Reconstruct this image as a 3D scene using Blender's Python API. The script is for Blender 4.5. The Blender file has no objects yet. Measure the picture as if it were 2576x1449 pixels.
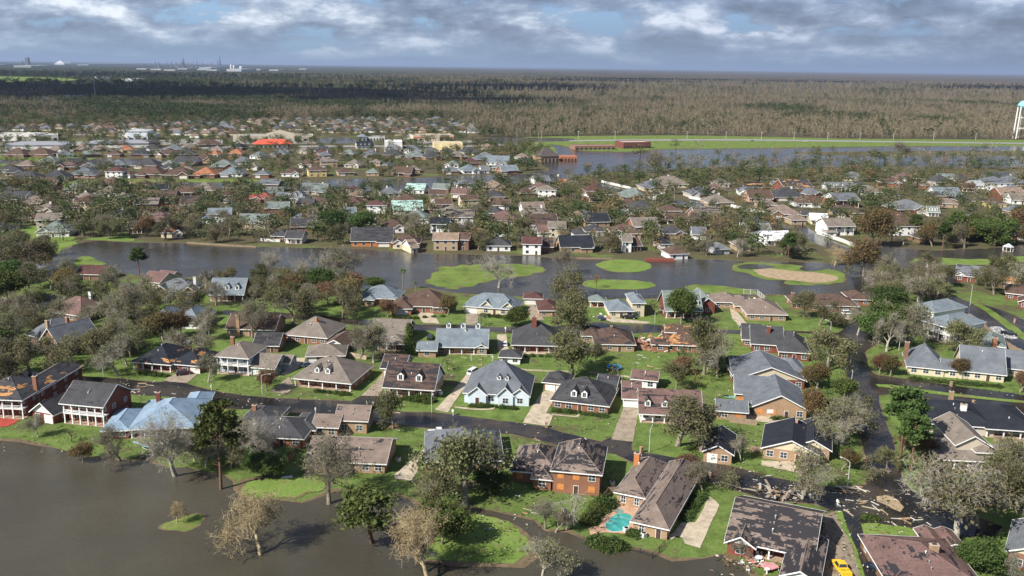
import bpy, math, random
import numpy as np
from mathutils import Vector, Matrix
from math import radians, sin, cos, tan, atan2, pi, hypot

SC = bpy.context.scene
COL = SC.collection
# ------------------------------------------------------------------ camera
F_PX, CX, CY = 2267.0, 1288.0, 724.5        # focal length and centre in 2576x1449 photograph units
CAM_H = 95.0
PITCH = radians(13.82)
ROLL = radians(0.756)
_F = Vector((0, cos(PITCH), -sin(PITCH)))
_U0 = Vector((0, sin(PITCH), cos(PITCH)))
_R0 = Vector((1, 0, 0))
_R = _R0*cos(ROLL) + _U0*sin(ROLL)
_U = _U0*cos(ROLL) - _R0*sin(ROLL)
cam_d = bpy.data.cameras.new("camera")
cam = bpy.data.objects.new("camera", cam_d); COL.objects.link(cam)
cam_d.sensor_width = 36.0
cam_d.lens = F_PX/2576.0*36.0
cam_d.clip_start = 1.0; cam_d.clip_end = 200000.0
M = Matrix((( _R.x, _U.x, -_F.x, 0), (_R.y, _U.y, -_F.y, 0), (_R.z, _U.z, -_F.z, CAM_H), (0, 0, 0, 1)))
cam.matrix_world = M
SC.camera = cam

def G(x, y, z=0.0):
    """point of the ground (height z) seen at x, y of the photograph"""
    d = _F*F_PX + _R*(x-CX) - _U*(y-CY)
    t = (z-CAM_H)/d.z
    return Vector((d.x*t, d.y*t, z))
def T(i, j, u, v):
    """tile coordinates of a 4x4 enlargement -> photograph units"""
    return (644*i+u/4.0, 362.25*j+v/4.0)

# ------------------------------------------------------------------ light
SUN_EL, SUN_AZ = radians(40), radians(233)     # azimuth clockwise from +Y (view direction): behind the left shoulder
sun_d = bpy.data.lights.new("sun", 'SUN'); sun = bpy.data.objects.new("sun", sun_d); COL.objects.link(sun)
sun_d.energy = 4.8; sun_d.angle = radians(0.53); sun_d.color = (1.0, 0.955, 0.88)
sdir = Vector((sin(SUN_AZ)*cos(SUN_EL), cos(SUN_AZ)*cos(SUN_EL), sin(SUN_EL)))
sun.rotation_euler = sdir.to_track_quat('Z', 'Y').to_euler()

# ------------------------------------------------------------------ node helpers
class NT:
    def __init__(s, tree): s.t = tree; s.n = tree.nodes; s.l = tree.links
    def add(s, typ, **kw):
        n = s.n.new(typ)
        for k, v in kw.items():
            if k.startswith('i_'):
                key = k[2:]
                key = int(key) if key.isdigit() else key.replace('_', ' ')
                if isinstance(v, bpy.types.NodeSocket): s.l.new(v, n.inputs[key])
                else: n.inputs[key].default_value = v
            else: setattr(n, k, v)
        return n
    def link(s, a, b): s.l.new(a, b)
    def math(s, op, a, b=None, c=None, clamp=False):
        n = s.n.new('ShaderNodeMath'); n.operation = op; n.use_clamp = clamp
        for i, v in enumerate((a, b, c)):
            if v is None: continue
            if isinstance(v, bpy.types.NodeSocket): s.l.new(v, n.inputs[i])
            else: n.inputs[i].default_value = v
        return n.outputs[0]
    def mix(s, fac, a, b, blend='MIX'):
        n = s.n.new('ShaderNodeMix'); n.data_type = 'RGBA'; n.blend_type = blend
        for k, v in ((0, fac), (6, a), (7, b)):
            if isinstance(v, bpy.types.NodeSocket): s.l.new(v, n.inputs[k])
            else: n.inputs[k].default_value = v if k == 0 else (tuple(v)+(1,) if len(v) == 3 else v)
        return n.outputs[2]
    def ramp(s, fac, stops, interp='LINEAR'):
        n = s.n.new('ShaderNodeValToRGB'); n.color_ramp.interpolation = interp
        cr = n.color_ramp
        while len(cr.elements) < len(stops): cr.elements.new(0.5)
        for e, (p, c) in zip(cr.elements, stops):
            e.position = p; e.color = tuple(c)+(1,) if len(c) == 3 else c
        s.l.new(fac, n.inputs[0]); return n.outputs[0]
    def noise(s, vec, scale, detail=4, rough=0.55, dim='3D', dist=0.0):
        n = s.n.new('ShaderNodeTexNoise'); n.noise_dimensions = dim
        if vec is not None: s.l.new(vec, n.inputs['Vector'])
        n.inputs['Scale'].default_value = scale; n.inputs['Detail'].default_value = detail
        n.inputs['Roughness'].default_value = rough; n.inputs['Distortion'].default_value = dist
        return n.outputs['Fac']
    def scale(s, vec, sc, loc=(0, 0, 0)):
        n = s.n.new('ShaderNodeMapping'); s.l.new(vec, n.inputs[0]); n.inputs['Scale'].default_value = sc
        n.inputs['Location'].default_value = loc; return n.outputs[0]
def g3(v): return (v, v, v)

# ------------------------------------------------------------------ sky
world = bpy.data.worlds.new("World"); SC.world = world; world.use_nodes = True
w = NT(world.node_tree); w.n.clear()
sky = w.add('ShaderNodeTexSky', sky_type='NISHITA', sun_disc=False, sun_elevation=SUN_EL, sun_rotation=SUN_AZ,
            altitude=100, air_density=1.0, dust_density=1.0, ozone_density=1.5)
tc = w.add('ShaderNodeTexCoord')
sep = w.add('ShaderNodeSeparateXYZ'); w.link(tc.outputs['Generated'], sep.inputs[0])
X, Y, Z = sep.outputs
zc = w.math('MAXIMUM', Z, 0.0)
az = w.math('ARCTAN2', X, Y)
# cloud layers: flat sheet seen in perspective, plus billows
cmb2 = w.add('ShaderNodeCombineXYZ'); w.link(w.math('MULTIPLY', az, 17.0), cmb2.inputs[0])
zz = w.math('POWER', zc, 0.85); w.link(w.math('MULTIPLY', zz, 30.0), cmb2.inputs[1])
p0 = cmb2.outputs[0]
n1 = w.noise(p0, 0.7, 14, 0.6, dist=0.1)
n1b = w.noise(w.scale(p0, (1, 1, 1), (.1, .85, 0)), 0.7, 14, 0.6, dist=0.1)      # the same billows a little higher: lit tops, grey bases
n4 = w.noise(w.scale(p0, (.45, 1.3, 1), (7, 2, 0)), 0.5, 4, 0.5)
fade = w.math('MULTIPLY', zc, 26.0, clamp=True)          # cumulus thins out towards the horizon
cov = w.ramp(w.math('ADD', n1, w.math('MULTIPLY', w.math('SUBTRACT', n4, 0.5), 0.5)), [(0.36, g3(0)), (0.46, g3(1))])
lit = w.math('MULTIPLY_ADD', w.math('SUBTRACT', n1, n1b), 2.0, 0.45)
lit = w.math('ADD', lit, w.math('MULTIPLY', w.math('SUBTRACT', 0.5, n4), 1.5))
shade = w.ramp(lit, [(0.12, (0.115, 0.145, 0.235)), (0.38, (0.19, 0.24, 0.365)), (0.60, (0.32, 0.385, 0.51)), (0.90, (0.72, 0.77, 0.86))])
clear = w.ramp(zc, [(0.0, (0.215, 0.32, 0.47)), (0.03, (0.21, 0.335, 0.51)), (0.075, (0.25, 0.41, 0.64)), (0.4, (0.08, 0.17, 0.42))])
side = w.ramp(w.math('MULTIPLY_ADD', az, 0.8, 0.5), [(0.25, g3(1.12)), (0.85, (0.74, 0.76, 0.86))])     # heavier cloud to the right
vis = w.mix(w.math('MULTIPLY', cov, fade), clear, shade)
vis = w.mix(1.0, vis, side, 'MULTIPLY')
high = w.ramp(zc, [(0.12, g3(1)), (0.45, g3(0.62))])       # unseen upper sky dimmed, clouds and gaps alike, to set the fill light
vis = w.mix(1.0, vis, high, 'MULTIPLY')
bg1 = w.add('ShaderNodeBackground', i_Strength=0.05); w.link(w.mix(1.0, sky.outputs[0], (.28, .30, .34), 'MULTIPLY'), bg1.inputs[0])
bg2 = w.add('ShaderNodeBackground', i_Strength=0.66); w.link(vis, bg2.inputs[0])
ads = w.add('ShaderNodeAddShader'); w.link(bg1.outputs[0], ads.inputs[0]); w.link(bg2.outputs[0], ads.inputs[1])
out = w.add('ShaderNodeOutputWorld'); w.link(ads.outputs[0], out.inputs[0])

SC.view_settings.view_transform = 'Standard'; SC.view_settings.look = 'None'
SC.view_settings.exposure = 0.62; SC.view_settings.gamma = 1.0
SC.render.engine = 'CYCLES'
SC.cycles.max_bounces = 5; SC.cycles.transparent_max_bounces = 6; SC.cycles.volume_bounces = 0
SC.cycles.diffuse_bounces = 2; SC.cycles.glossy_bounces = 2

# ------------------------------------------------------------------ materials
MATS = {}
def newmat(name):
    m = bpy.data.materials.new(name); m.use_nodes = True
    t = NT(m.node_tree); t.n.clear()
    b = t.add('ShaderNodeBsdfPrincipled'); o = t.add('ShaderNodeOutputMaterial'); t.link(b.outputs[0], o.inputs[0])
    return m, t, b
def setc(t, b, col, rough=0.8, spec=0.3):
    if isinstance(col, bpy.types.NodeSocket): t.link(col, b.inputs['Base Color'])
    else: b.inputs['Base Color'].default_value = tuple(col)+(1,)
    b.inputs['Roughness'].default_value = rough
    b.inputs['Specular IOR Level'].default_value = spec
def paint(name, col, rough=0.6, var=0.12, scale=1.5, spec=0.3, metal=0.0):
    key = ('paint', name, tuple(col))
    if key in MATS: return MATS[key]
    m, t, b = newmat(name)
    tcn = t.add('ShaderNodeTexCoord')
    n = t.noise(tcn.outputs['Object'], scale, 5, 0.6)
    lo = tuple(c*(1-var) for c in col); hi = tuple(min(1, c*(1+var)) for c in col)
    setc(t, b, t.ramp(n, [(0.3, lo), (0.7, hi)]), rough, spec)
    b.inputs['Metallic'].default_value = metal
    MATS[key] = m; return m
ROOFC = dict(charcoal=(.062, .062, .066), black=(.024, .027, .035), taupe=(.19, .16, .135), brown=(.105, .068, .052), grey=(.15, .16, .17),
    slate=(.135, .147, .165), bluegrey=(.17, .2, .225), greengrey=(.17, .2, .185), maroon=(.10, .05, .045), mauve=(.16, .10, .088), red=(.26, .07, .05),
    orange=(.33, .145, .08), mint=(.36, .52, .46), blue=(.22, .30, .38), pale=(.36, .38, .40), tan=(.26, .19, .14), mauvetaupe=(.2, .155, .13), white=(.7, .7, .7))
def roofmat(c, miss=0.0, orange=0.0, seed=0):
    """weathered asphalt shingle: courses, mottling, torn patches down to felt, bare plywood"""
    key = ('roof', c, miss, orange, seed)
    if key in MATS: return MATS[key]
    col = ROOFC[c]
    m, t, b = newmat('shingle_'+c)
    tcn = t.add('ShaderNodeTexCoord'); ob = tcn.outputs['Object']
    a = t.noise(t.scale(ob, (1, 1, 1), (seed*3.7, seed, 0)), 0.35, 5, 0.6)
    f = t.noise(t.scale(ob, (1, 1, 5)), 2.2, 3, 0.7)
    base = t.ramp(a, [(0.3, tuple(x*.78 for x in col)), (0.7, tuple(x*1.22 for x in col))])
    base = t.mix(0.55, base, t.ramp(f, [(0.3, g3(.55)), (0.5, g3(1)), (0.72, g3(1.5))]), 'MULTIPLY')
    sepo = t.add('ShaderNodeSeparateXYZ'); t.link(ob, sepo.inputs[0])
    crs = t.math('FRACT', t.math('MULTIPLY', sepo.outputs[2], 3.1))
    base = t.mix(0.35, base, t.ramp(crs, [(0, g3(.55)), (.25, g3(1))]), 'MULTIPLY')
    if miss > 0:
        # quantise height into courses so that tears follow the rows
        zq = t.math('SNAP', sepo.outputs[2], 0.17); xq = t.math('SNAP', sepo.outputs[0], 0.3); yq = t.math('SNAP', sepo.outputs[1], 0.3)
        cb = t.add('ShaderNodeCombineXYZ'); t.link(xq, cb.inputs[0]); t.link(yq, cb.inputs[1]); t.link(t.math('MULTIPLY', zq, 3.0), cb.inputs[2])
        pn = t.noise(t.scale(cb.outputs[0], (.5, .5, 1.7), (seed*11.3, seed*5.1, seed)), 0.3, 7, 0.7)
        th = 0.64-miss*0.28
        mask = t.ramp(pn, [(th, g3(0)), (th+0.004, g3(1))])
        base = t.mix(mask, base, t.mix(.5, (.028, .028, .034), (.045, .04, .042)))
        if orange > 0:
            on = t.noise(t.scale(cb.outputs[0], (.6, .6, 1.2), (seed*7.1+31, 9, seed)), 0.24, 5, 0.6)
            th = 0.62-orange*0.24
            mask = t.ramp(on, [(th, g3(0)), (th+0.004, g3(1))])
            base = t.mix(mask, base, t.mix(t.ramp(t.noise(ob, 1.3, 3, .6), [(.4, g3(0)), (.6, g3(1))]), (.40, .19, .075), (.50, .27, .11)))
    setc(t, b, base, 0.9, 0.15)
    MATS[key] = m; return m
WALLC = dict(brick=(.26, .125, .075), redbrick=(.19, .065, .045), tanbrick=(.36, .24, .15), brown=(.2, .12, .075), white=(.78, .78, .76), cream=(.62, .54, .38),
    bluewhite=(.6, .68, .74), grey=(.42, .42, .42), beige=(.52, .46, .38), tan=(.42, .31, .2), yellow=(.62, .5, .22), pink=(.5, .3, .24), orange=(.5, .19, .07), greyblue=(.38, .46, .52))
def wallmat(c):
    key = ('wall', c)
    if key in MATS: return MATS[key]
    col = WALLC[c]; m, t, b = newmat('wall_'+c)
    tcn = t.add('ShaderNodeTexCoord'); ob = tcn.outputs['Object']
    if 'brick' in c or c == 'brown':
        n = t.noise(t.scale(ob, (1, 1, 2.2)), 3.2, 3, 0.8); n2 = t.noise(ob, 0.4, 3, 0.6)
        base = t.ramp(n, [(0.3, tuple(x*.55 for x in col)), (0.5, col), (0.7, tuple(min(1, x*1.6) for x in col))])
        base = t.mix(0.5, base, t.ramp(n2, [(.3, g3(.7)), (.7, g3(1.2))]), 'MULTIPLY')
    else:
        so = t.add('ShaderNodeSeparateXYZ'); t.link(ob, so.inputs[0])
        fr = t.math('FRACT', t.math('MULTIPLY', so.outputs[2], 4.0))
        base = t.mix(0.5, col, t.ramp(fr, [(0, g3(.72)), (.2, g3(1))]), 'MULTIPLY')
        n2 = t.noise(ob, 0.6, 4, 0.6); base = t.mix(0.4, base, t.ramp(n2, [(.3, g3(.75)), (.7, g3(1.1))]), 'MULTIPLY')
    setc(t, b, base, 0.85, 0.2)
    MATS[key] = m; return m
def glass():
    if 'glass' in MATS: return MATS['glass']
    m, t, b = newmat('window_glass')
    setc(t, b, (.035, .045, .055), 0.12, 0.6); MATS['glass'] = m; return m
WHITE = paint('white_trim', (.8, .8, .78), 0.5, 0.08)
WOODORANGE = paint('plywood', (.55, .22, .07), 0.8, 0.25)
GARAGE = paint('garage_door_paint', (.74, .73, .68), 0.5, 0.06)
BARK = paint('bark_grey', (.23, .20, .155), 0.9, 0.35, 3)
BARKPALE = paint('bark_pale', (.36, .33, .27), 0.9, 0.3, 2)
BARKTAN = paint('bark_tan', (.42, .34, .2), 0.9, 0.3, 2)
BARKRED = paint('bark_red', (.16, .09, .06), 0.9, 0.3, 2)
CONC = None
def concrete(col=(.5, .42, .32), name='concrete'):
    key = ('conc', name, col)
    if key in MATS: return MATS[key]
    m, t, b = newmat(name); g = t.add('ShaderNodeNewGeometry'); p = g.outputs['Position']
    n = t.noise(p, 0.5, 7, 0.65); n2 = t.noise(p, 2.3, 4, 0.8)
    c = t.ramp(n, [(.32, tuple(x*.6 for x in col)), (.55, col), (.75, tuple(min(1, x*1.12) for x in col))])
    c = t.mix(t.ramp(n2, [(.62, g3(0)), (.68, g3(.8))]), c, (.09, .06, .035))
    setc(t, b, c, 0.9, 0.2); MATS[key] = m; return m
def leafmat(name, cols, hue=0.06, trans=0.25):
    m, t, b = newmat(name)
    g = t.add('ShaderNodeNewGeometry'); oi = t.add('ShaderNodeObjectInfo')
    c = t.ramp(g.outputs['Random Per Island'], [(i/(len(cols)-1), k) for i, k in enumerate(cols)])
    hs = t.add('ShaderNodeHueSaturation'); t.link(c, hs.inputs['Color'])
    t.link(t.math('MULTIPLY_ADD', oi.outputs['Random'], hue, 0.5-hue/2), hs.inputs['Hue'])
    t.link(t.math('MULTIPLY_ADD', t.math('FRACT', t.math('MULTIPLY', oi.outputs['Random'], 7.31)), 0.6, 0.7), hs.inputs['Value'])
    setc(t, b, hs.outputs[0], 0.7, 0.15)
    tr = t.add('ShaderNodeBsdfTranslucent'); t.link(hs.outputs[0], tr.inputs[0])
    mx = t.add('ShaderNodeMixShader', i_0=trans); t.link(b.outputs[0], mx.inputs[1]); t.link(tr.outputs[0], mx.inputs[2])
    o = [n for n in t.n if n.type == 'OUTPUT_MATERIAL'][0]; t.link(mx.outputs[0], o.inputs[0])
    return m
LEAF_OAK = leafmat('leaf_oak', [(.10, .105, .042), (.155, .148, .068), (.215, .195, .105), (.08, .10, .03)])
LEAF_GREEN = leafmat('leaf_green', [(.045, .075, .018), (.08, .12, .03), (.12, .16, .045), (.05, .075, .022)])
LEAF_PINE = leafmat('leaf_pine', [(.05, .08, .02), (.08, .115, .03), (.11, .14, .045)])
LEAF_RUST = leafmat('leaf_rust', [(.17, .10, .045), (.25, .155, .075), (.12, .085, .04), (.12, .11, .05)])
LEAF_BRIGHT = leafmat('leaf_bright', [(.07, .13, .03), (.12, .20, .05), (.06, .10, .02)])
LEAF_SILVER = leafmat('leaf_silver', [(.17, .18, .14), (.25, .25, .2), (.13, .14, .09)])
LEAF_OLIVE = leafmat('leaf_olive', [(.11, .12, .045), (.17, .17, .07), (.09, .1, .035)])

# ------------------------------------------------------------------ object helpers
def ob_mesh(name, verts, faces, mats, parent=None, mi=None, smooth=False):
    me = bpy.data.meshes.new(name); me.from_pydata([tuple(v) for v in verts], [], faces)
    if not isinstance(mats, (list, tuple)): mats = [mats]
    for m in mats: me.materials.append(m)
    if mi is not None: me.polygons.foreach_set('material_index', mi)
    if smooth: me.polygons.foreach_set('use_smooth', [True]*len(me.polygons))
    o = bpy.data.objects.new(name, me); COL.objects.link(o)
    if parent: o.parent = parent
    return o
def np_mesh(name, V, Fq, mats, mi=None):
    """fast quad mesh from numpy arrays"""
    me = bpy.data.meshes.new(name)
    V = np.asarray(V, np.float32); Fq = np.asarray(Fq, np.int32); nf, k = Fq.shape
    me.vertices.add(len(V)); me.vertices.foreach_set('co', V.ravel())
    me.loops.add(nf*k); me.loops.foreach_set('vertex_index', Fq.ravel())
    me.polygons.add(nf); me.polygons.foreach_set('loop_start', np.arange(0, nf*k, k, dtype=np.int32))
    me.polygons.foreach_set('loop_total', np.full(nf, k, np.int32))
    if not isinstance(mats, (list, tuple)): mats = [mats]
    for m in mats: me.materials.append(m)
    if mi is not None: me.polygons.foreach_set('material_index', np.asarray(mi, np.int32))
    me.update(calc_edges=True); me.validate()
    return me
def empty(name, loc, rz=0.0):
    o = bpy.data.objects.new(name, None); COL.objects.link(o); o.location = loc; o.rotation_euler = (0, 0, rz)
    o.empty_display_size = 0.5
    return o
def tag(o, label=None, cat=None, group=None, kind=None):
    if label: o['label'] = label
    if cat: o['category'] = cat
    if group: o['group'] = group
    if kind: o['kind'] = kind
    return o
class MB:
    """collects boxes, prisms and tubes into one mesh"""
    def __init__(s): s.v = []; s.f = []; s.m = []
    def face(s, pts, m=0):
        n = len(s.v); s.v += [tuple(p) for p in pts]; s.f.append(tuple(range(n, n+len(pts)))); s.m.append(m)
    def box(s, x0, x1, y0, y1, z0, z1, m=0, xf=None):
        P = [(x0, y0, z0), (x1, y0, z0), (x1, y1, z0), (x0, y1, z0), (x0, y0, z1), (x1, y0, z1), (x1, y1, z1), (x0, y1, z1)]
        if xf: P = [xf(p) for p in P]
        n = len(s.v); s.v += P
        for q in ((0, 3, 2, 1), (4, 5, 6, 7), (0, 1, 5, 4), (1, 2, 6, 5), (2, 3, 7, 6), (3, 0, 4, 7)):
            s.f.append(tuple(n+i for i in q)); s.m.append(m)
    def poly(s, bottom, top, m=0):
        k = len(bottom); n = len(s.v); s.v += [tuple(p) for p in bottom]+[tuple(p) for p in top]
        s.f.append(tuple(n+i for i in reversed(range(k)))); s.m.append(m)
        s.f.append(tuple(n+k+i for i in range(k))); s.m.append(m)
        for i in range(k):
            j = (i+1) % k; s.f.append((n+i, n+j, n+k+j, n+k+i)); s.m.append(m)
    def tube(s, p, q, r0, r1, k=8, m=0):
        p = Vector(p); q = Vector(q); d = (q-p)
        if d.length < 1e-6: return
        d.normalize(); a = d.orthogonal().normalized(); b = d.cross(a)
        s.poly([p+(a*cos(2*pi*i/k)+b*sin(2*pi*i/k))*r0 for i in range(k)], [q+(a*cos(2*pi*i/k)+b*sin(2*pi*i/k))*r1 for i in range(k)], m)
    def build(s, name, mats, parent=None, smooth=False):
        if not s.f: return None
        return ob_mesh(name, s.v, s.f, mats, parent, s.m, smooth)
rng = random.Random(7)
# ================================================================== ground, water, roads
def ground_mat():
    m, t, b = newmat('lawn_and_mud')
    g = t.add('ShaderNodeNewGeometry'); p = g.outputs['Position']
    s = t.add('ShaderNodeSeparateXYZ'); t.link(p, s.inputs[0])
    nb = t.noise(p, 0.035, 6, 0.6); nm = t.noise(p, 0.22, 6, 0.65); nf = t.noise(p, 1.6, 5, 0.75); nl = t.noise(p, 0.012, 3, 0.5)
    grass = t.ramp(nm, [(.30, (.075, .10, .028)), (.5, (.125, .185, .045)), (.72, (.19, .25, .07))])
    grass = t.mix(.75, grass, t.ramp(nf, [(.3, g3(.55)), (.5, g3(1)), (.75, g3(1.3))]), 'MULTIPLY')
    mud = t.ramp(nf, [(.3, (.06, .045, .028)), (.55, (.13, .10, .065)), (.75, (.20, .16, .10))])
    # litter of torn leaves and twigs lies thicker in the older streets further off
    k = t.add('ShaderNodeMapRange', i_From_Min=330.0, i_From_Max=470.0, i_To_Min=0.0, i_To_Max=0.13); t.link(s.outputs[1], k.inputs[0])
    mask = t.ramp(t.math('ADD', t.math('ADD', t.math('MULTIPLY', nb, .55), t.math('MULTIPLY', nm, .45)), k.outputs[0]), [(.53, g3(0)), (.60, g3(1))])
    c = t.mix(mask, grass, t.mix(.35, mud, (.07, .08, .03)))
    lit = t.noise(p, 2.6, 3, 0.6)
    c = t.mix(t.ramp(lit, [(.61, g3(0)), (.66, g3(.7))]), c, (.05, .045, .025))
    setc(t, b, c, 0.95, 0.1)
    bp = t.add('ShaderNodeBump', i_Strength=0.5, i_Distance=0.3); t.link(nf, bp.inputs['Height']); t.link(bp.outputs[0], b.inputs['Normal'])
    return m
def grass_mat(name, a, c2, d, patch=0.0):
    m, t, b = newmat(name); g = t.add('ShaderNodeNewGeometry'); p = g.outputs['Position']
    nm = t.noise(p, 0.12, 6, 0.65); nf = t.noise(p, 1.4, 5, 0.75)
    c = t.ramp(nm, [(.32, a), (.5, c2), (.7, d)])
    c = t.mix(.7, c, t.ramp(nf, [(.3, g3(.6)), (.5, g3(1)), (.75, g3(1.25))]), 'MULTIPLY')
    if patch: c = t.mix(t.ramp(t.noise(p, .2, 5, .6), [(.62-patch, g3(0)), (.68-patch, g3(.8))]), c, (.19, .14, .075))
    c = t.mix(t.ramp(t.noise(p, 2.2, 3, .6), [(.62, g3(0)), (.67, g3(.6))]), c, (.06, .06, .03))
    setc(t, b, c, 0.95, 0.1); return m
def water_mat(name, col, bump=0.25, wscale=0.6, mud=0.0, rough=0.12):
    m, t, b = newmat(name); g = t.add('ShaderNodeNewGeometry'); p = g.outputs['Position']
    n0 = t.noise(p, 0.02, 5, 0.6)
    c = t.ramp(n0, [(.35, tuple(x*.8 for x in col)), (.65, tuple(x*1.25 for x in col))])
    if mud:
        n9 = t.noise(p, 0.09, 6, 0.6); c = t.mix(t.ramp(n9, [(.46, g3(0)), (.60, g3(mud))]), c, (.085, .065, .045))
    setc(t, b, c, rough, 0.5); b.inputs['IOR'].default_value = 1.33
    w1 = t.noise(t.scale(p, (1, 2.2, 1)), wscale, 5, 0.65); w2 = t.noise(p, 0.06, 3, 0.6)
    bs = t.math('MULTIPLY', t.ramp(w2, [(.35, g3(.35)), (.7, g3(1))]), w1)
    bp = t.add('ShaderNodeBump', i_Strength=bump, i_Distance=0.35); t.link(bs, bp.inputs['Height']); t.link(bp.outputs[0], b.inputs['Normal'])
    return m
MUD = concrete((.17, .125, .075), 'mud_bank')
SAND = concrete((.40, .30, .19), 'bunker_sand')
GROUND = ground_mat()
FAIRWAY = grass_mat('fairway_grass', (.085, .125, .03), (.14, .20, .045), (.19, .25, .065), 0.04)
BRIGHT = grass_mat('green_grass', (.11, .175, .035), (.155, .23, .05), (.2, .26, .07), 0.04)
LAKE = water_mat('lake_water', (.062, .055, .038), 0.7, 0.7, 0.0, 0.1)
LAGOON = water_mat('lagoon_water', (.045, .042, .034), 0.6, 0.4, 0.0, 0.12)
STREETW = water_mat('street_flood_water', (.020, .019, .019), 0.16, 0.7, 0.55, 0.12)

from mathutils import noise as MN
def smooth_ring(P, step=2.5, amp=0.4, seed=0, curve=True):
    n = len(P); outp = []
    for i in range(n):
        p0, p1, p2, p3 = P[(i-1) % n], P[i], P[(i+1) % n], P[(i+2) % n]
        L = (p2-p1).length; k = max(1, min(40, int(L/step)))
        for a in range(k):
            u = a/k
            if curve:
                q = 0.5*((2*p1)+(p2-p0)*u+(2*p0-5*p1+4*p2-p3)*u*u+(3*p1-p0-3*p2+p3)*u*u*u)
            else: q = p1+(p2-p1)*u
            outp.append(Vector((q.x, q.y, 0)))
    m = len(outp); res = []
    for i in range(m):
        tg = outp[(i+1) % m]-outp[i-1]
        if tg.length < 1e-6: continue
        nrm = Vector((tg.y, -tg.x, 0)).normalized()
        o = MN.noise(Vector((outp[i].x*.23+seed*9, outp[i].y*.23, seed)))*amp*1.6+MN.noise(Vector((outp[i].x*.9+seed*9, outp[i].y*.9, seed)))*amp*.8
        res.append(outp[i]+nrm*o)
    return res
def offset_ring(R, wd, seed=0):
    m = len(R); area = sum(R[i].x*R[(i+1) % m].y-R[(i+1) % m].x*R[i].y for i in range(m))
    sg = 1 if area > 0 else -1; res = []
    for i in range(m):
        tg = R[(i+1) % m]-R[i-1]; nrm = Vector((tg.y, -tg.x, 0)).normalized()*sg
        res.append(R[i]+nrm*wd*(0.45+1.1*MN.noise(Vector((R[i].x*.12+seed, R[i].y*.12, seed)))))
    return res
def sheet(name, ring, z, mat, kind='structure'):
    o = ob_mesh(name, [(p.x, p.y, z) for p in ring], [tuple(range(len(ring)))], mat)
    import bmesh
    bm = bmesh.new(); bm.from_mesh(o.data); bmesh.ops.triangulate(bm, faces=bm.faces[:], ngon_method='EAR_CLIP')
    bmesh.ops.recalc_face_normals(bm, faces=bm.faces[:])
    if sum(f.normal.z*f.calc_area() for f in bm.faces) < 0: bmesh.ops.reverse_faces(bm, faces=bm.faces[:])
    bm.to_mesh(o.data); bm.free()
    return tag(o, kind=kind)
WATERS = []      # rings of (ring, is_water) for tree placement
def area(name, pts, z, mat, step=2.5, amp=0.5, curve=True, bank=0.0, bankz=None, water=None, z0=0.0):
    if name.startswith('green') or name == 'mown_field': amp *= 2.0; step *= .6
    ring = smooth_ring([G(x, y) for x, y in pts], step, amp, len(name)+pts[0][0] % 7, curve)
    if bank: sheet('mud_bank', offset_ring(ring, bank, pts[0][0] % 5), bankz, MUD)
    if water is not None: WATERS.append(([(p.x, p.y) for p in ring], water))
    return sheet(name, ring, z, mat)
def inpoly(x, y, ring):
    c = False; j = len(ring)-1
    for i in range(len(ring)):
        xi, yi = ring[i]; xj, yj = ring[j]
        if (yi > y) != (yj > y) and x < (xj-xi)*(y-yi)/(yj-yi)+xi: c = not c
        j = i
    return c
def is_water(x, y):
    wv = False
    for ring, wat in WATERS:
        if inpoly(x, y, ring): wv = wat
    return wv
EXT = 60000.0
sheet('ground', [Vector((-EXT, -2000, 0)), Vector((EXT, -2000, 0)), Vector((EXT, EXT, 0)), Vector((-EXT, EXT, 0))], 0.0, GROUND)

def tl(i, j, L): return [T(i, j, u, v) for u, v in L]
ZW, ZB, ZI = 0.06, 0.09, 0.12
# south lake and its channel
area('lake_water', [(-200, 1104), (0, 1109), (62, 1114), (120, 1128), (175, 1137), (212, 1150), (300, 1158), (368, 1164), (420, 1178), (470, 1176), (520, 1190),
  (560, 1195), (588, 1212), (585, 1232), (600, 1249), (650, 1258), (700, 1258), (760, 1266), (802, 1252), (841, 1238), (894, 1234), (921, 1238), (969, 1239), (1014, 1252), (1045, 1266), (1100, 1274), (1144, 1273),
  (1200, 1281), (1288, 1296), (1338, 1313), (1370, 1337), (1428, 1341), (1463, 1358), (1500, 1369), (1570, 1379), (1613, 1388), (1645, 1398), (1690, 1411), (1765, 1404), (1815, 1395), (1838, 1404), (1862, 1425),
  (1890, 1449), (1960, 1500), (2000, 1650), (900, 1750), (-500, 1750), (-420, 1300)], ZW, LAKE, 3, 0.7, True, 1.6, 0.03, True)
# golf lagoon
area('lagoon_water', [(130, 662), (146, 638), (175, 622), (200, 612), (250, 606), (325, 610), (437, 612), (550, 620), (644, 622), (744, 623), (869, 625), (969, 631), (1031, 637),
  (1144, 640), (1288, 643), (1413, 650), (1500, 652), (1638, 655), (1738, 652), (1848, 656), (1932, 659), (2057, 660), (2132, 668), (2190, 640), (2206, 620), (2257, 622), (2332, 630), (2432, 627), (2590, 619), (2700, 617),
  (2700, 690), (2590, 705), (2480, 700), (2380, 715), (2300, 725), (2230, 745), (2190, 762), (2120, 757), (2060, 752), (1990, 742), (1932, 740), (1880, 744), (1780, 742), (1720, 736), (1663, 750), (1513, 752), (1400, 752), (1290, 745), (1169, 738), (1100, 728), (1050, 722),
  (960, 736), (900, 727), (880, 722), (760, 714), (690, 719), (640, 702), (530, 698), (437, 699), (362, 698), (325, 689), (225, 681), (150, 684), (125, 674)], ZW, LAGOON, 4, 1.2, True, 1.8, 0.03, True)
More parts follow.
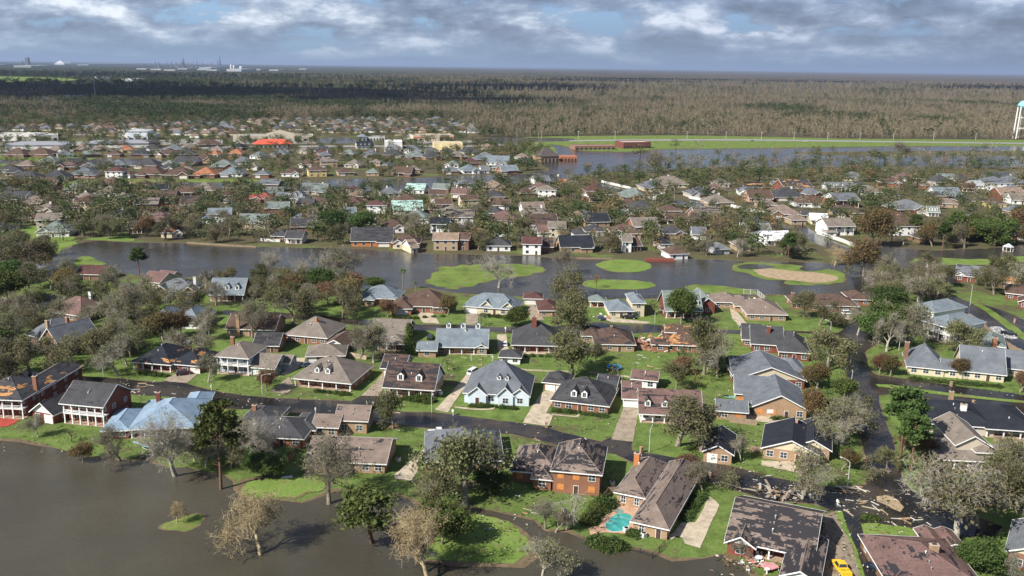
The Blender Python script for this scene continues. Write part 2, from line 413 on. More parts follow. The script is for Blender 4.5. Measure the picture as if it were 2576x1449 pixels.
# greens and bunkers standing out of the lagoon
area('green', [(180, 668), (193, 657), (198, 647), (222, 645), (240, 653), (258, 660), (272, 664), (250, 668), (215, 671), (190, 672)], ZI, FAIRWAY, 3, .6, True, 1.0, ZB, False)
area('green', [(1085, 692), (1100, 680), (1113, 672), (1160, 668), (1219, 665), (1288, 665), (1340, 668), (1366, 678), (1345, 690), (1290, 697), (1240, 705), (1200, 717), (1150, 726), (1110, 722), (1080, 710)], ZI, FAIRWAY, 3, .9, True, 1.2, ZB, False)
area('green', [(1500, 667), (1515, 659), (1545, 654), (1590, 654), (1622, 659), (1637, 668), (1630, 678), (1600, 685), (1560, 685), (1525, 680)], ZI, BRIGHT, 3, .25, True, .8, ZB, False)
area('green', [(1465, 716), (1480, 706), (1530, 704), (1590, 706), (1635, 711), (1649, 720), (1620, 727), (1560, 728), (1500, 727)], ZI, BRIGHT, 3, .4, True, .8, ZB, False)
area('green', [(1725, 722), (1760, 716), (1830, 722), (1880, 729), (1908, 738), (1860, 741), (1790, 739), (1745, 734)], ZI, FAIRWAY, 3, .5, True, .8, ZB, False)
area('green', [(1843, 672), (1860, 663), (1890, 660), (1940, 663), (2010, 668), (2060, 676), (2110, 682), (2125, 698), (2110, 712), (2060, 716), (2000, 719), (1968, 712), (1985, 706), (1930, 704), (1885, 690), (1850, 682)], ZI, FAIRWAY, 3, .5, True, .8, ZB, False)
area('bunker', [(1895, 678), (1932, 676), (1990, 682), (2060, 687), (2100, 695), (2105, 706), (2060, 712), (2000, 707), (1950, 702), (1915, 694)], ZI+.04, SAND, 3, .5)
area('pond_water', [(1853, 671), (1880, 665), (1920, 666), (1950, 671), (1930, 676), (1890, 679), (1862, 677)], ZI+.05, LAGOON, 3, .3)
area('pond_water', [(2011, 675), (2035, 669), (2060, 671), (2073, 677), (2050, 683), (2025, 683)], ZI+.06, LAGOON, 3, .3)
area('green', [(2290, 659), (2310, 651), (2360, 649), (2430, 652), (2485, 653), (2504, 660), (2480, 667), (2420, 667), (2340, 668), (2300, 666)], ZI, BRIGHT, 3, .4, True, .8, ZB, False)
area('green', [(2515, 650), (2560, 645), (2620, 645), (2620, 660), (2560, 659)], ZI, BRIGHT, 3, .4, True, .8, ZB, False)
# islands of the south lake
area('green_island', [(398, 1330), (412, 1315), (432, 1307), (455, 1304), (480, 1297), (500, 1299), (510, 1310), (498, 1322), (478, 1332), (440, 1335), (410, 1336)], ZI, FAIRWAY, 1.5, .5, True, .9, ZB, False)
area('mud_bank', [(975, 1330), (1000, 1308), (1034, 1296), (1100, 1290), (1169, 1289), (1219, 1298), (1290, 1316), (1327, 1340), (1347, 1374), (1347, 1400), (1320, 1430), (1250, 1428), (1136, 1424), (1070, 1418), (1035, 1395), (1042, 1370), (1022, 1352), (995, 1342)], ZB, MUD, 2, 1.0, True, 0, None, False)
area('green', [(1075, 1385), (1095, 1330), (1112, 1300), (1169, 1292), (1219, 1301), (1286, 1319), (1321, 1342), (1341, 1374), (1340, 1392), (1310, 1405), (1290, 1416), (1230, 1418), (1150, 1418), (1110, 1412)], ZI, BRIGHT, 2, .7, True)
area('green', [(604, 1236), (622, 1214), (660, 1205), (700, 1203), (770, 1202), (812, 1212), (812, 1232), (770, 1240), (740, 1252), (690, 1254), (640, 1251)], ZI, BRIGHT, 2, .5, True, 2.0, ZB)
# flooded streets
area('street_water', [(-120, 900), (0, 925), (80, 935), (150, 941), (230, 948), (300, 952), (350, 958), (400, 962), (450, 955), (480, 968), (520, 980), (560, 988), (644, 998), (709, 1003), (884, 1009), (909, 996), (955, 999),
  (944, 1029), (1019, 1037), (1086, 1038), (1131, 1042), (1288, 1062), (1375, 1075), (1413, 1087), (1513, 1112), (1535, 1100), (1592, 1106), (1588, 1134), (1763, 1162), (1838, 1172), (1932, 1199), (2032, 1217), (2107, 1227),
  (2182, 1221), (2182, 1204), (2180, 1159), (2167, 1112), (2150, 1060), (2137, 999), (2132, 950), (2125, 912), (2107, 852), (2027, 838), (1932, 840), (1800, 840), (1720, 838), (1640, 836), (1560, 842), (1443, 841), (1393, 838), (1288, 839), (1230, 834), (1150, 833), (1056, 831), (919, 820), (800, 806), (694, 800), (560, 792),
  (560, 782), (694, 786), (800, 794), (919, 805), (1056, 817), (1150, 817), (1250, 824), (1393, 822), (1500, 811), (1560, 817), (1633, 816), (1720, 824), (1800, 830), (1932, 830), (2027, 834), (2107, 838), (2126, 826), (2150, 806), (2180, 800), (2172, 812), (2157, 832), (2200, 830), (2216, 850), (2200, 870), (2178, 882), (2180, 905), (2190, 935), (2206, 944), (2290, 955), (2390, 969), (2480, 981), (2545, 989), (2620, 1004), (2620, 1045), (2550, 1037), (2477, 1030), (2407, 1013), (2317, 1001), (2245, 992), (2209, 994), (2213, 1020), (2227, 1062), (2245, 1102), (2255, 1150), (2270, 1204), (2295, 1236), (2350, 1262), (2430, 1290), (2520, 1325), (2500, 1350), (2400, 1350), (2302, 1330), (2215, 1318),
  (2170, 1318), (2195, 1375), (2232, 1449), (2240, 1500), (2190, 1500), (2168, 1440), (2145, 1385), (2120, 1330), (2108, 1290), (2050, 1268), (1980, 1262), (1932, 1262), (1898, 1247), (1800, 1217), (1700, 1182), (1588, 1161), (1548, 1144), (1423, 1124), (1288, 1092), (1094, 1077), (1044, 1074), (956, 1060),
  (921, 1054), (820, 1064), (756, 1042), (686, 1028), (600, 1030), (540, 1022), (480, 1006), (420, 998), (330, 992), (250, 985), (160, 975), (80, 968), (-120, 950)], ZW, STREETW, 3, 0.35, False, 0.7, 0.03, True)
area('median_grass', [(2202, 967), (2240, 968), (2320, 980), (2420, 993), (2520, 1004), (2620, 1013), (2620, 1018), (2520, 1010), (2400, 998), (2300, 986), (2210, 973)], ZI, BRIGHT, 3, .2, False, 0, None, False)
area('street_water', [(2140, 700), (2230, 690), (2300, 700), (2382, 740), (2432, 758), (2490, 772), (2532, 785), (2590, 812), (2650, 830), (2650, 935), (2590, 900), (2540, 870), (2494, 840), (2432, 797), (2382, 767), (2320, 745), (2240, 735), (2150, 730)], ZW+.01, STREETW, 3, .5, False, 0.8, .03, True)
area('verge_grass', [(2437, 760), (2480, 785), (2532, 826), (2580, 860), (2590, 850), (2560, 825), (2500, 783), (2455, 760)], ZI, FAIRWAY, 3, .3, False, 0, None, False)
area('street_water', [(60, 775), (70, 752), (120, 742), (165, 748), (160, 765), (110, 775), (82, 790)], ZW, LAGOON, 3, 1.0, True, 1, .03, True)
area('street_water', [(1985, 560), (2010, 556), (2050, 585), (2110, 612), (2180, 642), (2170, 652), (2100, 632), (2050, 612), (2010, 592)], ZW-.02, STREETW, 3, .6, False, 0.6, .02, True)
area('street_water', [(1500, 462), (1530, 466), (1600, 484), (1680, 500), (1760, 515), (1835, 535), (1900, 548), (1990, 570), (1985, 578), (1890, 556), (1820, 542), (1750, 524), (1670, 508), (1590, 492), (1500, 472)], ZW-.02, STREETW, 3, .6, False, 0.6, .02, True)
area('pond_water', [(1468, 528), (1480, 521), (1505, 523), (1512, 533), (1490, 540), (1470, 538)], ZW, LAGOON, 3, .6, True, 1, .03, True)
# canal behind, big flooded meadow
area('canal_water', [(375, 462), (440, 458), (520, 461), (600, 460), (644, 458), (760, 456), (869, 450), (1000, 449), (1119, 445), (1200, 441), (1288, 438), (1340, 436), (1382, 428), (1360, 410), (1392, 398), (1400, 385), (1378, 368), (1400, 366), (1463, 381), (1530, 384), (1588, 384), (1663, 377), (1780, 376), (1932, 374), (2100, 372), (2307, 369), (2640, 368), (2640, 378), (2307, 380), (2100, 382), (1990, 385),
  (2060, 390), (2250, 393), (2640, 395), (2640, 418), (2250, 420), (2100, 421), (1950, 422), (1800, 421), (1700, 425), (1638, 436), (1563, 432), (1470, 440), (1438, 446), (1400, 455), (1330, 462), (1288, 463), (1144, 473), (1000, 478), (944, 481), (800, 476), (644, 474), (520, 476), (400, 474)], ZW, LAGOON, 6, 1.6, True, 2.5, .03, True)
area('canal_water', [(2400, 440), (2440, 434), (2520, 433), (2640, 428), (2640, 452), (2520, 456), (2440, 452), (2400, 450)], ZW, LAGOON, 6, 1.2, True, 2, .03, True)
area('canal_water', [(215, 404), (260, 399), (330, 400), (400, 399), (430, 402), (420, 412), (380, 418), (300, 418), (250, 417), (225, 412)], ZW, LAGOON, 6, 1, True, 2, .03, True)
area('canal_water', [(-60, 404), (0, 402), (60, 402), (75, 407), (60, 411), (0, 412), (-60, 412)], ZW, LAGOON, 6, 1, True, 2, .03, True)
area('pond_water', [(795, 352), (840, 346), (870, 346), (900, 350), (930, 353), (945, 357), (900, 360), (820, 360)], ZW, LAGOON, 8, 1, True, 2, .03, True)
area('pond_water', [(1190, 352), (1220, 347), (1290, 346), (1432, 348), (1432, 355), (1330, 357), (1290, 360), (1210, 360)], ZW, LAGOON, 8, 1, True, 2, .03, True)
# levee pastures with the highway
area('pasture', [(1310, 348), (1345, 343), (1500, 342), (1720, 341), (1950, 345), (2130, 349), (2400, 351), (2640, 354), (2640, 367), (2307, 367), (2100, 370), (1932, 372), (1780, 374), (1663, 375), (1588, 381), (1530, 381), (1463, 378), (1400, 364), (1340, 366), (1305, 376)], .05, FAIRWAY, 8, 2, True)
area('pasture', [(1316, 372), (1340, 366), (1385, 366), (1400, 385), (1385, 398), (1340, 392), (1318, 384)], .08, BRIGHT, 6, 2, True)
ROADC = concrete((.30, .30, .29), 'highway_concrete')
area('highway', [(1432, 353), (1560, 351), (1800, 350), (1950, 351), (2100, 353), (2300, 356), (2640, 360), (2640, 363), (2300, 359), (2100, 356.5), (1950, 354.5), (1800, 353.5), (1560, 354.5), (1432, 356)], .12, ROADC, 12, 0, False)
area('highway', [(-40, 378), (300, 377), (592, 368), (800, 366), (1000, 366), (1190, 366), (1310, 361), (1310, 364), (1190, 369.5), (1000, 370), (800, 370), (592, 372), (300, 381), (-40, 382)], .1, ROADC, 12, 0, False)
area('car_park', [(-40, 357), (150, 356), (230, 356), (300, 350), (400, 352), (470, 350), (560, 352), (560, 362), (300, 366), (-40, 368)], .12, concrete((.34, .32, .29), 'car_park_paving'), 12, 1, False)
area('car_park', [(592, 357), (790, 356), (800, 361), (700, 363), (592, 362)], .12, concrete((.40, .37, .32), 'car_park_paving'), 12, 1, False)
area('car_park', [(1035, 354), (1190, 353), (1200, 360), (1040, 361)], .13, concrete((.34, .33, .31), 'car_park_paving'), 12, 1, False)
area('mown_field', [(-40, 388), (250, 400), (200, 412), (100, 418), (60, 425), (-40, 432)], .02, FAIRWAY, 8, 2, True)
area('mown_field', [(110, 460), (240, 452), (330, 452), (470, 450), (640, 452), (640, 458), (500, 459), (372, 460), (260, 470), (120, 478)], .03, FAIRWAY, 8, 2, True)
area('mown_field', [(372, 478), (520, 478), (644, 476), (680, 484), (560, 492), (400, 492)], .03, FAIRWAY, 8, 2, True)
area('mown_field', [(30, 575), (100, 570), (170, 590), (200, 606), (170, 622), (140, 636), (90, 616), (40, 598)], .03, BRIGHT, 6, 1.5, True)
area('mown_field', [(215, 602), (300, 595), (340, 600), (330, 608), (250, 604)], .05, BRIGHT, 6, .8, True)
area('sand_bank', [(240, 459), (330, 457), (345, 462), (300, 466), (250, 465)], .05, SAND, 8, 1, True)
# drives, decks, patios
DR = concrete((.50, .42, .31), 'pale_concrete'); DRB = concrete((.33, .27, .20), 'dirty_concrete'); PINK = concrete((.52, .33, .22), 'pink_deck')
REDP = concrete((.40, .07, .05), 'red_paving')
def drive(i, j, L, mat=DR, z=.11, name='driveway', amp=.12, curve=False): area(name, tl(i, j, L), z, mat, 1.5, amp, curve)
drive(2, 3, [(1985, 650), (2050, 700), (2090, 740), (2010, 900), (1890, 1170), (1740, 1130), (1715, 1070), (1660, 1048), (1605, 1085), (1570, 1060), (1640, 1000), (1720, 905), (1840, 915), (1900, 820)])
drive(1, 3, [(1390, 430), (1640, 220), (1760, 110), (1740, 60), (1830, 10), (1850, 40), (1660, 250), (1620, 400), (1560, 490), (1400, 480)], DR)
drive(2, 2, [(330, 1040), (480, 1040), (345, 1260), (412, 1285), (370, 1392), (105, 1360), (200, 1200), (300, 1060)], DR)
area('driveway', [(1568, 1026), (1608, 1028), (1592, 1112), (1538, 1106), (1545, 1087)], .11, DRB, 1.5, .1, False)
drive(1, 2, [(1275, 870), (1335, 875), (1290, 1000), (1240, 1092), (1060, 1086)], DRB)
drive(1, 2, [(2110, 880), (2180, 880), (2060, 1060), (2000, 1150), (1930, 1255), (1805, 1225), (1960, 1060)], DR)
drive(1, 2, [(1620, 250), (1780, 250), (1850, 362), (1680, 352)], DR); drive(1, 2, [(2110, 258), (2240, 258), (2230, 372), (2110, 372)], DRB)
drive(1, 2, [(2425, 470), (2520, 470), (2545, 625), (2435, 632)], DR); drive(0, 2, [(1800, 850), (1990, 868), (1880, 960), (1700, 945), (1640, 930)], DRB)
drive(1, 2, [(130, 1050), (330, 900), (390, 990), (300, 1070)], DRB); drive(1, 2, [(330, 700), (500, 705), (480, 780), (300, 880), (250, 870), (330, 800)], DR)
drive(3, 2, [(720, 256), (905, 300), (870, 345), (800, 330)], DR); drive(2, 2, [(2190, 200), (2260, 240), (2390, 390), (2290, 390), (2210, 300)], DR)
drive(3, 3, [(560, 830), (680, 800), (780, 960), (850, 1150), (930, 1449), (960, 1600), (510, 1600), (545, 1100)], concrete((.27, .22, .16), 'littered_drive'))
drive(3, 3, [(675, 795), (745, 800), (800, 980), (900, 1200), (970, 1449), (990, 1550), (950, 1550), (850, 1150), (740, 960)], BRIGHT, .14, 'verge_grass', .1)
drive(3, 3, [(930, 925), (1080, 920), (1480, 975), (1650, 1020), (1800, 1100), (1700, 1200), (1200, 1190), (1210, 1449), (1190, 1500), (1060, 1320), (980, 1080)], BRIGHT, .14, 'lawn', .15)
drive(3, 3, [(-60, 290), (250, 300), (330, 420), (100, 372), (-60, 340)], DR); drive(3, 3, [(1090, 650), (1200, 640), (1330, 690), (1370, 760), (1320, 800), (1200, 740), (1100, 700)], SAND, .10, 'sand_bank', .6, True)
drive(2, 3, [(1050, 712), (1180, 735), (1290, 760), (1215, 1010), (1150, 1032), (1030, 1025), (930, 1015), (880, 1030), (790, 1040), (768, 970), (880, 945), (875, 890), (960, 830), (975, 780), (1040, 760)], PINK, .13, 'pool_deck')
drive(2, 2, [(2350, 1225), (2580, 1235), (2740, 1330), (2740, 1375), (2330, 1330)], DR, .1, 'patio')
drive(2, 2, [(100, 665), (160, 630), (330, 630), (340, 668)], DR, .1, 'patio'); drive(0, 2, [(-260, 1290), (60, 1312), (200, 1332), (90, 1390), (30, 1400), (-260, 1390)], REDP, .12, 'red_patio')
drive(3, 3, [(2310, 385), (2600, 390), (2650, 620), (2560, 590), (2480, 420)], DRB, .1); drive(2, 2, [(150, 175), (225, 175), (330, 330), (180, 320)], DRB)
drive(2, 2, [(880, 300), (1000, 300), (1250, 330), (1400, 345), (1350, 362), (1000, 345)], DR); drive(2, 2, [(1220, 520), (1330, 505), (1400, 560), (1390, 640), (1260, 610)], concrete((.36, .2, .12), 'rubble_ground'), .1, 'rubble_ground', .8)
# pools
def pool(i, j, L, col, z=.17):
    m, t, b = newmat('pool_water'); g = t.add('ShaderNodeNewGeometry')
    n = t.noise(g.outputs['Position'], .5, 4, .6)
    setc(t, b, t.ramp(n, [(.3, tuple(x*.55 for x in col)), (.6, col)]), .08, .5)
    ring = smooth_ring([G(*T(i, j, u, v)) for u, v in L], 1.0, 0, 1)
    o = sheet('pool', ring, z, m, None)
    rim = offset_ring(ring, .35, 3); r = sheet('pool_coping', rim, z-.012, concrete((.6, .55, .47), 'coping'), None); r.parent = o
    return o
p = pool(2, 3, [(940, 940), (975, 895), (1015, 850), (1050, 832), (1120, 822), (1190, 838), (1205, 865), (1170, 950), (1155, 985), (1100, 1002), (1010, 1008), (965, 992)], (.07, .40, .36)); tag(p, 'turquoise kidney-shaped swimming pool on the pink deck beside the long grey roof', 'pool')
p = pool(2, 3, [(1030, 800), (1050, 780), (1090, 778), (1120, 795), (1118, 815), (1080, 828), (1045, 820)], (.25, .36, .3), .19); p.name = 'hot_tub'; tag(p, 'small round pale hot tub at the end of the turquoise swimming pool', 'hot tub')
p = pool(0, 3, [(1440, 150), (1500, 120), (1600, 112), (1690, 118), (1730, 150), (1650, 190), (1560, 190), (1470, 178)], (.02, .045, .02)); tag(p, 'murky dark green pool behind the light blue roofed house', 'pool')
p = pool(2, 2, [(2130, 1095), (2180, 1090), (2260, 1095), (2310, 1112), (2300, 1120), (2200, 1112)], (.2, .5, .45)); tag(p, 'pale green pool beside the slate-roofed gable complex', 'pool')
# ================================================================== house builder
WALLW = dict(brick='brick', redbrick='red brick', tanbrick='tan brick', brown='brown', white='white', cream='cream', bluewhite='pale blue', grey='grey', beige='beige',
             tan='tan', yellow='yellow', pink='pink', orange='orange', greyblue='grey-blue')
ROOFW = dict(charcoal='charcoal', black='black', taupe='taupe', brown='brown', grey='grey', slate='slate', bluegrey='blue-grey', greengrey='green-grey', maroon='maroon',
             mauve='mauve', red='red', orange='orange', mint='mint green', blue='light blue', pale='pale grey', tan='tan', mauvetaupe='taupe', white='white')
HOUSES = []   # (object, centre x, centre y, radius)
RECTS = []    # footprints for keeping trees off roofs
def roof_block(mb, fb, gb, blk, oh, ridges):
    x0, x1, y0, y1, h, kind, pitch = blk
    X0, X1, Y0, Y1 = x0-oh, x1+oh, y0-oh, y1+oh
    ze = h-0.12; zb = ze-0.10; xm, ym = (X0+X1)/2, (Y0+Y1)/2
    if kind == 'hx' and (X1-X0) < (Y1-Y0): kind = 'hy'
    elif kind == 'hy' and (X1-X0) > (Y1-Y0): kind = 'hx'
    def fas(xa, xb, ya, yb): fb.box(xa, xb, ya, yb, ze-.24, ze+.03)
    if kind in ('hx', 'hy'):
        if kind == 'hx':
            hw = (Y1-Y0)/2; rz = ze+pitch*hw; r0 = (X0+hw, ym, rz); r1 = (X1-hw, ym, rz)
            e = [(X0, Y0, ze), (X1, Y0, ze), (X1, Y1, ze), (X0, Y1, ze)]
            mb.face([e[0], e[1], r1, r0]); mb.face([e[1], e[2], r1]); mb.face([e[2], e[3], r0, r1]); mb.face([e[3], e[0], r0])
            ridges += [(e[0], r0), (e[3], r0), (e[1], r1), (e[2], r1), (r0, r1)]
        else:
            hw = (X1-X0)/2; rz = ze+pitch*hw; r0 = (xm, Y0+hw, rz); r1 = (xm, Y1-hw, rz)
            e = [(X0, Y0, ze), (X1, Y0, ze), (X1, Y1, ze), (X0, Y1, ze)]
            mb.face([e[0], e[1], r0]); mb.face([e[1], e[2], r1, r0]); mb.face([e[2], e[3], r1]); mb.face([e[3], e[0], r0, r1])
            ridges += [(e[0], r0), (e[1], r0), (e[2], r1), (e[3], r1), (r0, r1)]
        mb.box(X0, X1, Y0, Y1, zb, ze-.004)
        fas(X0-.05, X1+.05, Y0-.05, Y0-.004); fas(X0-.05, X1+.05, Y1+.004, Y1+.05); fas(X0-.05, X0-.004, Y0, Y1); fas(X1+.004, X1+.05, Y0, Y1)
        return rz
    if kind == 's':
        rz = ze+pitch*(Y1-Y0)
        mb.poly([(X0, Y0, zb), (X1, Y0, zb), (X1, Y1, rz-.12), (X0, Y1, rz-.12)], [(X0, Y0, ze), (X1, Y0, ze), (X1, Y1, rz), (X0, Y1, rz)])
        fas(X0-.05, X1+.05, Y0-.05, Y0-.004); return rz
    th = .14
    if kind == 'gx':
        hw = (Y1-Y0)/2; rz = ze+pitch*hw
        mb.poly([(X0, Y0, ze-th), (X1, Y0, ze-th), (X1, ym, rz-th), (X0, ym, rz-th)], [(X0, Y0, ze), (X1, Y0, ze), (X1, ym, rz), (X0, ym, rz)])
        mb.poly([(X0, ym, rz-th), (X1, ym, rz-th), (X1, Y1, ze-th), (X0, Y1, ze-th)], [(X0, ym, rz), (X1, ym, rz), (X1, Y1, ze), (X0, Y1, ze)])
        ridges += [((X0, ym, rz), (X1, ym, rz))]
        fas(X0, X1, Y0-.05, Y0-.004); fas(X0, X1, Y1+.004, Y1+.05)
        for xa, xb in ((X0-.05, X0-.004), (X1+.004, X1+.05)):
            for (ya, yb) in ((Y0-.05, ym), (Y1+.05, ym)):
                fb.poly([(xa, ya, ze-.26), (xb, ya, ze-.26), (xb, yb, rz-.26), (xa, yb, rz-.26)], [(xa, ya, ze+.04), (xb, ya, ze+.04), (xb, yb, rz+.04), (xa, yb, rz+.04)])
        hz = pitch*((y1-y0)/2)+pitch*oh-.12-.2
        for xa, xb in ((x0, x0+.15), (x1-.15, x1)):
            gb.poly([(xa, y0, h), (xa, y1, h), (xa, (y0+y1)/2, h+hz)], [(xb, y0, h), (xb, y1, h), (xb, (y0+y1)/2, h+hz)])
    else:
        hw = (X1-X0)/2; rz = ze+pitch*hw
        mb.poly([(X0, Y0, ze-th), (xm, Y0, rz-th), (xm, Y1, rz-th), (X0, Y1, ze-th)], [(X0, Y0, ze), (xm, Y0, rz), (xm, Y1, rz), (X0, Y1, ze)])
        mb.poly([(xm, Y0, rz-th), (X1, Y0, ze-th), (X1, Y1, ze-th), (xm, Y1, rz-th)], [(xm, Y0, rz), (X1, Y0, ze), (X1, Y1, ze), (xm, Y1, rz)])
        ridges += [((xm, Y0, rz), (xm, Y1, rz))]
        fas(X0-.05, X0-.004, Y0, Y1); fas(X1+.004, X1+.05, Y0, Y1)
        for ya, yb in ((Y0-.05, Y0-.004), (Y1+.004, Y1+.05)):
            for xa in (X0-.05, X1+.05):
                fb.poly([(xa, ya, ze-.26), (xm, ya, rz-.26), (xm, yb, rz-.26), (xa, yb, ze-.26)], [(xa, ya, ze+.04), (xm, ya, rz+.04), (xm, yb, rz+.04), (xa, yb, ze+.04)])
        hz = pitch*((x1-x0)/2)+pitch*oh-.12-.2
        for ya, yb in ((y0, y0+.15), (y1-.15, y1)):
            gb.poly([(x0, ya, h), (x1, ya, h), ((x0+x1)/2, ya, h+hz)], [(x0, yb, h), (x1, yb, h), ((x0+x1)/2, yb, h+hz)])
    return rz
def window_obj(root, p, side, w, h, detail, white=True, board=False, name='window'):
    """window standing proud of a wall; side: f front, r right, l left"""
    def xf(q):
        a, d, z = q
        if side == 'f': return (p[0]+a, p[1]-d, p[2]+z)
        if side == 'r': return (p[0]+d, p[1]+a, p[2]+z)
        return (p[0]-d, p[1]-a, p[2]+z)
    fr = MB(); t = .09
    if board:
        fr.box(-w/2, w/2, 0.0, .06, 0, h, 0, xf); return fr.build('board', [WOODORANGE], root)
    if name == 'window':
        fr.box(-w/2-t, w/2+t, 0, .07, -t, 0, 0, xf); fr.box(-w/2-t, w/2+t, 0, .07, h, h+t, 0, xf)
        fr.box(-w/2-t, -w/2, 0, .07, 0, h, 0, xf); fr.box(w/2, w/2+t, 0, .07, 0, h, 0, xf)
        if detail == 2 and w > .9: fr.box(-.035, .035, .0, .06, 0, h, 0, xf); fr.box(-w/2, w/2, .0, .062, h*.5-.03, h*.5+.03, 0, xf)
        pn = MB(); pn.box(-w/2, w/2, 0, .035, 0, h, 0, xf)
        if detail == 2:
            f = fr.build('window', [WHITE], root); pn.build('pane', [glass()], f); return f
        for fc in pn.f: pass
        n = len(fr.v); fr.v += pn.v; fr.f += [tuple(n+i for i in q) for q in pn.f]; fr.m += [1]*len(pn.f)
        return fr.build('window', [WHITE, glass()], root)
    if name == 'door':
        fr.box(-w/2-.1, w/2+.1, 0, .05, 0, h+.1, 0, xf); fr.box(-w/2, w/2, .05, .08, 0, h, 1, xf)
        return fr.build('door', [WHITE, paint('door_paint', (.09, .05, .035), .5)], root)
    if name == 'garage_door':
        k = max(2, int(h/.6))
        for i in range(k): fr.box(-w/2, w/2, 0, .06, i*h/k+.02, (i+1)*h/k-.02, 0, xf)
        fr.box(-w/2-.1, -w/2, 0, .08, 0, h+.1, 1, xf); fr.box(w/2, w/2+.1, 0, .08, 0, h+.1, 1, xf); fr.box(-w/2, w/2, 0, .08, h, h+.1, 1, xf)
        return fr.build('garage_door', [GARAGE, WHITE], root)

def house(label, blocks, roof='charcoal', wall='brick', miss=0.0, orange=0.0, gable=None, dorm=(), chim=(), garage=(), boards=False, cat='house', detail=2,
          name='house', group=None, door=True, pitch=.5, rot=0.0, vents=4, doorcol=None, win=True, oh=.6, winw=1.55, solar=None):
    hr = random.Random(hash((int(blocks[0][0]*7), int(blocks[0][1]*13))) & 0xffff)
    A = G(blocks[0][0], blocks[0][1]); B = G(blocks[0][2], blocks[0][3])
    ang = atan2(B.y-A.y, B.x-A.x)+rot
    ex = Vector((cos(ang), sin(ang), 0)); ey = Vector((-ex.y, ex.x, 0))
    root = empty(name, A, ang)
    bl = []
    for b in blocks:
        opt = b[-1] if isinstance(b[-1], dict) else {}
        a = G(b[0], b[1]); c = G(b[2], b[3]); x0 = (a-A).dot(ex); x1 = (c-A).dot(ex); y0 = (a-A).dot(ey)
        bl.append([x0, x1, y0, y0+b[4]*(1.18 if b[4] > 8 and not opt.get('open') else 1.0), b[5], b[6], opt.get('p', pitch), opt])
    rb, fb, wb, gb = MB(), MB(), MB(), MB(); ridges = []; rzs = []
    col = MB(); fl = MB(); rail = MB()
    for i, (x0, x1, y0, y1, h, kind, pt, opt) in enumerate(bl):
        rzs.append(roof_block(rb, fb, gb, (x0, x1, y0, y1, h, kind, pt), oh, ridges))
        pr = opt.get('porch', 0)
        e = .003*i
        if not opt.get('open'): wb.box(x0+e, x1-e, y0+pr+e, y1-e, -.3, h-e)
        if pr or opt.get('open'):
            n = opt.get('cols', max(3, int((x1-x0)/3)+1)); yy = y0+.2
            for k in range(n):
                xx = x0+.2+(x1-x0-.4)*k/(n-1)
                col.box(xx-.14, xx+.14, yy-.14, yy+.14, 0.1, h-.12); col.box(xx-.2, xx+.2, yy-.2, yy+.2, .1, .35)
            if opt.get('open'):
                for xx in (x0+.2, x1-.2): col.box(xx-.12, xx+.12, y1-.4, y1-.15, 0, h-.12)
            fl.box(x0, x1, y0-.05, y0+max(pr, .3), -.2, .13)
            if opt.get('bal'):
                hb = h*.5
                rail.box(x0-.1, x1+.1, y0, y0+pr, hb-.15, hb+.1)
                rail.box(x0, x1, y0+.05, y0+.1, hb+.95, hb+1.05)
                for k in range(int((x1-x0)/.28)): rail.box(x0+k*.28, x0+k*.28+.05, y0+.05, y0+.09, hb+.1, hb+.95)
    s = hr.randint(0, 30)
    rm = roofmat(roof, miss, orange, s if miss or orange else s % 4)
    ro = rb.build('roof', [rm], root)
    if detail >= 1: fb.build('fascia', [WHITE], root)
    if detail == 2:
        rc = MB()
        for a, b in ridges: rc.tube(Vector(a)+Vector((0, 0, .0)), Vector(b)+Vector((0, 0, .0)), .09, .09, 4)
        cc = tuple(min(1, c*1.25) for c in ROOFC[roof]); rc.build('ridge_cap', [paint('ridge_'+roof, cc, .9, .3)], ro)
    wm = wallmat(wall)
    wb.build('wall', [wm], root)
    for k in range(0, len(gb.v), 6):
        g1 = MB(); g1.poly(gb.v[k:k+3], gb.v[k+3:k+6]); g1.build('gable', [wallmat(gable) if gable else wm], root)
    if col.f: col.build('column', [WHITE], root) if detail < 2 else None
    if col.f and detail == 2:
        # each column a part of its own
        for k in range(0, len(col.f), 6):
            pass
        boxes = {}
        for k in range(0, len(col.v), 8):
            cxk = round(sum(v[0] for v in col.v[k:k+8])/8, 2), round(sum(v[1] for v in col.v[k:k+8])/8, 2)
            boxes.setdefault(cxk, []).append(k)
        for key, ks in boxes.items():
            c1 = MB()
            for k in ks:
                n = len(c1.v); c1.v += col.v[k:k+8]
                for q in ((0, 3, 2, 1), (4, 5, 6, 7), (0, 1, 5, 4), (1, 2, 6, 5), (2, 3, 7, 6), (3, 0, 4, 7)): c1.f.append(tuple(n+i for i in q)); c1.m.append(0)
            c1.build('column', [WHITE], root)
    if fl.f: fl.build('porch_floor', [concrete((.42, .3, .22), 'porch_slab')], root)
    if rail.f: rail.build('balcony', [WHITE], root)
    def blocked(x, y, me):
        for j, b in enumerate(bl):
            if j != me and b[0]-.3 < x < b[1]+.3 and b[2]-.3 < y < b[3]+.3 and not b[7].get('open'): return True
        return False
    gset = {}
    for (bi, f0, f1) in garage:
        x0, x1, y0, y1, h = bl[bi][:5]; pr = bl[bi][7].get('porch', 0); a = x0+(x1-x0)*f0; b = x0+(x1-x0)*f1
        window_obj(root, ((a+b)/2, y0+pr+.004*bi, 0), 'f', b-a, 2.3, detail, name='garage_door'); gset.setdefault(bi, []).append((a-.8, b+.8))
    placed_door = not door
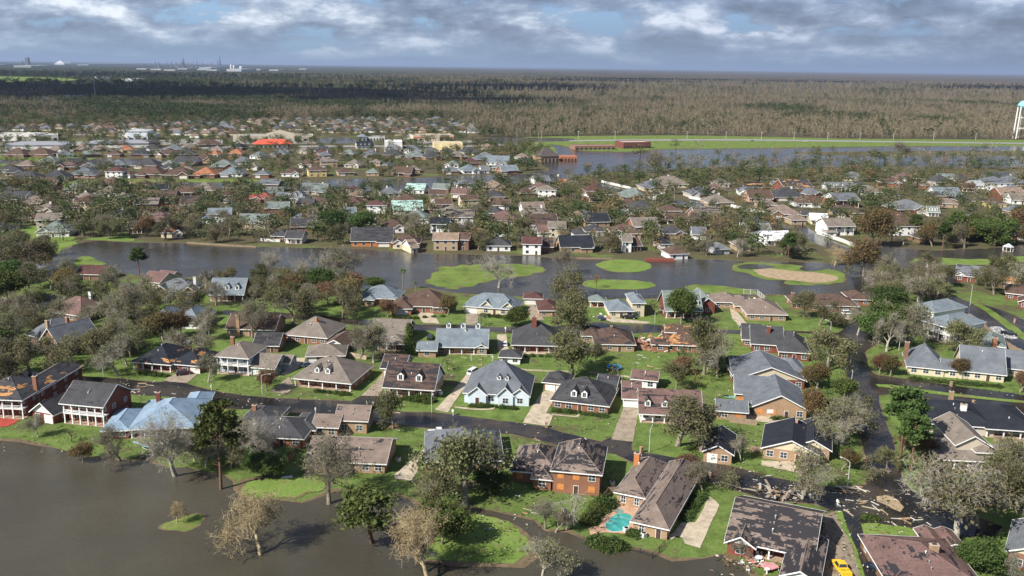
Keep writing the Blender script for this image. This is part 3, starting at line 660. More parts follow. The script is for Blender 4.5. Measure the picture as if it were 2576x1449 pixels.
    if detail >= 1 and win:
        sidev = 'r' if A.x < 0 else 'l'
        for i, (x0, x1, y0, y1, h, kind, pt, opt) in enumerate(bl):
            if opt.get('nowin') or opt.get('open'): continue
            pr = opt.get('porch', 0); yf = y0+pr+.003*i
            for fl_i in range(2 if h > 4.5 else 1):
                zb = .8+fl_i*(h*.5)
                n = max(1, int((x1-x0)/(3.0 if detail == 2 else 4.2)))
                for k in range(n):
                    xx = x0+(x1-x0)*(k+.5)/n
                    if blocked(xx, yf-.3, i): continue
                    if fl_i == 0 and any(a < xx < b for a, b in gset.get(i, [])): continue
                    if not placed_door and fl_i == 0 and (k == n//2):
                        window_obj(root, (xx, yf, 0), 'f', 1.0, 2.1, detail, name='door'); placed_door = True
                        continue
                    window_obj(root, (xx, yf, zb), 'f', winw, 1.5 if not pr else 1.7, detail, board=boards and hr.random() < .7)
                n = max(1, int((y1-y0)/5.5))
                if detail == 2:
                    for k in range(n):
                        yy = y0+pr+(y1-y0-pr)*(k+.5)/n; xx = x1-.003*i if sidev == 'r' else x0+.003*i
                        if blocked(xx+(.3 if sidev == 'r' else -.3), yy, i): continue
                        window_obj(root, (xx, yy, zb), sidev, 1.1, 1.2, detail)
    for d in dorm:
        bi, xf = d[0], d[1]; dw = d[2] if len(d) > 2 else 1.5; yfr = d[3] if len(d) > 3 else .30
        x0, x1, y0, y1, h, kind, pt, opt = bl[bi]; xx = x0+(x1-x0)*xf; hw = (y1-y0)/2+oh
        yy = y0-oh+hw*yfr; zb = h-.12+pt*(hw*yfr); hh = dw*.95; back = min((hh+.5)/pt+.2, hw*(1-yfr)+.2)
        dm = MB(); dm.box(xx-dw/2, xx+dw/2, yy, yy+back, zb-.3, zb+hh, 0)
        pk = hh+dw*.42
        dm.poly([(xx-dw/2, yy, zb+hh), (xx+dw/2, yy, zb+hh), (xx, yy, zb+pk)], [(xx-dw/2, yy+.1, zb+hh), (xx+dw/2, yy+.1, zb+hh), (xx, yy+.1, zb+pk)], 0)
        o2 = .18; k2 = dw*.42/(dw/2)
        L0 = (xx-dw/2-o2, zb+hh-o2*k2); R0 = (xx+dw/2+o2, L0[1]); P0 = (xx, zb+pk+.04)
        for (ax, az_), (bx, bz) in ((L0, P0), (P0, R0)):
            dm.poly([(ax, yy-.2, az_), (bx, yy-.2, bz), (bx, yy+back+.3, bz), (ax, yy+back+.3, az_)], [(ax, yy-.2, az_+.09), (bx, yy-.2, bz+.09), (bx, yy+back+.3, bz+.09), (ax, yy+back+.3, az_+.09)], 1)
        dm.box(xx-dw*.27, xx+dw*.27, yy-.04, yy, zb+.25, zb+hh-.12, 2)
        dm.box(xx-.03, xx+.03, yy-.06, yy-.04, zb+.25, zb+hh-.12, 0)
        dm.build('dormer', [WHITE, rm, glass()], ro)
    for c in chim:
        bi, xf, yf, up = c[:4]; cm = c[4] if len(c) > 4 else 'brick'; cw = c[5] if len(c) > 5 else 1.1
        x0, x1, y0, y1, h = bl[bi][:5]; xx = x0+(x1-x0)*xf; yy = y0+(y1-y0)*yf; outside = xf < .02 or xf > .98 or yf < .02
        zt = max(rzs[bi], h)+up if up < 50 else up-50
        cb = MB(); cb.box(xx-cw/2, xx+cw/2, yy-.45, yy+.45, 0 if outside else h-.2, zt, 0); cb.box(xx-cw/2-.08, xx+cw/2+.08, yy-.53, yy+.53, zt, zt+.18, 1)
        cb.box(xx-cw/4, xx+cw/4, yy-.2, yy+.2, zt+.18, zt+.35, 2)
        cb.build('chimney', [wallmat(cm), paint('chimney_cap', (.45, .36, .28), .9), paint('flue', (.05, .04, .04), .9)], root if outside else ro)
    if detail == 2:
        for k in range(vents):
            b = hr.choice(bl); x0, x1, y0, y1, h, kind, pt, opt = b
            if kind not in ('hx', 'gx'): continue
            hw = (y1-y0)/2+oh; u = hr.uniform(.35, .85)*hw; xx = hr.uniform(x0+hw*.8, x1-hw*.8) if x1-x0 > 2*hw else (x0+x1)/2
            zz = h-.12+pt*u; yy = y0-oh+u
            v = MB(); v.tube((xx, yy, zz-.1), (xx, yy, zz+.4), .09, .09, 6); v.tube((xx, yy, zz+.4), (xx, yy, zz+.5), .2, .12, 6)
            v.build('vent', [WHITE if k % 2 else paint('vent_metal', (.3, .3, .3), .5)], ro)
    if solar:
        bi = solar; x0, x1, y0, y1, h, kind, pt, opt = bl[bi]; hw = (y1-y0)/2+oh; sp = MB()
        for a in range(3):
            for c in range(5):
                ya, yb = y0+1+a*1.5, y0+1+a*1.5+1.35; xa = x0+1.5+c*1.05+a*.0
                za = h-.12+pt*(ya-y0+oh)+.12; zb_ = h-.12+pt*(yb-y0+oh)+.12
                sp.poly([(xa, ya, za-.05), (xa+.95, ya, za-.05), (xa+.95, yb, zb_-.05), (xa, yb, zb_-.05)], [(xa, ya, za), (xa+.95, ya, za), (xa+.95, yb, zb_), (xa, yb, zb_)])
        sp.build('solar_panel', [paint('solar_cell', (.02, .04, .12), .15, .3, 3, .6)], ro)
    tag(root, label, cat, group)
    cxy = A+ex*((bl[0][0]+bl[0][1])/2)+ey*((bl[0][2]+bl[0][3])/2)
    for b in bl:
        RECTS.append((A.x, A.y, ex.x, ex.y, b[0]-1.2, b[1]+1.2, b[2]-1.2, b[3]+1.2))
    HOUSES.append((root, cxy.x, cxy.y, label))
    return root
def on_house(x, y, grow=0.0):
    for ax, ay, cx_, sx_, x0, x1, y0, y1 in RECTS:
        dx, dy = x-ax, y-ay
        if abs(dx)+abs(dy) > 80: continue
        u = dx*cx_+dy*sx_; v = -dx*sx_+dy*cx_
        if x0-grow < u < x1+grow and y0-grow < v < y1+grow: return True
    return False
def PJ(x, y, z=0):
    d = Vector((x, y, z-CAM_H)); k = d.dot(_F); return CX+F_PX*d.dot(_R)/k, CY-F_PX*d.dot(_U)/k
# ================================================================== the near houses, one by one
house('brick two-storey house with orange plywood patch on charcoal roof and white balcony at left edge',
  [(-65, 1050, 60, 1055, 13, 5.8, 'hx', dict(porch=2.4, cols=6, bal=True)), (30, 1030, 100, 1030, 20, 5.4, 'hy')], 'charcoal', 'redbrick', .3, .14, chim=[(0, 1.0, .45, .4)])
house('small brick garage with white gable and damaged dark roof left of columned brick house',
  [(84, 1058, 136, 1067, 12, 2.8, 'gy', dict(p=.75))], 'charcoal', 'redbrick', .1, gable='white', garage=[(0, .58, .95)], door=False)
house('red brick two-storey house with charcoal gable roof and white two-tier column porch',
  [(162, 1065, 263, 1075, 10.5, 6.0, 'gx', dict(porch=2.2, cols=6, bal=True, p=.62))], 'charcoal', 'redbrick', .12, vents=3)
house('wide low house with light blue shingle roof at the lake shore',
  [(330, 1104, 492, 1098, 17, 2.9, 'hx', dict(porch=2)), (262, 1106, 320, 1110, 12, 2.7, 'hy'), (455, 1062, 515, 1050, 13, 2.8, 'hx')], 'blue', 'redbrick', pitch=.42, chim=[(0, .22, .75, .6, 'redbrick')])
house('low brick house with dark charcoal hip roofs and open courtyard behind the pine',
  [(622, 1120, 762, 1127, 11, 2.8, 'hx'), (606, 1085, 690, 1085, 10, 2.8, 'hx'), (735, 1102, 790, 1106, 9, 2.8, 'hx')], 'charcoal', 'brick', .05, pitch=.4, chim=[(1, .2, .5, .5)])
house('mauve-brown gabled ranch house behind the round bare tree on the lake shore',
  [(775, 1184, 968, 1192, 12, 2.9, 'gx'), (790, 1098, 850, 1098, 8, 3.0, 'gx'), (848, 1088, 922, 1092, 8, 3.8, 'gx', dict(p=.6))], 'mauvetaupe', 'tanbrick', .18, pitch=.42, vents=5)
house('grey hip-roofed brick house half hidden by the big leafy oak above the lake',
  [(1072, 1186, 1262, 1182, 15, 2.8, 'hx')], 'slate', 'brick', .25, pitch=.5, vents=4)
house('large tan brick two-storey house with orange boarded windows and torn brown shingle roof',
  [(1390, 1238, 1507, 1249, 12.5, 5.7, 'hx', dict(p=.72)), (1288, 1210, 1400, 1226, 11.5, 3.0, 'hx', dict(p=.6)), (1341, 1230, 1384, 1238, 6, 3.0, 'hy', dict(p=.6)), (1463, 1240, 1507, 1249, 4, 5.6, 'hy')],
  'mauvetaupe', 'brick', .55, boards=True, vents=6, pitch=.55)
house('sprawling grey-brown roofed house with orange dormer recess beside the turquoise pool',
  [(1592, 1340, 1677, 1359, 27, 2.9, 'hy', dict(p=.75)), (1551, 1268, 1620, 1278, 16, 3.2, 'hx', dict(p=.7))], 'mauvetaupe', 'tanbrick', .28, chim=[(1, .05, .75, .9, 'orange', 1.3)], vents=8, winw=1.0)
house('large house with torn grey-brown shingles and white front gables at the lake bottom right',
  [(1829, 1386, 2040, 1432, 17, 2.9, 'gx', dict(porch=2.5, cols=5, p=.42)), (1828, 1394, 1893, 1407, 9.5, 2.9, 'gy', dict(p=.62)), (1966, 1478, 2052, 1500, 14, 2.8, 'gy', dict(p=.5))],
  'mauvetaupe', 'redbrick', .62, gable='white', vents=9)
house('wide mauve roofed house with brick chimney and dark torn patches at bottom edge',
  [(2236, 1500, 2470, 1512, 15, 2.8, 'hx'), (2330, 1400, 2370, 1400, 6, 2.8, 'gy'), (2378, 1403, 2415, 1403, 6, 2.8, 'gy')], 'mauve', 'brown', .3, pitch=.4, chim=[(0, .62, .45, .3, 'tanbrick', 1.6)], vents=5)
house('cream gabled brick house with pale grey roof cut by the bottom right corner',
  [(2530, 1425, 2640, 1455, 12, 3.6, 'gy', dict(p=.5))], 'grey', 'brick', .05, gable='cream')
# second row, north of the flooded street
house('brick house with black roof torn open to bright orange plywood',
  [(336, 930, 430, 938, 13, 2.9, 'hx', dict(porch=1.8, cols=5)), (430, 934, 508, 938, 11, 2.8, 'hx')], 'black', 'redbrick', .3, .3, garage=[(1, .68, .98)], pitch=.55)
house('white two-storey house with double gallery and taupe hip roof',
  [(547, 940, 626, 946, 11, 6.0, 'hx', dict(porch=2, cols=4, bal=True, p=.5)), (632, 943, 700, 940, 9, 2.8, 'gx'), (700, 930, 730, 930, 6, 2.6, 'gx')], 'taupe', 'greyblue', .0, chim=[(0, .1, .7, .6)], garage=[(1, .05, .4)])
house('taupe hip-roofed house with two white dormers and long white front porch',
  [(741, 972, 882, 986, 14, 2.9, 'hx', dict(porch=2, cols=5, p=.58))], 'taupe', 'brick', .06, dorm=[(0, .36, 1.5), (0, .55, 1.5)], vents=5)
house('brick house with torn charcoal-brown gable roof, two white dormers and pale blue side gable',
  [(968, 996, 1090, 1004, 11.5, 3.0, 'gx', dict(porch=2, cols=5, p=.78)), (962, 946, 1018, 946, 9, 2.9, 'gx', dict(p=.5))], 'brown', 'tanbrick', .55, gable='bluewhite', dorm=[(0, .3, 1.9, .3), (0, .68, 1.9, .3)], garage=[(1, .1, .5)],
  chim=[(1, 1.1, .3, 50.1+3, 'white')])
house('pale blue stucco house with steep grey roof, pointed gables and orange front door',
  [(1168, 1012, 1330, 1020, 14, 3.2, 'hx', dict(p=.85)), (1178, 1016, 1222, 1019, 7, 3.1, 'gy', dict(p=.85)), (1252, 1020, 1290, 1022, 6, 3.2, 'gy', dict(p=1.0)), (1285, 1020, 1330, 1022, 5, 3.1, 'gy', dict(p=.8))],
  'slate', 'bluewhite', .0, dorm=[(0, .52, 1.1, .42), (0, .64, 1.1, .42)], vents=3, oh=.45)
house('brick house with charcoal hip roof, two white dormers and detached double garage',
  [(1389, 1028, 1528, 1044, 13, 2.9, 'hx', dict(p=.62)), (1368, 981, 1428, 984, 8, 2.8, 'hx', dict(p=.6)), (1500, 1000, 1545, 1004, 9, 2.8, 'gx')], 'charcoal', 'brick', .35, dorm=[(0, .37, 1.7, .22), (0, .56, 1.7, .22)], garage=[(1, .08, .48), (1, .55, .95)], vents=3)
house('mauve roofed house with white dormers and garage behind the fallen spreading oak',
  [(1610, 1063, 1762, 1070, 12, 2.9, 'gx', dict(porch=1.8, cols=6, p=.62)), (1568, 1024, 1610, 1028, 10, 2.9, 'gx', dict(p=.5))], 'mauve', 'white', .38, dorm=[(0, .12, 1.6, .3), (0, .4, 1.6, .3), (0, .68, 1.6, .3)], garage=[(1, .08, .92)])
house('long white detached garage with torn mauve roof behind the dormered houses', [(1590, 974, 1650, 980, 7, 3.0, 'gx', dict(p=.45))], 'mauve', 'white', .35, garage=[(0, .05, .5)], door=False, cat='garage', name='garage')
house('big tan brick house with slate gable facing the street and carport',
  [(1895, 1046, 2027, 1056, 15, 3.1, 'gy', dict(p=.5)), (1804, 1054, 1876, 1058, 8, 2.8, 'gx', dict(p=.4)), (1850, 1012, 1930, 1012, 11, 3.0, 'gx', dict(p=.5)), (1876, 1040, 1900, 1042, 7, 2.8, 's', dict(open=True, p=.1, cols=2))], 'slate', 'tanbrick', .0, vents=4, boards=True)
house('slate-roofed brick house with cream gable behind the tan brick gable house',
  [(1850, 975, 2022, 980, 14, 3.0, 'gy', dict(p=.38)), (1843, 955, 1905, 958, 10, 2.9, 'gx'), (1990, 962, 2034, 966, 12, 2.9, 'hy')], 'slate', 'redbrick', .0, gable='cream', vents=3)
house('charcoal steep roofed brick house with red chimney left of the flooded side street',
  [(1960, 905, 2034, 910, 14, 3.2, 'hx', dict(p=.75)), (1890, 885, 1965, 885, 12, 3.2, 'gx', dict(p=.6))], 'charcoal', 'redbrick', .05, gable='white', chim=[(1, .55, .3, .6, 'redbrick')], vents=3)
house('small tan brick garage house with black roof and boarded white door',
  [(1769, 1161, 1839, 1170, 10.5, 3.0, 'gy', dict(p=.55))], 'black', 'tanbrick', 0, garage=[(0, .14, .48)], door=False, cat='garage', name='garage', vents=0)
house('black roofed house with cream gables over tan brick right of the black roofed garage',
  [(1918, 1152, 2058, 1172, 13, 3.0, 'gy', dict(p=.42)), (2000, 1150, 2084, 1160, 13, 3.3, 'gy', dict(p=.5))], 'black', 'tanbrick', 0, gable='cream', vents=2, chim=[(0, .55, .85, .5, 'pink', .6)])
# right side
house('long low house with black shingle roof and white chimney right of the tall pine',
  [(2325, 1086, 2500, 1098, 15, 2.8, 'hx', dict(p=.4)), (2480, 1100, 2610, 1108, 15, 2.8, 'hx', dict(porch=2.5, cols=4, p=.4))], 'black', 'beige', 0, chim=[(0, .62, .3, .2, 'white', 1.5), (0, .62, .9, 0, 'tanbrick')])
house('beige two-storey house with wraparound porch and bay tower above the big oak',
  [(2364, 1180, 2505, 1187, 13, 2.9, 'hx', dict(porch=2.2, cols=5, p=.3)), (2400, 1168, 2482, 1172, 13, 5.4, 'gy', dict(p=.6)), (2452, 1178, 2490, 1181, 3, 4.6, 'hx', dict(p=.5)), (2512, 1178, 2610, 1182, 8, 2.9, 'gx', dict(open=True, cols=4, p=.35))],
  'taupe', 'beige', .04, vents=2)
house('long slate-roofed brick and yellow house with tall leaning chimney across the side street',
  [(2418, 952, 2524, 963, 12, 2.8, 'gx', dict(p=.85)), (2283, 940, 2372, 947, 12, 2.8, 'hx', dict(p=.95)), (2370, 948, 2420, 953, 8, 2.8, 'gx', dict(p=.5)), (2528, 945, 2620, 956, 10, 2.8, 'gx', dict(p=.7))],
  'slate', 'cream', .0, chim=[(1, -.03, .5, .3, 'brown', 1.4)], vents=2)
house('big white plantation house with tall columns and pale grey roof',
  [(2318, 846, 2380, 868, 16, 6.2, 'hx', dict(porch=2.5, cols=6, bal=True)), (2375, 862, 2486, 842, 11, 5.8, 'hx'), (2290, 800, 2350, 815, 16, 5.0, 'hx')], 'bluegrey', 'white', .0, chim=[(1, 1.02, .3, .8, 'brick', 1.3)], rot=.12, vents=3)
house('low grey-roofed brick annex with broad brick chimney behind the white plantation house',
  [(2460, 884, 2524, 892, 12, 2.9, 'hx')], 'greengrey', 'brick', chim=[(0, .6, -.02, .6, 'brick', 1.7)], vents=1)
house('long brown-roofed brick ranch house with solar panels by the lagoon',
  [(2040, 783, 2156, 786, 11, 2.8, 'hx'), (1995, 778, 2050, 781, 10, 2.8, 'hx'), (2140, 768, 2197, 775, 10, 2.8, 'hx')], 'brown', 'brick', .12, pitch=.45, chim=[(1, .1, .5, .6, 'brick')], solar=1, vents=1)
house('tan-mauve hip-roofed house with long rear wing beside the big dormered green-grey house',
  [(1880, 806, 1976, 808, 16, 2.8, 'hx'), (1795, 775, 1862, 776, 10, 2.8, 'hx'), (1850, 785, 1900, 790, 12, 2.8, 'hx')], 'mauvetaupe', 'tanbrick', 0, pitch=.45, vents=5)
house('brick house with green-grey gable roof, three white dormers and column porch',
  [(1675, 801, 1763, 801, 12, 3.2, 'gx', dict(porch=2, cols=5, p=.85)), (1762, 789, 1797, 789, 14, 4.0, 'gy', dict(p=.8))], 'greengrey', 'redbrick', 0, dorm=[(0, .3, 1.7), (0, .57, 1.7), (0, .88, 1.7)], vents=1)
house('blue-grey roofed split-level house with cream upper storey',
  [(1533, 799, 1592, 799, 11, 2.9, 'hx'), (1590, 797, 1622, 800, 12, 5.8, 'hx')], 'bluegrey', 'cream', .08, vents=2)
house('small grey-roofed outbuilding with orange exposed boards by the lagoon', [(1484, 773, 1522, 774, 7, 2.8, 'hx', dict(porch=2, cols=3))], 'greengrey', 'orange', .3, vents=0, cat='garage', name='garage', door=False)
house('tan brick house with dark maroon hip roof behind the leafy street oak', [(1356, 797, 1404, 797, 11, 2.8, 'hx')], 'maroon', 'tanbrick', 0, vents=1)
house('small cream garage with maroon hip roof beside the lagoon', [(1319, 766, 1362, 767, 7, 2.8, 'hx')], 'maroon', 'cream', 0, garage=[(0, .1, .9)], door=False, vents=0, cat='garage', name='garage')
house('cream house with blue-grey roof, pointed gables and double garage at the lagoon',
  [(1168, 787, 1298, 796, 11, 3.0, 'hx', dict(p=.6)), (1208, 789, 1238, 791, 5, 3.0, 'gy', dict(p=.9)), (1262, 793, 1292, 796, 5, 3.0, 'gy', dict(p=.9))], 'bluegrey', 'cream', 0, garage=[(0, .03, .24)], vents=2)
house('brown-roofed red brick house with front wing and pale driveway',
  [(1010, 786, 1122, 788, 13, 2.9, 'hx', dict(p=.6)), (985, 792, 1034, 793, 11, 2.8, 'hy', dict(p=.6)), (1092, 789, 1123, 790, 6, 2.8, 'hy')], 'brown', 'brick', .12, garage=[(1, .2, .8)], vents=2)
house('grey-roofed white trimmed house left of the brown brick house by the lagoon', [(905, 765, 1000, 768, 12, 2.9, 'hx'), (918, 770, 940, 770, 5, 2.9, 'hy')], 'bluegrey', 'tanbrick', .15, vents=2)
# middle row
house('brick house with big taupe pyramid hip roof and two skylights', [(719, 860, 822, 869, 14, 2.9, 'hx', dict(p=.6))], 'taupe', 'brick', 0, vents=4, chim=[(0, .6, .35, .2, 'orange', .5)])
house('small garage with white front gable and brown roof', [(818, 886, 868, 890, 9, 2.8, 'gy', dict(p=.5))], 'brown', 'brick', 0, gable='white', door=False, vents=0, cat='garage', name='garage')
house('low taupe-roofed red brick carport house behind the dormered porch house', [(773, 915, 866, 913, 9, 2.8, 'hx')], 'taupe', 'redbrick', 0, pitch=.4, garage=[(0, .05, .25)], vents=0)
house('taupe-roofed house behind the leaning bare tree', [(950, 882, 1018, 884, 8, 2.8, 'hx', dict(porch=1.8, cols=4)), (935, 860, 1025, 862, 12, 2.9, 'gx')], 'taupe', 'brown', .05, vents=3)
house('long blue-grey gabled house with attached shed across the littered lawn',
  [(1099, 891, 1224, 893, 13, 2.9, 'gx', dict(porch=1.5, cols=5)), (1052, 899, 1096, 900, 7, 2.7, 'gx'), (1199, 893, 1224, 894, 5, 2.8, 'gy', dict(p=.55))], 'bluegrey', 'tanbrick', 0, vents=4, chim=[(0, .55, .45, .1, 'white', .5)], dorm=[(0, .2, 1.6, 1.02), (0, .5, 1.6, 1.02), (0, .8, 1.6, 1.02)])
house('brick house with steep charcoal roof and tall red brick chimney', [(1289, 886, 1412, 889, 14, 2.9, 'hx', dict(p=.7, porch=1.2, cols=5))], 'charcoal', 'redbrick', 0, chim=[(0, .43, .38, 2.0, 'redbrick', 1.6)], vents=1)
house('small white garage with charcoal hip roof beside the driveway', [(1258, 915, 1308, 917, 6, 2.6, 'hx')], 'charcoal', 'white', 0, door=False, vents=0, cat='garage', name='garage')
house('brown hip-roofed brick house with torn black patch', [(1497, 883, 1595, 885, 13, 2.8, 'hx'), (1465, 862, 1510, 863, 9, 2.8, 'hx')], 'brown', 'tanbrick', .35, vents=2, chim=[(0, .45, .5, .5, 'brown', .7)])
house('wrecked brown-roofed house with its left end torn open and orange debris',
  [(1672, 884, 1772, 889, 13, 2.8, 'hx'), (1640, 884, 1680, 886, 5, 2.8, 'hx'), (1674, 868, 1730, 869, 7, 5.0, 'gx')], 'brown', 'brick', .25, .2, vents=2, pitch=.45)
house('charcoal low-roofed brick house right of the wrecked brown house', [(1868, 871, 1914, 874, 12, 2.8, 'gx')], 'charcoal', 'brick', .1, vents=1)
# left, among the trees
house('mauve hip-roofed brick house among trees with small orange roof patch', [(122, 799, 206, 812, 12, 2.8, 'hx', dict(p=.65))], 'mauve', 'brick', .05, chim=[(0, .5, .9, .4, 'white', 1.2)], vents=2)
house('tall brick gabled house with grey roof buried in oaks at left', [(108, 888, 152, 900, 12, 4.6, 'gy', dict(p=.95)), (72, 862, 150, 868, 12, 3.2, 'hx', dict(p=.8)), (148, 872, 200, 876, 10, 3.0, 'hx', dict(p=.7))], 'grey', 'brick', .05, chim=[(0, -.02, .2, 1, 'tanbrick', 1.2), (1, .9, .6, .4, 'brick')], vents=0)
house('grey steep-roofed house behind bare trees in the left streets', [(372, 826, 430, 828, 12, 2.9, 'hx', dict(p=.7)), (440, 826, 505, 826, 12, 3.0, 'hx', dict(p=.7))], 'bluegrey', 'white', .1, vents=1)
house('brown brick house with tan chimney and arched windows behind bare trees', [(572, 845, 690, 848, 12, 2.9, 'gx')], 'brown', 'tanbrick', .1, chim=[(0, .25, -.02, 1.2, 'tanbrick', 1.1)], vents=1)
house('low house with torn striped dark roof behind the white gallery house', [(640, 886, 700, 887, 9, 2.6, 'gx')], 'charcoal', 'brown', .5, vents=1)
house('brick house with grey roof and two white-trimmed front gables', [(390, 748, 490, 748, 12, 2.9, 'hx'), (388, 750, 424, 751, 5, 2.9, 'gy', dict(p=.7)), (462, 749, 490, 749, 5, 2.9, 'gy', dict(p=.7))], 'grey', 'brick', .3, vents=1, chim=[(0, .9, .5, .5, 'white')])
house('blue-grey roofed brick house with two white dormers at the near lagoon bank', [(530, 758, 612, 758, 12, 3.0, 'gx', dict(p=.7, porch=1.5))], 'bluegrey', 'brick', 0, dorm=[(0, .5, 1.7), (0, .8, 1.7)], vents=1)
house('pale grey hip-roofed house at the left edge below the lagoon', [(5, 706, 85, 708, 14, 2.9, 'hx')], 'pale', 'greyblue', 0, vents=1)
house('maroon-roofed house half hidden by oaks below the small green island', [(195, 704, 262, 705, 9, 2.8, 'gx')], 'maroon', 'brown', .1, vents=1)
house('tan gabled boathouse with mauve roof at the near lagoon bank', [(358, 722, 402, 727, 10, 2.9, 'gx'), (395, 712, 446, 710, 8, 2.9, 'gx')], 'mauve', 'cream', 0, vents=1)
house('brick gabled house with torn grey roof right of the three white tanks', [(2404, 706, 2470, 713, 12, 2.9, 'gx'), (2402, 706, 2424, 709, 5, 2.9, 'gy', dict(p=.7))], 'grey', 'redbrick', .45, gable='white', vents=1)
house('red brick house with brown roof at right edge past the boat street', [(2530, 752, 2600, 760, 12, 2.9, 'hx'), (2562, 775, 2610, 782, 8, 2.9, 'gy')], 'brown', 'redbrick', 0, vents=1)
house('small house with orange exposed roof boards at right edge by the torn oak', [(2520, 725, 2580, 728, 8, 2.8, 'gx')], 'grey', 'brown', .3, .6, vents=0)
# ================================================================== trees
def norm(v): return v/ (np.linalg.norm(v)+1e-9)
class Skel:
    def __init__(s, seed): s.r = np.random.RandomState(seed); s.seg = []; s.tips = []
    def grow(s, p, d, L, r, lv, P):
        n = 3 if lv == 0 else 2
        for i in range(n):
            d = norm(d+s.r.normal(0, P['wob'], 3)+np.array([0, 0, P['up'][min(lv, len(P['up'])-1)]])); q = p+d*L/n; r2 = r*(.86 if lv == 0 else .78)
            s.seg.append((p, q, r, r2, lv)); p, r = q, r2
            if lv < P['lev'] and lv > 0 and i < n-1 or (lv == 0 and i == 1 and P.get('low')):
                s.child(p, d, L*P['rat']*s.r.uniform(.7, 1), r*.6, lv, P, s.r.uniform(.5, .9))
        if lv >= P['lev']: s.tips.append(p); return
        k = P['n0'] if lv == 0 else 2+(s.r.rand() < P.get('tri', .4))
        a0 = s.r.rand()*6.28
        for j in range(k):
            s.child(p, d, L*P['rat']*s.r.uniform(.8, 1.2), r*(.62 if lv == 0 else .7), lv, P, P['ang']*s.r.uniform(.6, 1.2) if lv == 0 else s.r.uniform(.3, .75), a0+j*6.28/k)
    def child(s, p, d, L, r, lv, P, ang, a=None):
        if a is None: a = s.r.rand()*6.28
        u = norm(np.cross(d, [0.3, .2, 1.0] if abs(d[2]) < .9 else [1.0, 0, 0])); v = np.cross(d, u)
        nd = d*math.cos(ang)+(u*math.cos(a)+v*math.sin(a))*math.sin(ang)
        s.grow(p, norm(nd), L, r, lv+1, P)
def tubes(seg, minr=.0, kbig=6):
    V = []; Fq = []; n = 0
    for (p, q, r0, r1, lv) in seg:
        k = kbig if r0 > .15 else (4 if r0 > .05 else 3)
        d = norm(q-p); u = norm(np.cross(d, [0.31, .2, 1.0] if abs(d[2]) < .9 else [1.0, 0.1, 0])); v = np.cross(d, u)
        a = np.arange(k)*2*pi/k; ring = np.outer(np.cos(a), u)+np.outer(np.sin(a), v)
        V.append(p+ring*max(r0, minr)); V.append(q+ring*max(r1, minr*.8))
        for i in range(k): Fq.append((n+i, n+(i+1) % k, n+k+(i+1) % k, n+k+i))
        n += 2*k
    return np.vstack(V), np.array(Fq)
def leaves(r, pts, per, rad, size, flat=.6, elong=1.7, droop=0.0):
    pts = np.repeat(np.asarray(pts), per, 0); n = len(pts)
    off = r.normal(0, 1, (n, 3)); off[:, 2] *= flat; c = pts+off*rad; c[:, 2] -= droop*np.abs(off[:, 0])*rad
    a = r.normal(0, 1, (n, 3)); a /= np.linalg.norm(a, axis=1)[:, None]
    b = np.cross(a, r.normal(0, 1, (n, 3))); b /= np.linalg.norm(b, axis=1)[:, None]
    sz = size*r.uniform(.6, 1.4, n)[:, None]; a *= sz*elong/2; b *= sz/2
    V = np.stack([c-a, c+b, c+a, c-b], 1).reshape(-1, 3); return V, np.arange(4*n).reshape(n, 4)
TP = {}     # kind -> list of (trunk mesh, crown mesh or None); unit: real metres at height H
def twigs(r, pts, per, L, rad, up=.2):
    seg = []
    for p in pts:
        for k in range(per):
            d = norm(r.normal(0, 1, 3)+np.array([0, 0, up])); seg.append((p, p+d*L*r.uniform(.5, 1.2), rad, rad*.6, 9))
    return seg
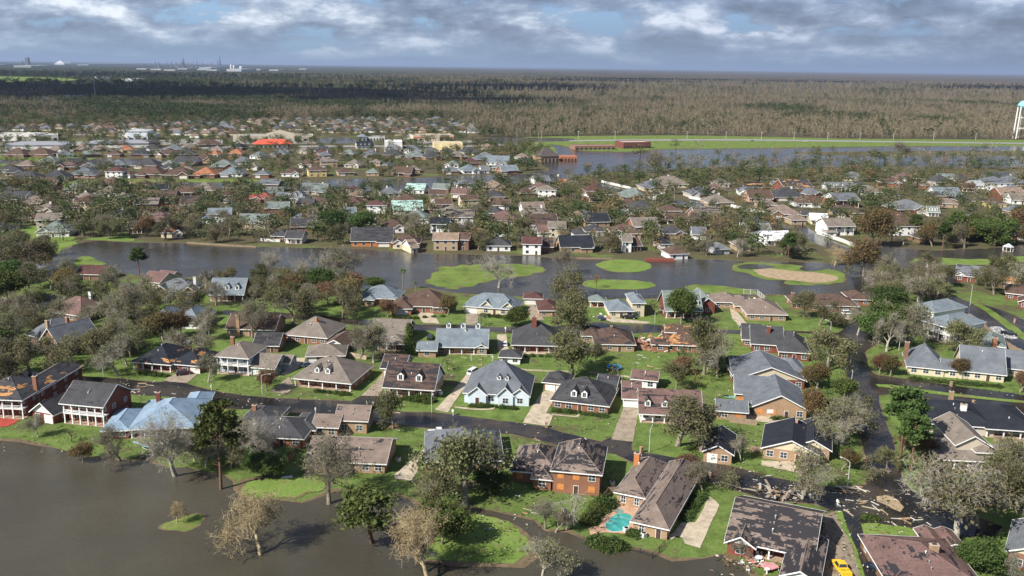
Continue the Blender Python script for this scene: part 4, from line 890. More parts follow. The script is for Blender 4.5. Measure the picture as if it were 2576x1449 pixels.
def make_kind(kind, seed):
    s = Skel(seed); r = s.r; H = 12.0; crown = None; bark = BARK
    if kind in ('oak', 'oakthin', 'green', 'rust', 'bare', 'barepale', 'baretan', 'silver', 'olive'):
        P = dict(wob=.2, up=[.1, .04, .03, .05, .06, .05], lev=5, rat=.74, n0=4, ang=.8, tri=.25, low=True)
        L0 = 2.4
        if kind in ('bare', 'barepale', 'baretan'): P.update(wob=.22, up=[.15, .1, .06, .1, .1], ang=.65, n0=4, lev=5, tri=.25, low=True); L0 = 2.4
        if kind in ('rust', 'silver'): P.update(ang=.5, up=[.1, .15, .12, .1])
        if kind == 'olive': P.update(ang=.45, up=[.2, .2, .15, .1])
        if kind == 'green': P.update(ang=.65)
        s.grow(np.zeros(3), np.array([0, 0, 1.0]), L0, .30 if kind != 'oak' else .36, 0, P)
        tips = np.array(s.tips); z = tips[:, 2].max()
        seg = s.seg; cen = tips.mean(0)
        mid = np.array([q for (p, q, a, b, lv) in s.seg if lv >= 3])
        if kind in ('bare', 'barepale', 'baretan'):
            seg = seg+twigs(r, tips, 2, .8, .018, .35)+twigs(r, mid, 1, .8, .016, .3)
            bark = {'bare': BARK, 'barepale': BARKPALE, 'baretan': BARKTAN}[kind]
            if kind == 'bare': crown = leaves(r, tips, 2, .6, .16)
            if kind == 'baretan': crown = leaves(r, tips, 2, .6, .13)
        else:
            per, rad, size, nm = {'oak': (10, .6, .2, 3), 'oakthin': (5, .55, .19, 1), 'green': (19, .72, .26, 6), 'rust': (11, .6, .22, 3), 'silver': (11, .6, .2, 3), 'olive': (8, .6, .21, 2)}[kind]
            # storm-torn: some limbs keep their leaves, others are stripped
            keep = np.array([MN.noise(Vector(t*.33)+Vector((seed*3.1, 0, 0))) for t in tips])
            kt = tips[keep > (-.03 if kind in ('oak', 'silver') else .08 if kind in ('oakthin', 'olive') else -.6)]
            keepm = np.array([MN.noise(Vector(t*.33)+Vector((seed*3.1, 0, 0))) for t in mid]); km = mid[keepm > (.0 if kind != 'green' else -.5)]
            a = leaves(r, kt, per, rad, size); b = leaves(r, km, nm, rad*.8, size*.9)
            crown = (np.vstack([a[0], b[0]]), np.vstack([a[1], b[1]+len(a[0])]))
            seg = seg+twigs(r, tips, 2, .7, .016, .1)
            if kind == 'oakthin': seg = seg+twigs(r, mid, 1, .8, .016, .1); bark = BARKPALE
        bend = None
    elif kind == 'pine':
        top = np.array([.3, .2, 13.5]); pts = [np.array([0, 0, 0.]), np.array([.15, 0, 4.]), np.array([.1, .1, 8.]), top]
        for i in range(3): s.seg.append((pts[i], pts[i+1], .28-.07*i, .21-.07*i, 0))
        tips = []
        for k in range(38):
            h = r.uniform(.52, 1.0)**.9; z = 13.5*h; L = 3.3*(1.12-h)**.55*r.uniform(.7, 1.15)+.5; a = r.rand()*6.28; b = np.array([.2*h, .1*h, z])
            e = b+np.array([math.cos(a)*L, math.sin(a)*L, L*.25]); s.seg.append((b, e, .06, .03, 2)); tips += [e, (b+e*2)/3, e+r.normal(0, .4, 3)]
        for k in range(7):
            a = r.rand()*6.28; z = r.uniform(3.5, 7); s.seg.append((np.array([.1, 0, z]), np.array([math.cos(a)*1.5, math.sin(a)*1.5, z+.1]), .04, .02, 2))
        seg = s.seg; crown = leaves(r, tips, 26, .42, .3, .55, 2.4); bark = BARKRED; z = 14.0
    elif kind == 'conifer':
        s.seg.append((np.zeros(3), np.array([0, 0, 11.5]), .22, .05, 0)); tips = []
        for k in range(90):
            h = r.uniform(.08, 1); z = 11.5*h; L = 2.4*(1.02-h)**.8*r.uniform(.6, 1.1); a = r.rand()*6.28
            e = np.array([math.cos(a)*L, math.sin(a)*L, z+L*.2]); s.seg.append((np.array([0, 0, z]), e, .04, .02, 2)); tips += [e, e*np.array([.6, .6, 1])]
        seg = s.seg; crown = leaves(r, tips, 16, .4, .28, .8, 1.8); z = 12
    elif kind == 'palm':
        s.seg += [(np.zeros(3), np.array([.15, 0, 4.]), .24, .2, 0), (np.array([.15, 0, 4.]), np.array([.2, 0, 7.6]), .2, .17, 0)]
        seg = s.seg; base = np.array([.2, 0, 7.7]); V = []; Q = []; n = 0
        for k in range(26):
            a = r.rand()*6.28; el = r.uniform(-.5, 1.2); d = np.array([math.cos(a), math.sin(a), 0]); sd = np.array([-math.sin(a), math.cos(a), 0]); p = base.copy(); L = r.uniform(1.7, 2.4)
            for i in range(5):
                ee = el-i*.38; q = p+(d*math.cos(ee)+np.array([0, 0, math.sin(ee)]))*L/5; w0 = .34*(1-i/5.2); w1 = .34*(1-(i+1)/5.2)
                for sg in (-1, 1):
                    V += [p, p+sd*sg*w0+np.array([0, 0, -.1]), q+sd*sg*w1+np.array([0, 0, -.1]), q]; Q.append((n, n+1, n+2, n+3)); n += 4
                p = q
        crown = (np.array(V), np.array(Q)); z = 9.0
    elif kind == 'bush':
        tips = []
        for k in range(34):
            d = norm(r.normal(0, 1, 3)+np.array([0, 0, .9])); e = d*r.uniform(.7, 1.25)*np.array([1, 1, .9]); e[2] = max(e[2], .15)
            s.seg.append((np.zeros(3), e, .04, .02, 1)); tips.append(e)
        seg = s.seg; crown = leaves(r, tips, 34, .24, .16, .8, 1.5); z = 1.6
    elif kind == 'fallen':
        P = dict(wob=.16, up=[-.02, -.02, .0, .0], lev=3, rat=.66, n0=4, ang=.6, tri=.5)
        s.grow(np.array([0, 0, .5]), norm(np.array([1, .1, .18])), 4.5, .34, 0, P); seg = []
        for (p, q, a, b, lv) in s.seg: seg.append((np.array([p[0], p[1], abs(p[2])]), np.array([q[0], q[1], abs(q[2])]), a, b, lv))
        for k in range(16):
            d = norm(r.normal(0, 1, 3)*np.array([.35, 1, 1])); seg.append((np.array([0, 0, .6]), np.array([0, 0, .6])+d*1.3, .09, .03, 1))
        tips = np.abs(np.array(s.tips))*np.array([1, 1, 1])*np.sign(np.array(s.tips)+np.array([0, 0, 99])); seg = seg+twigs(r, tips, 5, 1.0, .03)
        crown = leaves(r, tips, 16, .6, .26); z = 5.0
    elif kind == 'snag':
        P = dict(wob=.22, up=[.2, .05, .0], lev=2, rat=.6, n0=3, ang=.7, tri=.2, low=True)
        s.grow(np.zeros(3), np.array([0, 0, 1.0]), 5.5, .38, 0, P); seg = s.seg+twigs(r, np.array(s.tips), 8, 2.4, .04, -.1); crown = None; bark = BARKPALE; z = 9
    tv, tf = tubes(seg); trunk = np_mesh(kind+'_trunk', tv, tf, bark)
    cm = None
    if crown is not None:
        lm = dict(oak=LEAF_OAK, oakthin=LEAF_OAK, green=LEAF_GREEN, rust=LEAF_RUST, silver=LEAF_SILVER, olive=LEAF_OLIVE, bare=LEAF_OAK, baretan=LEAF_RUST, pine=LEAF_PINE, conifer=LEAF_GREEN, palm=LEAF_BRIGHT, bush=LEAF_GREEN, fallen=LEAF_OAK).get(kind, LEAF_OAK)
        cm = np_mesh(kind+'_crown', crown[0], crown[1], lm)
    allv = tv if crown is None else np.vstack([tv, crown[0]])
    return trunk, cm, float(np.percentile(allv[:, 2], 99.3))
for kd, n in dict(oak=5, oakthin=4, green=3, rust=3, bare=3, barepale=3, baretan=2, silver=1, olive=2, pine=3, conifer=1, palm=2, bush=3, fallen=3, snag=2).items():
    TP[kd] = [make_kind(kd, 100+17*i+len(kd)*5) for i in range(n)]
KWORD = dict(oak=('grey-green leafy tree', 'tree'), oakthin=('half-stripped grey tree', 'tree'), green=('dense dark green tree', 'tree'), rust=('rusty brown tree', 'tree'),
             bare=('bare grey-brown tree', 'tree'), barepale=('bare pale-limbed tree', 'tree'), baretan=('bare tan-twigged tree', 'tree'), silver=('silvery grey tree', 'tree'), olive=('thin olive tree', 'tree'),
             pine=('tall pine', 'tree'), conifer=('dark conifer', 'tree'), palm=('palm tree', 'tree'), bush=('round green shrub', 'shrub'), fallen=('fallen uprooted tree', 'tree'), snag=('broken pale snag', 'tree'))
KNAME = dict(oak='oak_tree', oakthin='oak_tree', green='evergreen_tree', rust='cypress_tree', bare='bare_tree', barepale='bare_tree', baretan='bare_tree', silver='silver_tree', olive='elm_tree', pine='pine_tree',
             conifer='conifer_tree', palm='palm_tree', bush='shrub', fallen='fallen_tree', snag='tree_snag')
TREES = []
trng = random.Random(11)
def tree(kind, x, y, h, wide=1.0, label=None, tilt=0.0, tdir=0.0, rz=None, var=None, z=0.0):
    """planted where its foot is seen at x, y of the photograph; h in metres"""
    if kind in ('oak', 'oakthin', 'silver'): wide *= .78
    p = G(x, y); v = TP[kind][trng.randrange(len(TP[kind])) if var is None else var]
    if kind in ('bush', 'fallen'): sc = h/v[2]
    else: sc = h/v[2]
    TREES.append(dict(kind=kind, p=(p.x, p.y, z), s=sc, w=wide, v=v, label=label, tilt=tilt, td=tdir, rz=trng.random()*6.28 if rz is None else rz, px=x, py=y, h=h))
def put_trees():
    for t in TREES:
        if t.get('skip'): continue
        root = empty(KNAME[t['kind']], t['p']); root.scale = (t['s']*t['w'], t['s']*t['w'], t['s'])
        root.rotation_euler = (t['tilt']*math.cos(t['td']), t['tilt']*math.sin(t['td']), t['rz'])
        tr = bpy.data.objects.new('trunk', t['v'][0]); COL.objects.link(tr); tr.parent = root
        if t['v'][1]:
            cr = bpy.data.objects.new('crown', t['v'][1]); COL.objects.link(cr); cr.parent = root
        tag(root, t['label'], KWORD[t['kind']][1], t.get('group'))
for a in [
 ('baretan', 655, 1394, 12.5, 1.05, 'bare tan-twigged tree standing alone in the lake, in front of the mown peninsula'),
 ('barepale', 441, 1198, 16.5, .9, 'pale bare tree with broken low limb in the lake edge beside the murky pool'),
 ('pine', 556, 1231, 20.5, 1.05, 'tallest pine with thin red trunk at the lake shore'),
 ('bare', 828, 1268, 16, .95, 'big round bare grey tree at the water in front of the mauve-brown ranch house', 0, 0, 1.0, 1),
 ('pine', 936, 1366, 12.5, 2.0, 'storm-tilted evergreen with sprawling boughs standing in the lake', -.18, 0),
 ('baretan', 1078, 1462, 15, .9, 'yellowish bare tree with smooth limbs cut by the bottom edge'),
 ('barepale', 1072, 1440, 9, .9, 'low pale twiggy tree beside the yellowish bare tree at the bottom edge'),
 ('green', 1112, 1370, 8, 1.0, 'dense dark green tree on the muddy left end of the foreground green'),
 ('oak', 1172, 1274, 16.5, 1.2, 'largest leafy oak in front of the grey hip-roofed house'),
 ('oak', 1098, 1300, 10, .95, 'smaller leafy oak below the largest oak, at the channel mouth'),
 ('green', 1230, 1240, 5, 1.4, 'low dark green shrubby tree at the right foot of the largest oak'),
 ('snag', 1427, 1331, 10.5, 1.0, 'split pale snag by the channel left of the pool deck'),
 ('silver', 1372, 1330, 7, 1.35, 'silvery grey bushy tree left of the split pale snag'),
 ('bare', 1398, 1340, 5.5, 1.2, 'low bare grey tree at the channel bank under the silvery tree'),
 ('oakthin', 1362, 1470, 9, 1.3, 'half-stripped tree cut by the bottom edge right of the foreground green'),
 
 ('rust', 210, 1163, 4.8, 1.2, 'small rusty tree in the lake shallows at left'),
 ('bare', 302, 1160, 10, .9, 'bare grey tree in the shallows in front of the light blue roof'),
 ('oakthin', 96, 1098, 6, 1.0, 'small dark forked tree on the lawn before the small white-gabled garage', .1, 1),
 ('barepale', 652, 1163, 11.5, 1.2, 'bare pale tree between the tall pine and the charcoal hip roofs'),
 ('oakthin', 610, 1150, 10, 1.0, 'half-stripped tree behind the tall pine at the shore'),
 ('oakthin', 590, 1130, 9, 1.1, 'half-stripped small tree close behind the tall pine'),
 ('green', 690, 1200, 5, 1.2, 'low dark green tree at the shore left of the palms'),
 ('palm', 714, 1190, 6.5, 1.1, 'left palm of the pair behind the mown peninsula'),
 ('palm', 751, 1186, 6, 1.1, 'right palm of the pair behind the mown peninsula'),
 ('baretan', 445, 1315, 5, .8, 'tiny bare tree on the small grass islet in the lake'),
 ('oak', 990, 1078, 10.5, .95, 'leafy oak in the ring bed by the flooded street'),
 ('oak', 1705, 1122, 13, 1.45, 'wide leafy oak toppled against the mauve dormered house'),
 ('oakthin', 2018, 1255, 13, 1.05, 'half-leafy oak by the debris pile right of the cream gables'),
 ('oakthin', 2402, 1364, 17.5, 1.45, 'huge spreading oak in front of the beige wraparound porch house', 0, 0, .5, 2),
 ('oakthin', 2462, 1330, 12, 1.1, 'leafy oak standing right behind the huge spreading oak'),
 ('pine', 2265, 1150, 19, 1.1, 'broad green pine left of the long black roof'),
 ('pine', 2292, 1184, 15, 1.1, 'slim pine with tall bare trunk left of the beige porch house'),
 ('oakthin', 2119, 1120, 13.5, 1.2, 'half-stripped oak between black cream-gabled house and side street'),
 ('oakthin', 1864, 1163, 7, 1.0, 'small broken tree between the black roofed garage and cream gables'),
 ('fallen', 1905, 1240, 5, 1.0, 'uprooted tree fallen across the flooded street by the damaged big roof', 0, 0, 2.6),
 ('bare', 1770, 1240, 7, 1.2, 'leafless brown ornamental tree by the hedge behind the pool house'), ('rust', 1722, 1205, 5.5, 1.2, 'brown ornamental tree at the street behind the pool house'),
 ('bare', 1862, 1402, 4, 1.0, 'small bare shrub-tree before the white left gable at bottom'),
 ('oak', 18, 945, 12, 1.3, None), ('oak', 75, 938, 12, 1.3, None), ('oak', 120, 925, 10, 1.2, None), ('oak', 40, 880, 12, 1.3, None), ('oak', 90, 850, 9, 1.2, None), ('oakthin', 30, 820, 12, 1.2, None), ('green', 20, 760, 12, 1.2, None),
 ('oak', 197, 932, 11, 1.25, None), ('oakthin', 297, 946, 11, 1.3, None), ('oakthin', 270, 845, 14, 1.2, None), ('oak', 160, 768, 12, 1.1, None), ('bare', 305, 820, 15, 1.2, None), ('oak', 330, 900, 9, 1.2, None), ('oak', 250, 900, 10, 1.3, None),
 ('oakthin', 506, 900, 9, 1.0, None), ('oakthin', 524, 962, 8.5, 1.1, None), ('rust', 412, 860, 10, 1.1, None), ('rust', 455, 850, 9, 1.1, None), ('oakthin', 530, 855, 10, 1.1, None), ('bare', 635, 850, 14, 1.0, None), ('oak', 360, 830, 11, 1.2, None), ('oak', 500, 800, 12, 1.1, None),
 ('oak', 736, 819, 14, 1.15, None), ('oak', 792, 804, 12, 1.1, None), ('oak', 862, 800, 13, 1.15, None), ('oakthin', 940, 912, 14, 1.1, None), ('bare', 908, 902, 13.5, 1.0, None, .2, 1.2), ('conifer', 1030, 892, 11, 1.1, 'slender green conifer left of the attached shed'),
 ('rust', 975, 798, 7, 1.0, None), ('rust', 1126, 792, 7.5, 1.0, 'rusty tree at the right end of the brown-roofed red brick house'), ('bare', 1210, 822, 6, 1.0, None), ('olive', 1126, 934, 4.5, .8, None), ('rust', 671, 984, 6.5, 1.0, None), ('fallen', 660, 965, 4.5, 1.0, None, 0, 0, 3.0), ('fallen', 700, 940, 4, 1.0, None, 0, 0, .6),
 ('oak', 1435, 844, 15, 1.05, None), ('oak', 1420, 752, 12, 1.3, None), ('oak', 1455, 750, 13, 1.2, None), ('olive', 1441, 948, 14, 1.35, 'light olive tree behind the twin-dormered charcoal house'), ('olive', 1771, 942, 18, .75, 'tallest sparse olive tree behind the mauve dormered house'), ('oakthin', 1804, 948, 16, .8, 'sparse grey tree right of the tallest olive tree'),
 ('green', 1713, 815, 13, .75, 'narrow green tree in front of the three white dormers'), ('olive', 1701, 980, 8.5, 1.1, None), ('oakthin', 1545, 962, 5, 1.0, None), ('oak', 1497, 908, 6, 1.2, None), ('olive', 1645, 790, 6, 1, None), ('green', 1300, 822, 7, 1.2, None),
 ('palm', 1800, 1003, 4.5, 1.2, 'small palm beside the pale green pool'), ('oak', 2081, 934, 13.5, 1.25, 'leafy grey-green oak at the left bank of the flooded side street'), ('oak', 2062, 818, 10, 1.3, None), ('oakthin', 2230, 884, 13.5, 1.15, None), ('oakthin', 2288, 868, 15, 1.1, None), ('oak', 2416, 890, 11.5, 1.2, None),
 ('rust', 2212, 942, 6.5, .9, None), ('rust', 2238, 947, 6.5, 1.0, None), ('oak', 2258, 780, 12, 1.2, None), ('oakthin', 2308, 768, 13, 1.2, None), ('rust', 2057, 985, 8, 1.1, None), ('rust', 2052, 1062, 9.5, .8, None), ('rust', 2566, 988, 7, 1.1, None), ('rust', 2406, 947, 6, 1.2, None), ('oak', 2200, 770, 10, 1.2, None),
 ('bare', 861, 720, 17.5, 1.05, 'tall spreading bare tree standing in the lagoon shallows'), ('barepale', 819, 710, 15, .8, None), ('barepale', 768, 716, 12, 1.0, None), ('barepale', 674, 703, 12.5, .9, None), ('palm', 1013, 730, 10, .9, 'tall lone palm at the near lagoon bank'), ('palm', 1046, 738, 5.5, 1.1, 'short palm right of the tall lone palm'), ('green', 942, 728, 5, 1.5, 'round dark green tree at the near lagoon bank'),
 ('barepale', 1255, 724, 14, 1.25, 'wide bare pale tree on the larger lagoon green'), ('pine', 350, 694, 13, 1.2, 'pine in front of the lagoon at left'), ('oak', 100, 684, 15, 1.4, None), ('oak', 72, 682, 14, 1.2, None), ('oak', 40, 640, 12, 1.2, None),
 ('rust', 2196, 620, 21, .95, 'tall broad rusty tree at the end of the white wall'), ('rust', 2172, 694, 17, 1.0, 'rusty brown tree at the lagoon road corner'), ('pine', 2400, 612, 18, 1.2, None), ('pine', 2370, 628, 15, 1.1, None), ('oak', 2426, 624, 14, 1.0, None), ('rust', 2345, 620, 13, .9, None),
 ('fallen', 2024, 655, 7, 1.2, None, 0, 0, 1.6), ('baretan', 2100, 668, 10, 1.4, 'yellow-limbed bare tree leaning by the lagoon sand bunker', .25, 2), ('pine', 1982, 658, 15, .9, None), ('pine', 1976, 655, 13, .9, None), ('oak', 2130, 705, 8, 1.7, None), ('oak', 2290, 735, 9, 1.2, None), ('oak', 2260, 735, 9, 1.2, None),
 ('oakthin', 2560, 730, 14, 1.3, None), ('oak', 2500, 740, 11, 1.2, None), ('oak', 2480, 720, 10, 1.2, None), ('oak', 2520, 690, 10, 1.3, None), ('bare', 1420, 690, 13, .9, None), ('rust', 1500, 725, 7, 1.0, None),
 ('oakthin', 1700, 378, 14, 1.2, None), ('bare', 1647, 432, 20, 1.1, 'dark bare tree standing alone in the flooded meadow'), ('bare', 1755, 388, 17, 1.3, None), ('bare', 2250, 400, 20, 1.3, None), ('bare', 2490, 400, 20, 1.3, None), ('oak', 1610, 400, 16, 1.2, None), ('bare', 2310, 402, 16, 1.2, None),
 ('oak', 180, 1112, 3.5, 1.2, None), ('fallen', 1910, 1215, 3.5, .9, None, 0, 0, .4), ('fallen', 2195, 1180, 4, .9, None, 0, 0, 2.2), ('fallen', 2235, 1190, 4.5, 1.0, None, 0, 0, 3.3), ('oak', 2230, 1180, 5.5, 1.2, None), ('oak', 2145, 1060, 9, 1.1, None), ('rust', 2118, 1182, 5.5, 1.0, None), ('rust', 2320, 1150, 6, 1.0, None),
 ('oak', 2560, 1290, 11, 1.3, None), ('oak', 2520, 1250, 10, 1.3, None), ('green', 2480, 1440, 6, 1.3, 'olive hedge tree right of the wide mauve roof'), ('silver', 2545, 1480, 7, 1.1, 'silvery fallen shrub tree at the bottom right corner'),
 ]:
    kind, x, y, h, wd, lab = a[:6]
    tree(kind, x, y, h, wd, lab, *(a[6:8] if len(a) > 6 else (0, 0)), **({'rz': a[8]} if len(a) > 8 else {}), **({'var': a[9]} if len(a) > 9 else {}))
# ================================================================== houses of the middle distance and beyond
# tile, left, right, foot (tile units), roof, wall, kind (h hip, g gable, f hip with front gable, p gable with porch; 2 = two storeys), extras
MID = []
def row(i, j, txt):
    for e in txt.split(';'):
        p = e.split()
        if not p: continue
        MID.append((i, j, float(p[0]), float(p[1]), float(p[2]), p[3], p[4], p[5], p[6] if len(p) > 6 else ''))
row(0, 1, '''1620 1860 945 brown cream f o;1290 1430 900 charcoal brown g;2100 2200 912 slate brick h;2020 2110 805 bluegrey white g;2100 2330 800 bluegrey white g2;2240 2490 712 greengrey beige h;
2190 2345 598 maroon white h2;2470 2600 592 red brick f;1730 1840 740 maroon tan g;720 950 672 maroon cream h2;1510 1690 535 black cream g2;440 680 580 brown brown h;-30 120 702 brown white h;0 250 600 charcoal brown g;
300 440 788 orange tan h;660 800 780 tan white h;60 390 400 charcoal brick f;400 680 380 charcoal brick h;700 960 342 slate pink h;1060 1235 345 maroon white h2;1238 1310 342 brown white h;1370 1630 340 brown brown h c;1640 1920 348 brown brown f;
1930 2160 342 orange brick h;2215 2440 330 bluegrey white h;560 790 262 mauve redbrick f m;820 980 262 bluegrey white f;1090 1270 242 bluegrey grey h;1320 1580 250 charcoal brick h;1610 1740 240 greengrey beige h;1750 1950 222 charcoal brick g;
2120 2380 262 greengrey brick f;2470 2600 262 mauvetaupe cream f;390 560 205 greengrey beige f;-30 160 292 charcoal grey h c;20 240 135 brown brick h c;255 490 132 brown brick h;580 740 135 slate white h c;850 1010 132 greengrey brown h;1065 1210 132 brown brick h;
1310 1510 130 charcoal brick h;1560 1750 135 brown tanbrick f;1800 1975 130 charcoal brown h c;1930 2150 190 brown tan f;2070 2195 132 orange white h c;2280 2440 128 orange brick h;2510 2640 150 grey white f;455 640 95 mauvetaupe cream f;740 890 85 mauvetaupe brick f;
930 1100 82 mauvetaupe tan f;1165 1345 88 orange yellow f;1430 1620 80 charcoal white f;1670 1850 82 slate beige f;1850 2000 60 taupe cream h;2100 2240 88 taupe cream h;2310 2440 62 black redbrick f;1500 1620 30 charcoal brown h2;2000 2240 30 brown brown h''')
row(1, 1, '''190 340 92 charcoal grey f;150 305 130 slate tan h;410 530 96 taupe cream f;610 780 96 charcoal white f;640 775 120 maroon brick h c;640 760 140 slate brown h c;845 980 126 greengrey brown h c;1020 1190 52 black white g d;1070 1230 130 slate brown h c;
1270 1470 138 charcoal brick h;1290 1460 76 grey white f;1490 1660 92 slate white f;1500 1700 152 greengrey brown h;1690 1830 102 slate white f;1705 1895 162 charcoal tanbrick f;1900 2010 105 charcoal brown h;1970 2130 152 taupe brick h;2095 2260 112 charcoal cream f;
2245 2390 152 grey brick h;430 560 238 brown beige f;540 670 182 brown tan f;650 820 232 taupe tan h2;885 1050 240 taupe beige f;1145 1250 242 taupe tan h2;1250 1350 250 slate brick f;1110 1240 322 greengrey tan h;1365 1560 325 brown brick g c;830 990 320 brown tan h;530 715 330 brown yellow h2;
255 450 330 brown white f;-20 130 342 slate brick h c;1900 2040 240 greengrey white f;2095 2260 222 maroon brick f;2315 2540 215 bluegrey white g;1900 2050 305 slate brick h;2085 2270 300 bluegrey white f;2270 2350 295 grey white g;2370 2480 270 slate tan h;2475 2640 300 bluegrey brick g;1530 1650 290 taupe tan h;
950 1070 502 maroon beige h;1505 1690 498 mint white g;1775 1940 490 greengrey brick g;2030 2180 472 bluegrey white h2;2295 2500 470 tan tan f;190 320 590 slate white g;270 510 592 slate grey h d;-30 160 592 red brick f;410 560 655 charcoal white g;500 600 680 charcoal brick f;560 700 640 brown white g;100 240 640 brown brown g;
830 1070 650 brown tan f;1115 1300 702 maroon white h2;1380 1680 712 mint white g;1400 1640 622 brown tan h;1745 1910 590 brown tan g2;1740 1860 700 brown brown g;1810 1975 692 brown cream g2;2065 2240 645 brown cream g2;2280 2500 572 charcoal tan h;2390 2550 662 brown white g;2290 2480 742 charcoal brown h;
370 520 802 slate white f;880 1010 752 bluegrey beige g;930 1190 882 taupe cream g;1270 1510 890 brown white f;1750 1940 902 black white g2 o;2015 2150 920 charcoal white h;2405 2600 932 maroon white h;155 320 980 charcoal brick h;295 460 1005 charcoal white g;960 1370 1032 charcoal orange g m;1375 1640 1052 brown cream f;
1560 1630 1100 tan cream g;1785 2030 1072 tan tan g2;2030 2140 1068 brown brown g2;2315 2560 1078 charcoal white h''')
row(2, 1, '''235 380 405 slate white g;470 540 442 orange white g;255 440 540 taupe white h2;85 240 532 brown brown h;330 450 602 brown brick h;740 960 512 maroon brick h o;1090 1340 562 greengrey tan h;960 1090 550 taupe tan h;1070 1330 682 brown brick f;1195 1490 712 charcoal white h;
600 760 780 tan white h;740 985 832 black tanbrick g;1485 1700 760 brown pink h2;1560 1770 812 brown cream g;1735 1935 672 grey brick h m;1545 1640 642 brown brown h;370 535 942 taupe cream g2;265 375 942 mauve white g;630 760 962 charcoal white h;740 930 930 charcoal grey h;1005 1300 952 brown pink f;
1530 1750 950 charcoal tanbrick f;1815 1950 962 slate white g;105 290 1115 maroon white g2;290 410 1090 brown brick g;490 820 1092 black tanbrick g;1110 1200 1090 taupe white g2;1190 1300 1080 brown brick g;1585 1770 1162 brown white h;1490 1610 1060 black white h;2050 2190 1112 grey grey h;2260 2400 1080 taupe tan h;
2345 2490 852 black white g;1250 1370 800 orange white h;2440 2600 985 slate white f;1430 1780 442 taupe cream h c;1990 2150 492 mauve brick f;2275 2460 512 slate white f m;2415 2600 475 black redbrick f o;1365 1450 545 charcoal white h;780 860 580 brown brown g;2460 2600 920 greengrey cream g''')
row(3, 1, '''30 160 425 charcoal white f o;165 450 480 charcoal redbrick g o2;385 560 542 slate redbrick f c;300 420 530 brown brick f;590 745 472 slate white p d;840 1000 452 charcoal brick f;1155 1340 460 brown brick f2;955 1150 522 taupe white h;1540 1650 452 mauvetaupe brick f;1640 1780 560 charcoal brick h;1690 1950 560 bluegrey redbrick g;
1955 2080 482 maroon brick p;2065 2200 452 pale white g;2190 2440 462 slate white h2;2400 2600 425 grey beige h c;2350 2600 562 tan redbrick g;75 385 572 charcoal brick h c;585 690 572 white brick f;30 330 752 mauvetaupe brown f;235 385 812 mauvetaupe tan h;430 600 812 white cream g;690 960 738 brown tanbrick h m;
1310 1620 702 grey redbrick f;1605 1720 732 greengrey white p d;1725 1910 642 mauvetaupe tan h;1910 2070 612 charcoal brown h;2225 2400 642 brown yellow f;2420 2600 722 slate tan h;1200 1540 922 brown white h2 c;1980 2280 862 bluegrey beige h;2300 2640 962 slate redbrick f d;1535 1660 1002 grey brown f;-20 240 1022 white white g;
760 850 470 grey white g;340 480 762 charcoal tan h;1230 1330 560 grey tan h''')
# gaps in the older streets, filled with the plain houses that peep out between the trees
zrng = random.Random(77); used = [((G(*T(i, j, (a+b)/2, v)))) for (i, j, a, b, v, *_r) in MID]+[Vector((h[1], h[2], 0)) for h in HOUSES]
for (x0, x1, y0, y1, n) in ((-40, 640, 472, 600, 34), (640, 1300, 478, 600, 14), (1300, 2000, 470, 600, 12), (2000, 2600, 450, 600, 12), (0, 640, 412, 450, 6), (1190, 1330, 400, 440, 3)):
    got = 0
    for _ in range(n*40):
        if got >= n: break
        x, y = zrng.uniform(x0, x1), zrng.uniform(y0, y1); p = G(x, y)
        if is_water(p.x, p.y) or is_water(p.x+8, p.y) or is_water(p.x-8, p.y) or is_water(p.x, p.y-6) or is_water(p.x, p.y+16): continue
        if any((p-q).length < 25 for q in used): continue
        wp_ = zrng.uniform(14, 19)*F_PX/(p.y/cos(PITCH)); used.append(p); got += 1
        MID.append((0, 0, (x-wp_/2)*4, (x+wp_/2)*4, y*4, zrng.choice(['brown', 'taupe', 'mauvetaupe', 'charcoal', 'greengrey', 'slate', 'mauve', 'taupe', 'brown']), zrng.choice(['white', 'cream', 'tanbrick', 'brick', 'beige', 'pink']), zrng.choice(['h', 'g', 'f', 'h', 'g2']), zrng.choice(['', '', 'c', 'm'])))
def zone(py):
    return ('in the row along the far lagoon bank' if py > 585 else 'in the tree-shaded streets beyond the lagoon' if py > 500 else 'in the streets just before the canal' if py > 452 else
            'in the row on the canal bank' if py > 425 else 'in the open subdivision beyond the canal' if py > 400 else 'in the rows just before the shops')
KINDW = {'h': 'hip', 'g': 'gable', 'f': 'hip-and-gable', 'p': 'gable'}
midlist = []
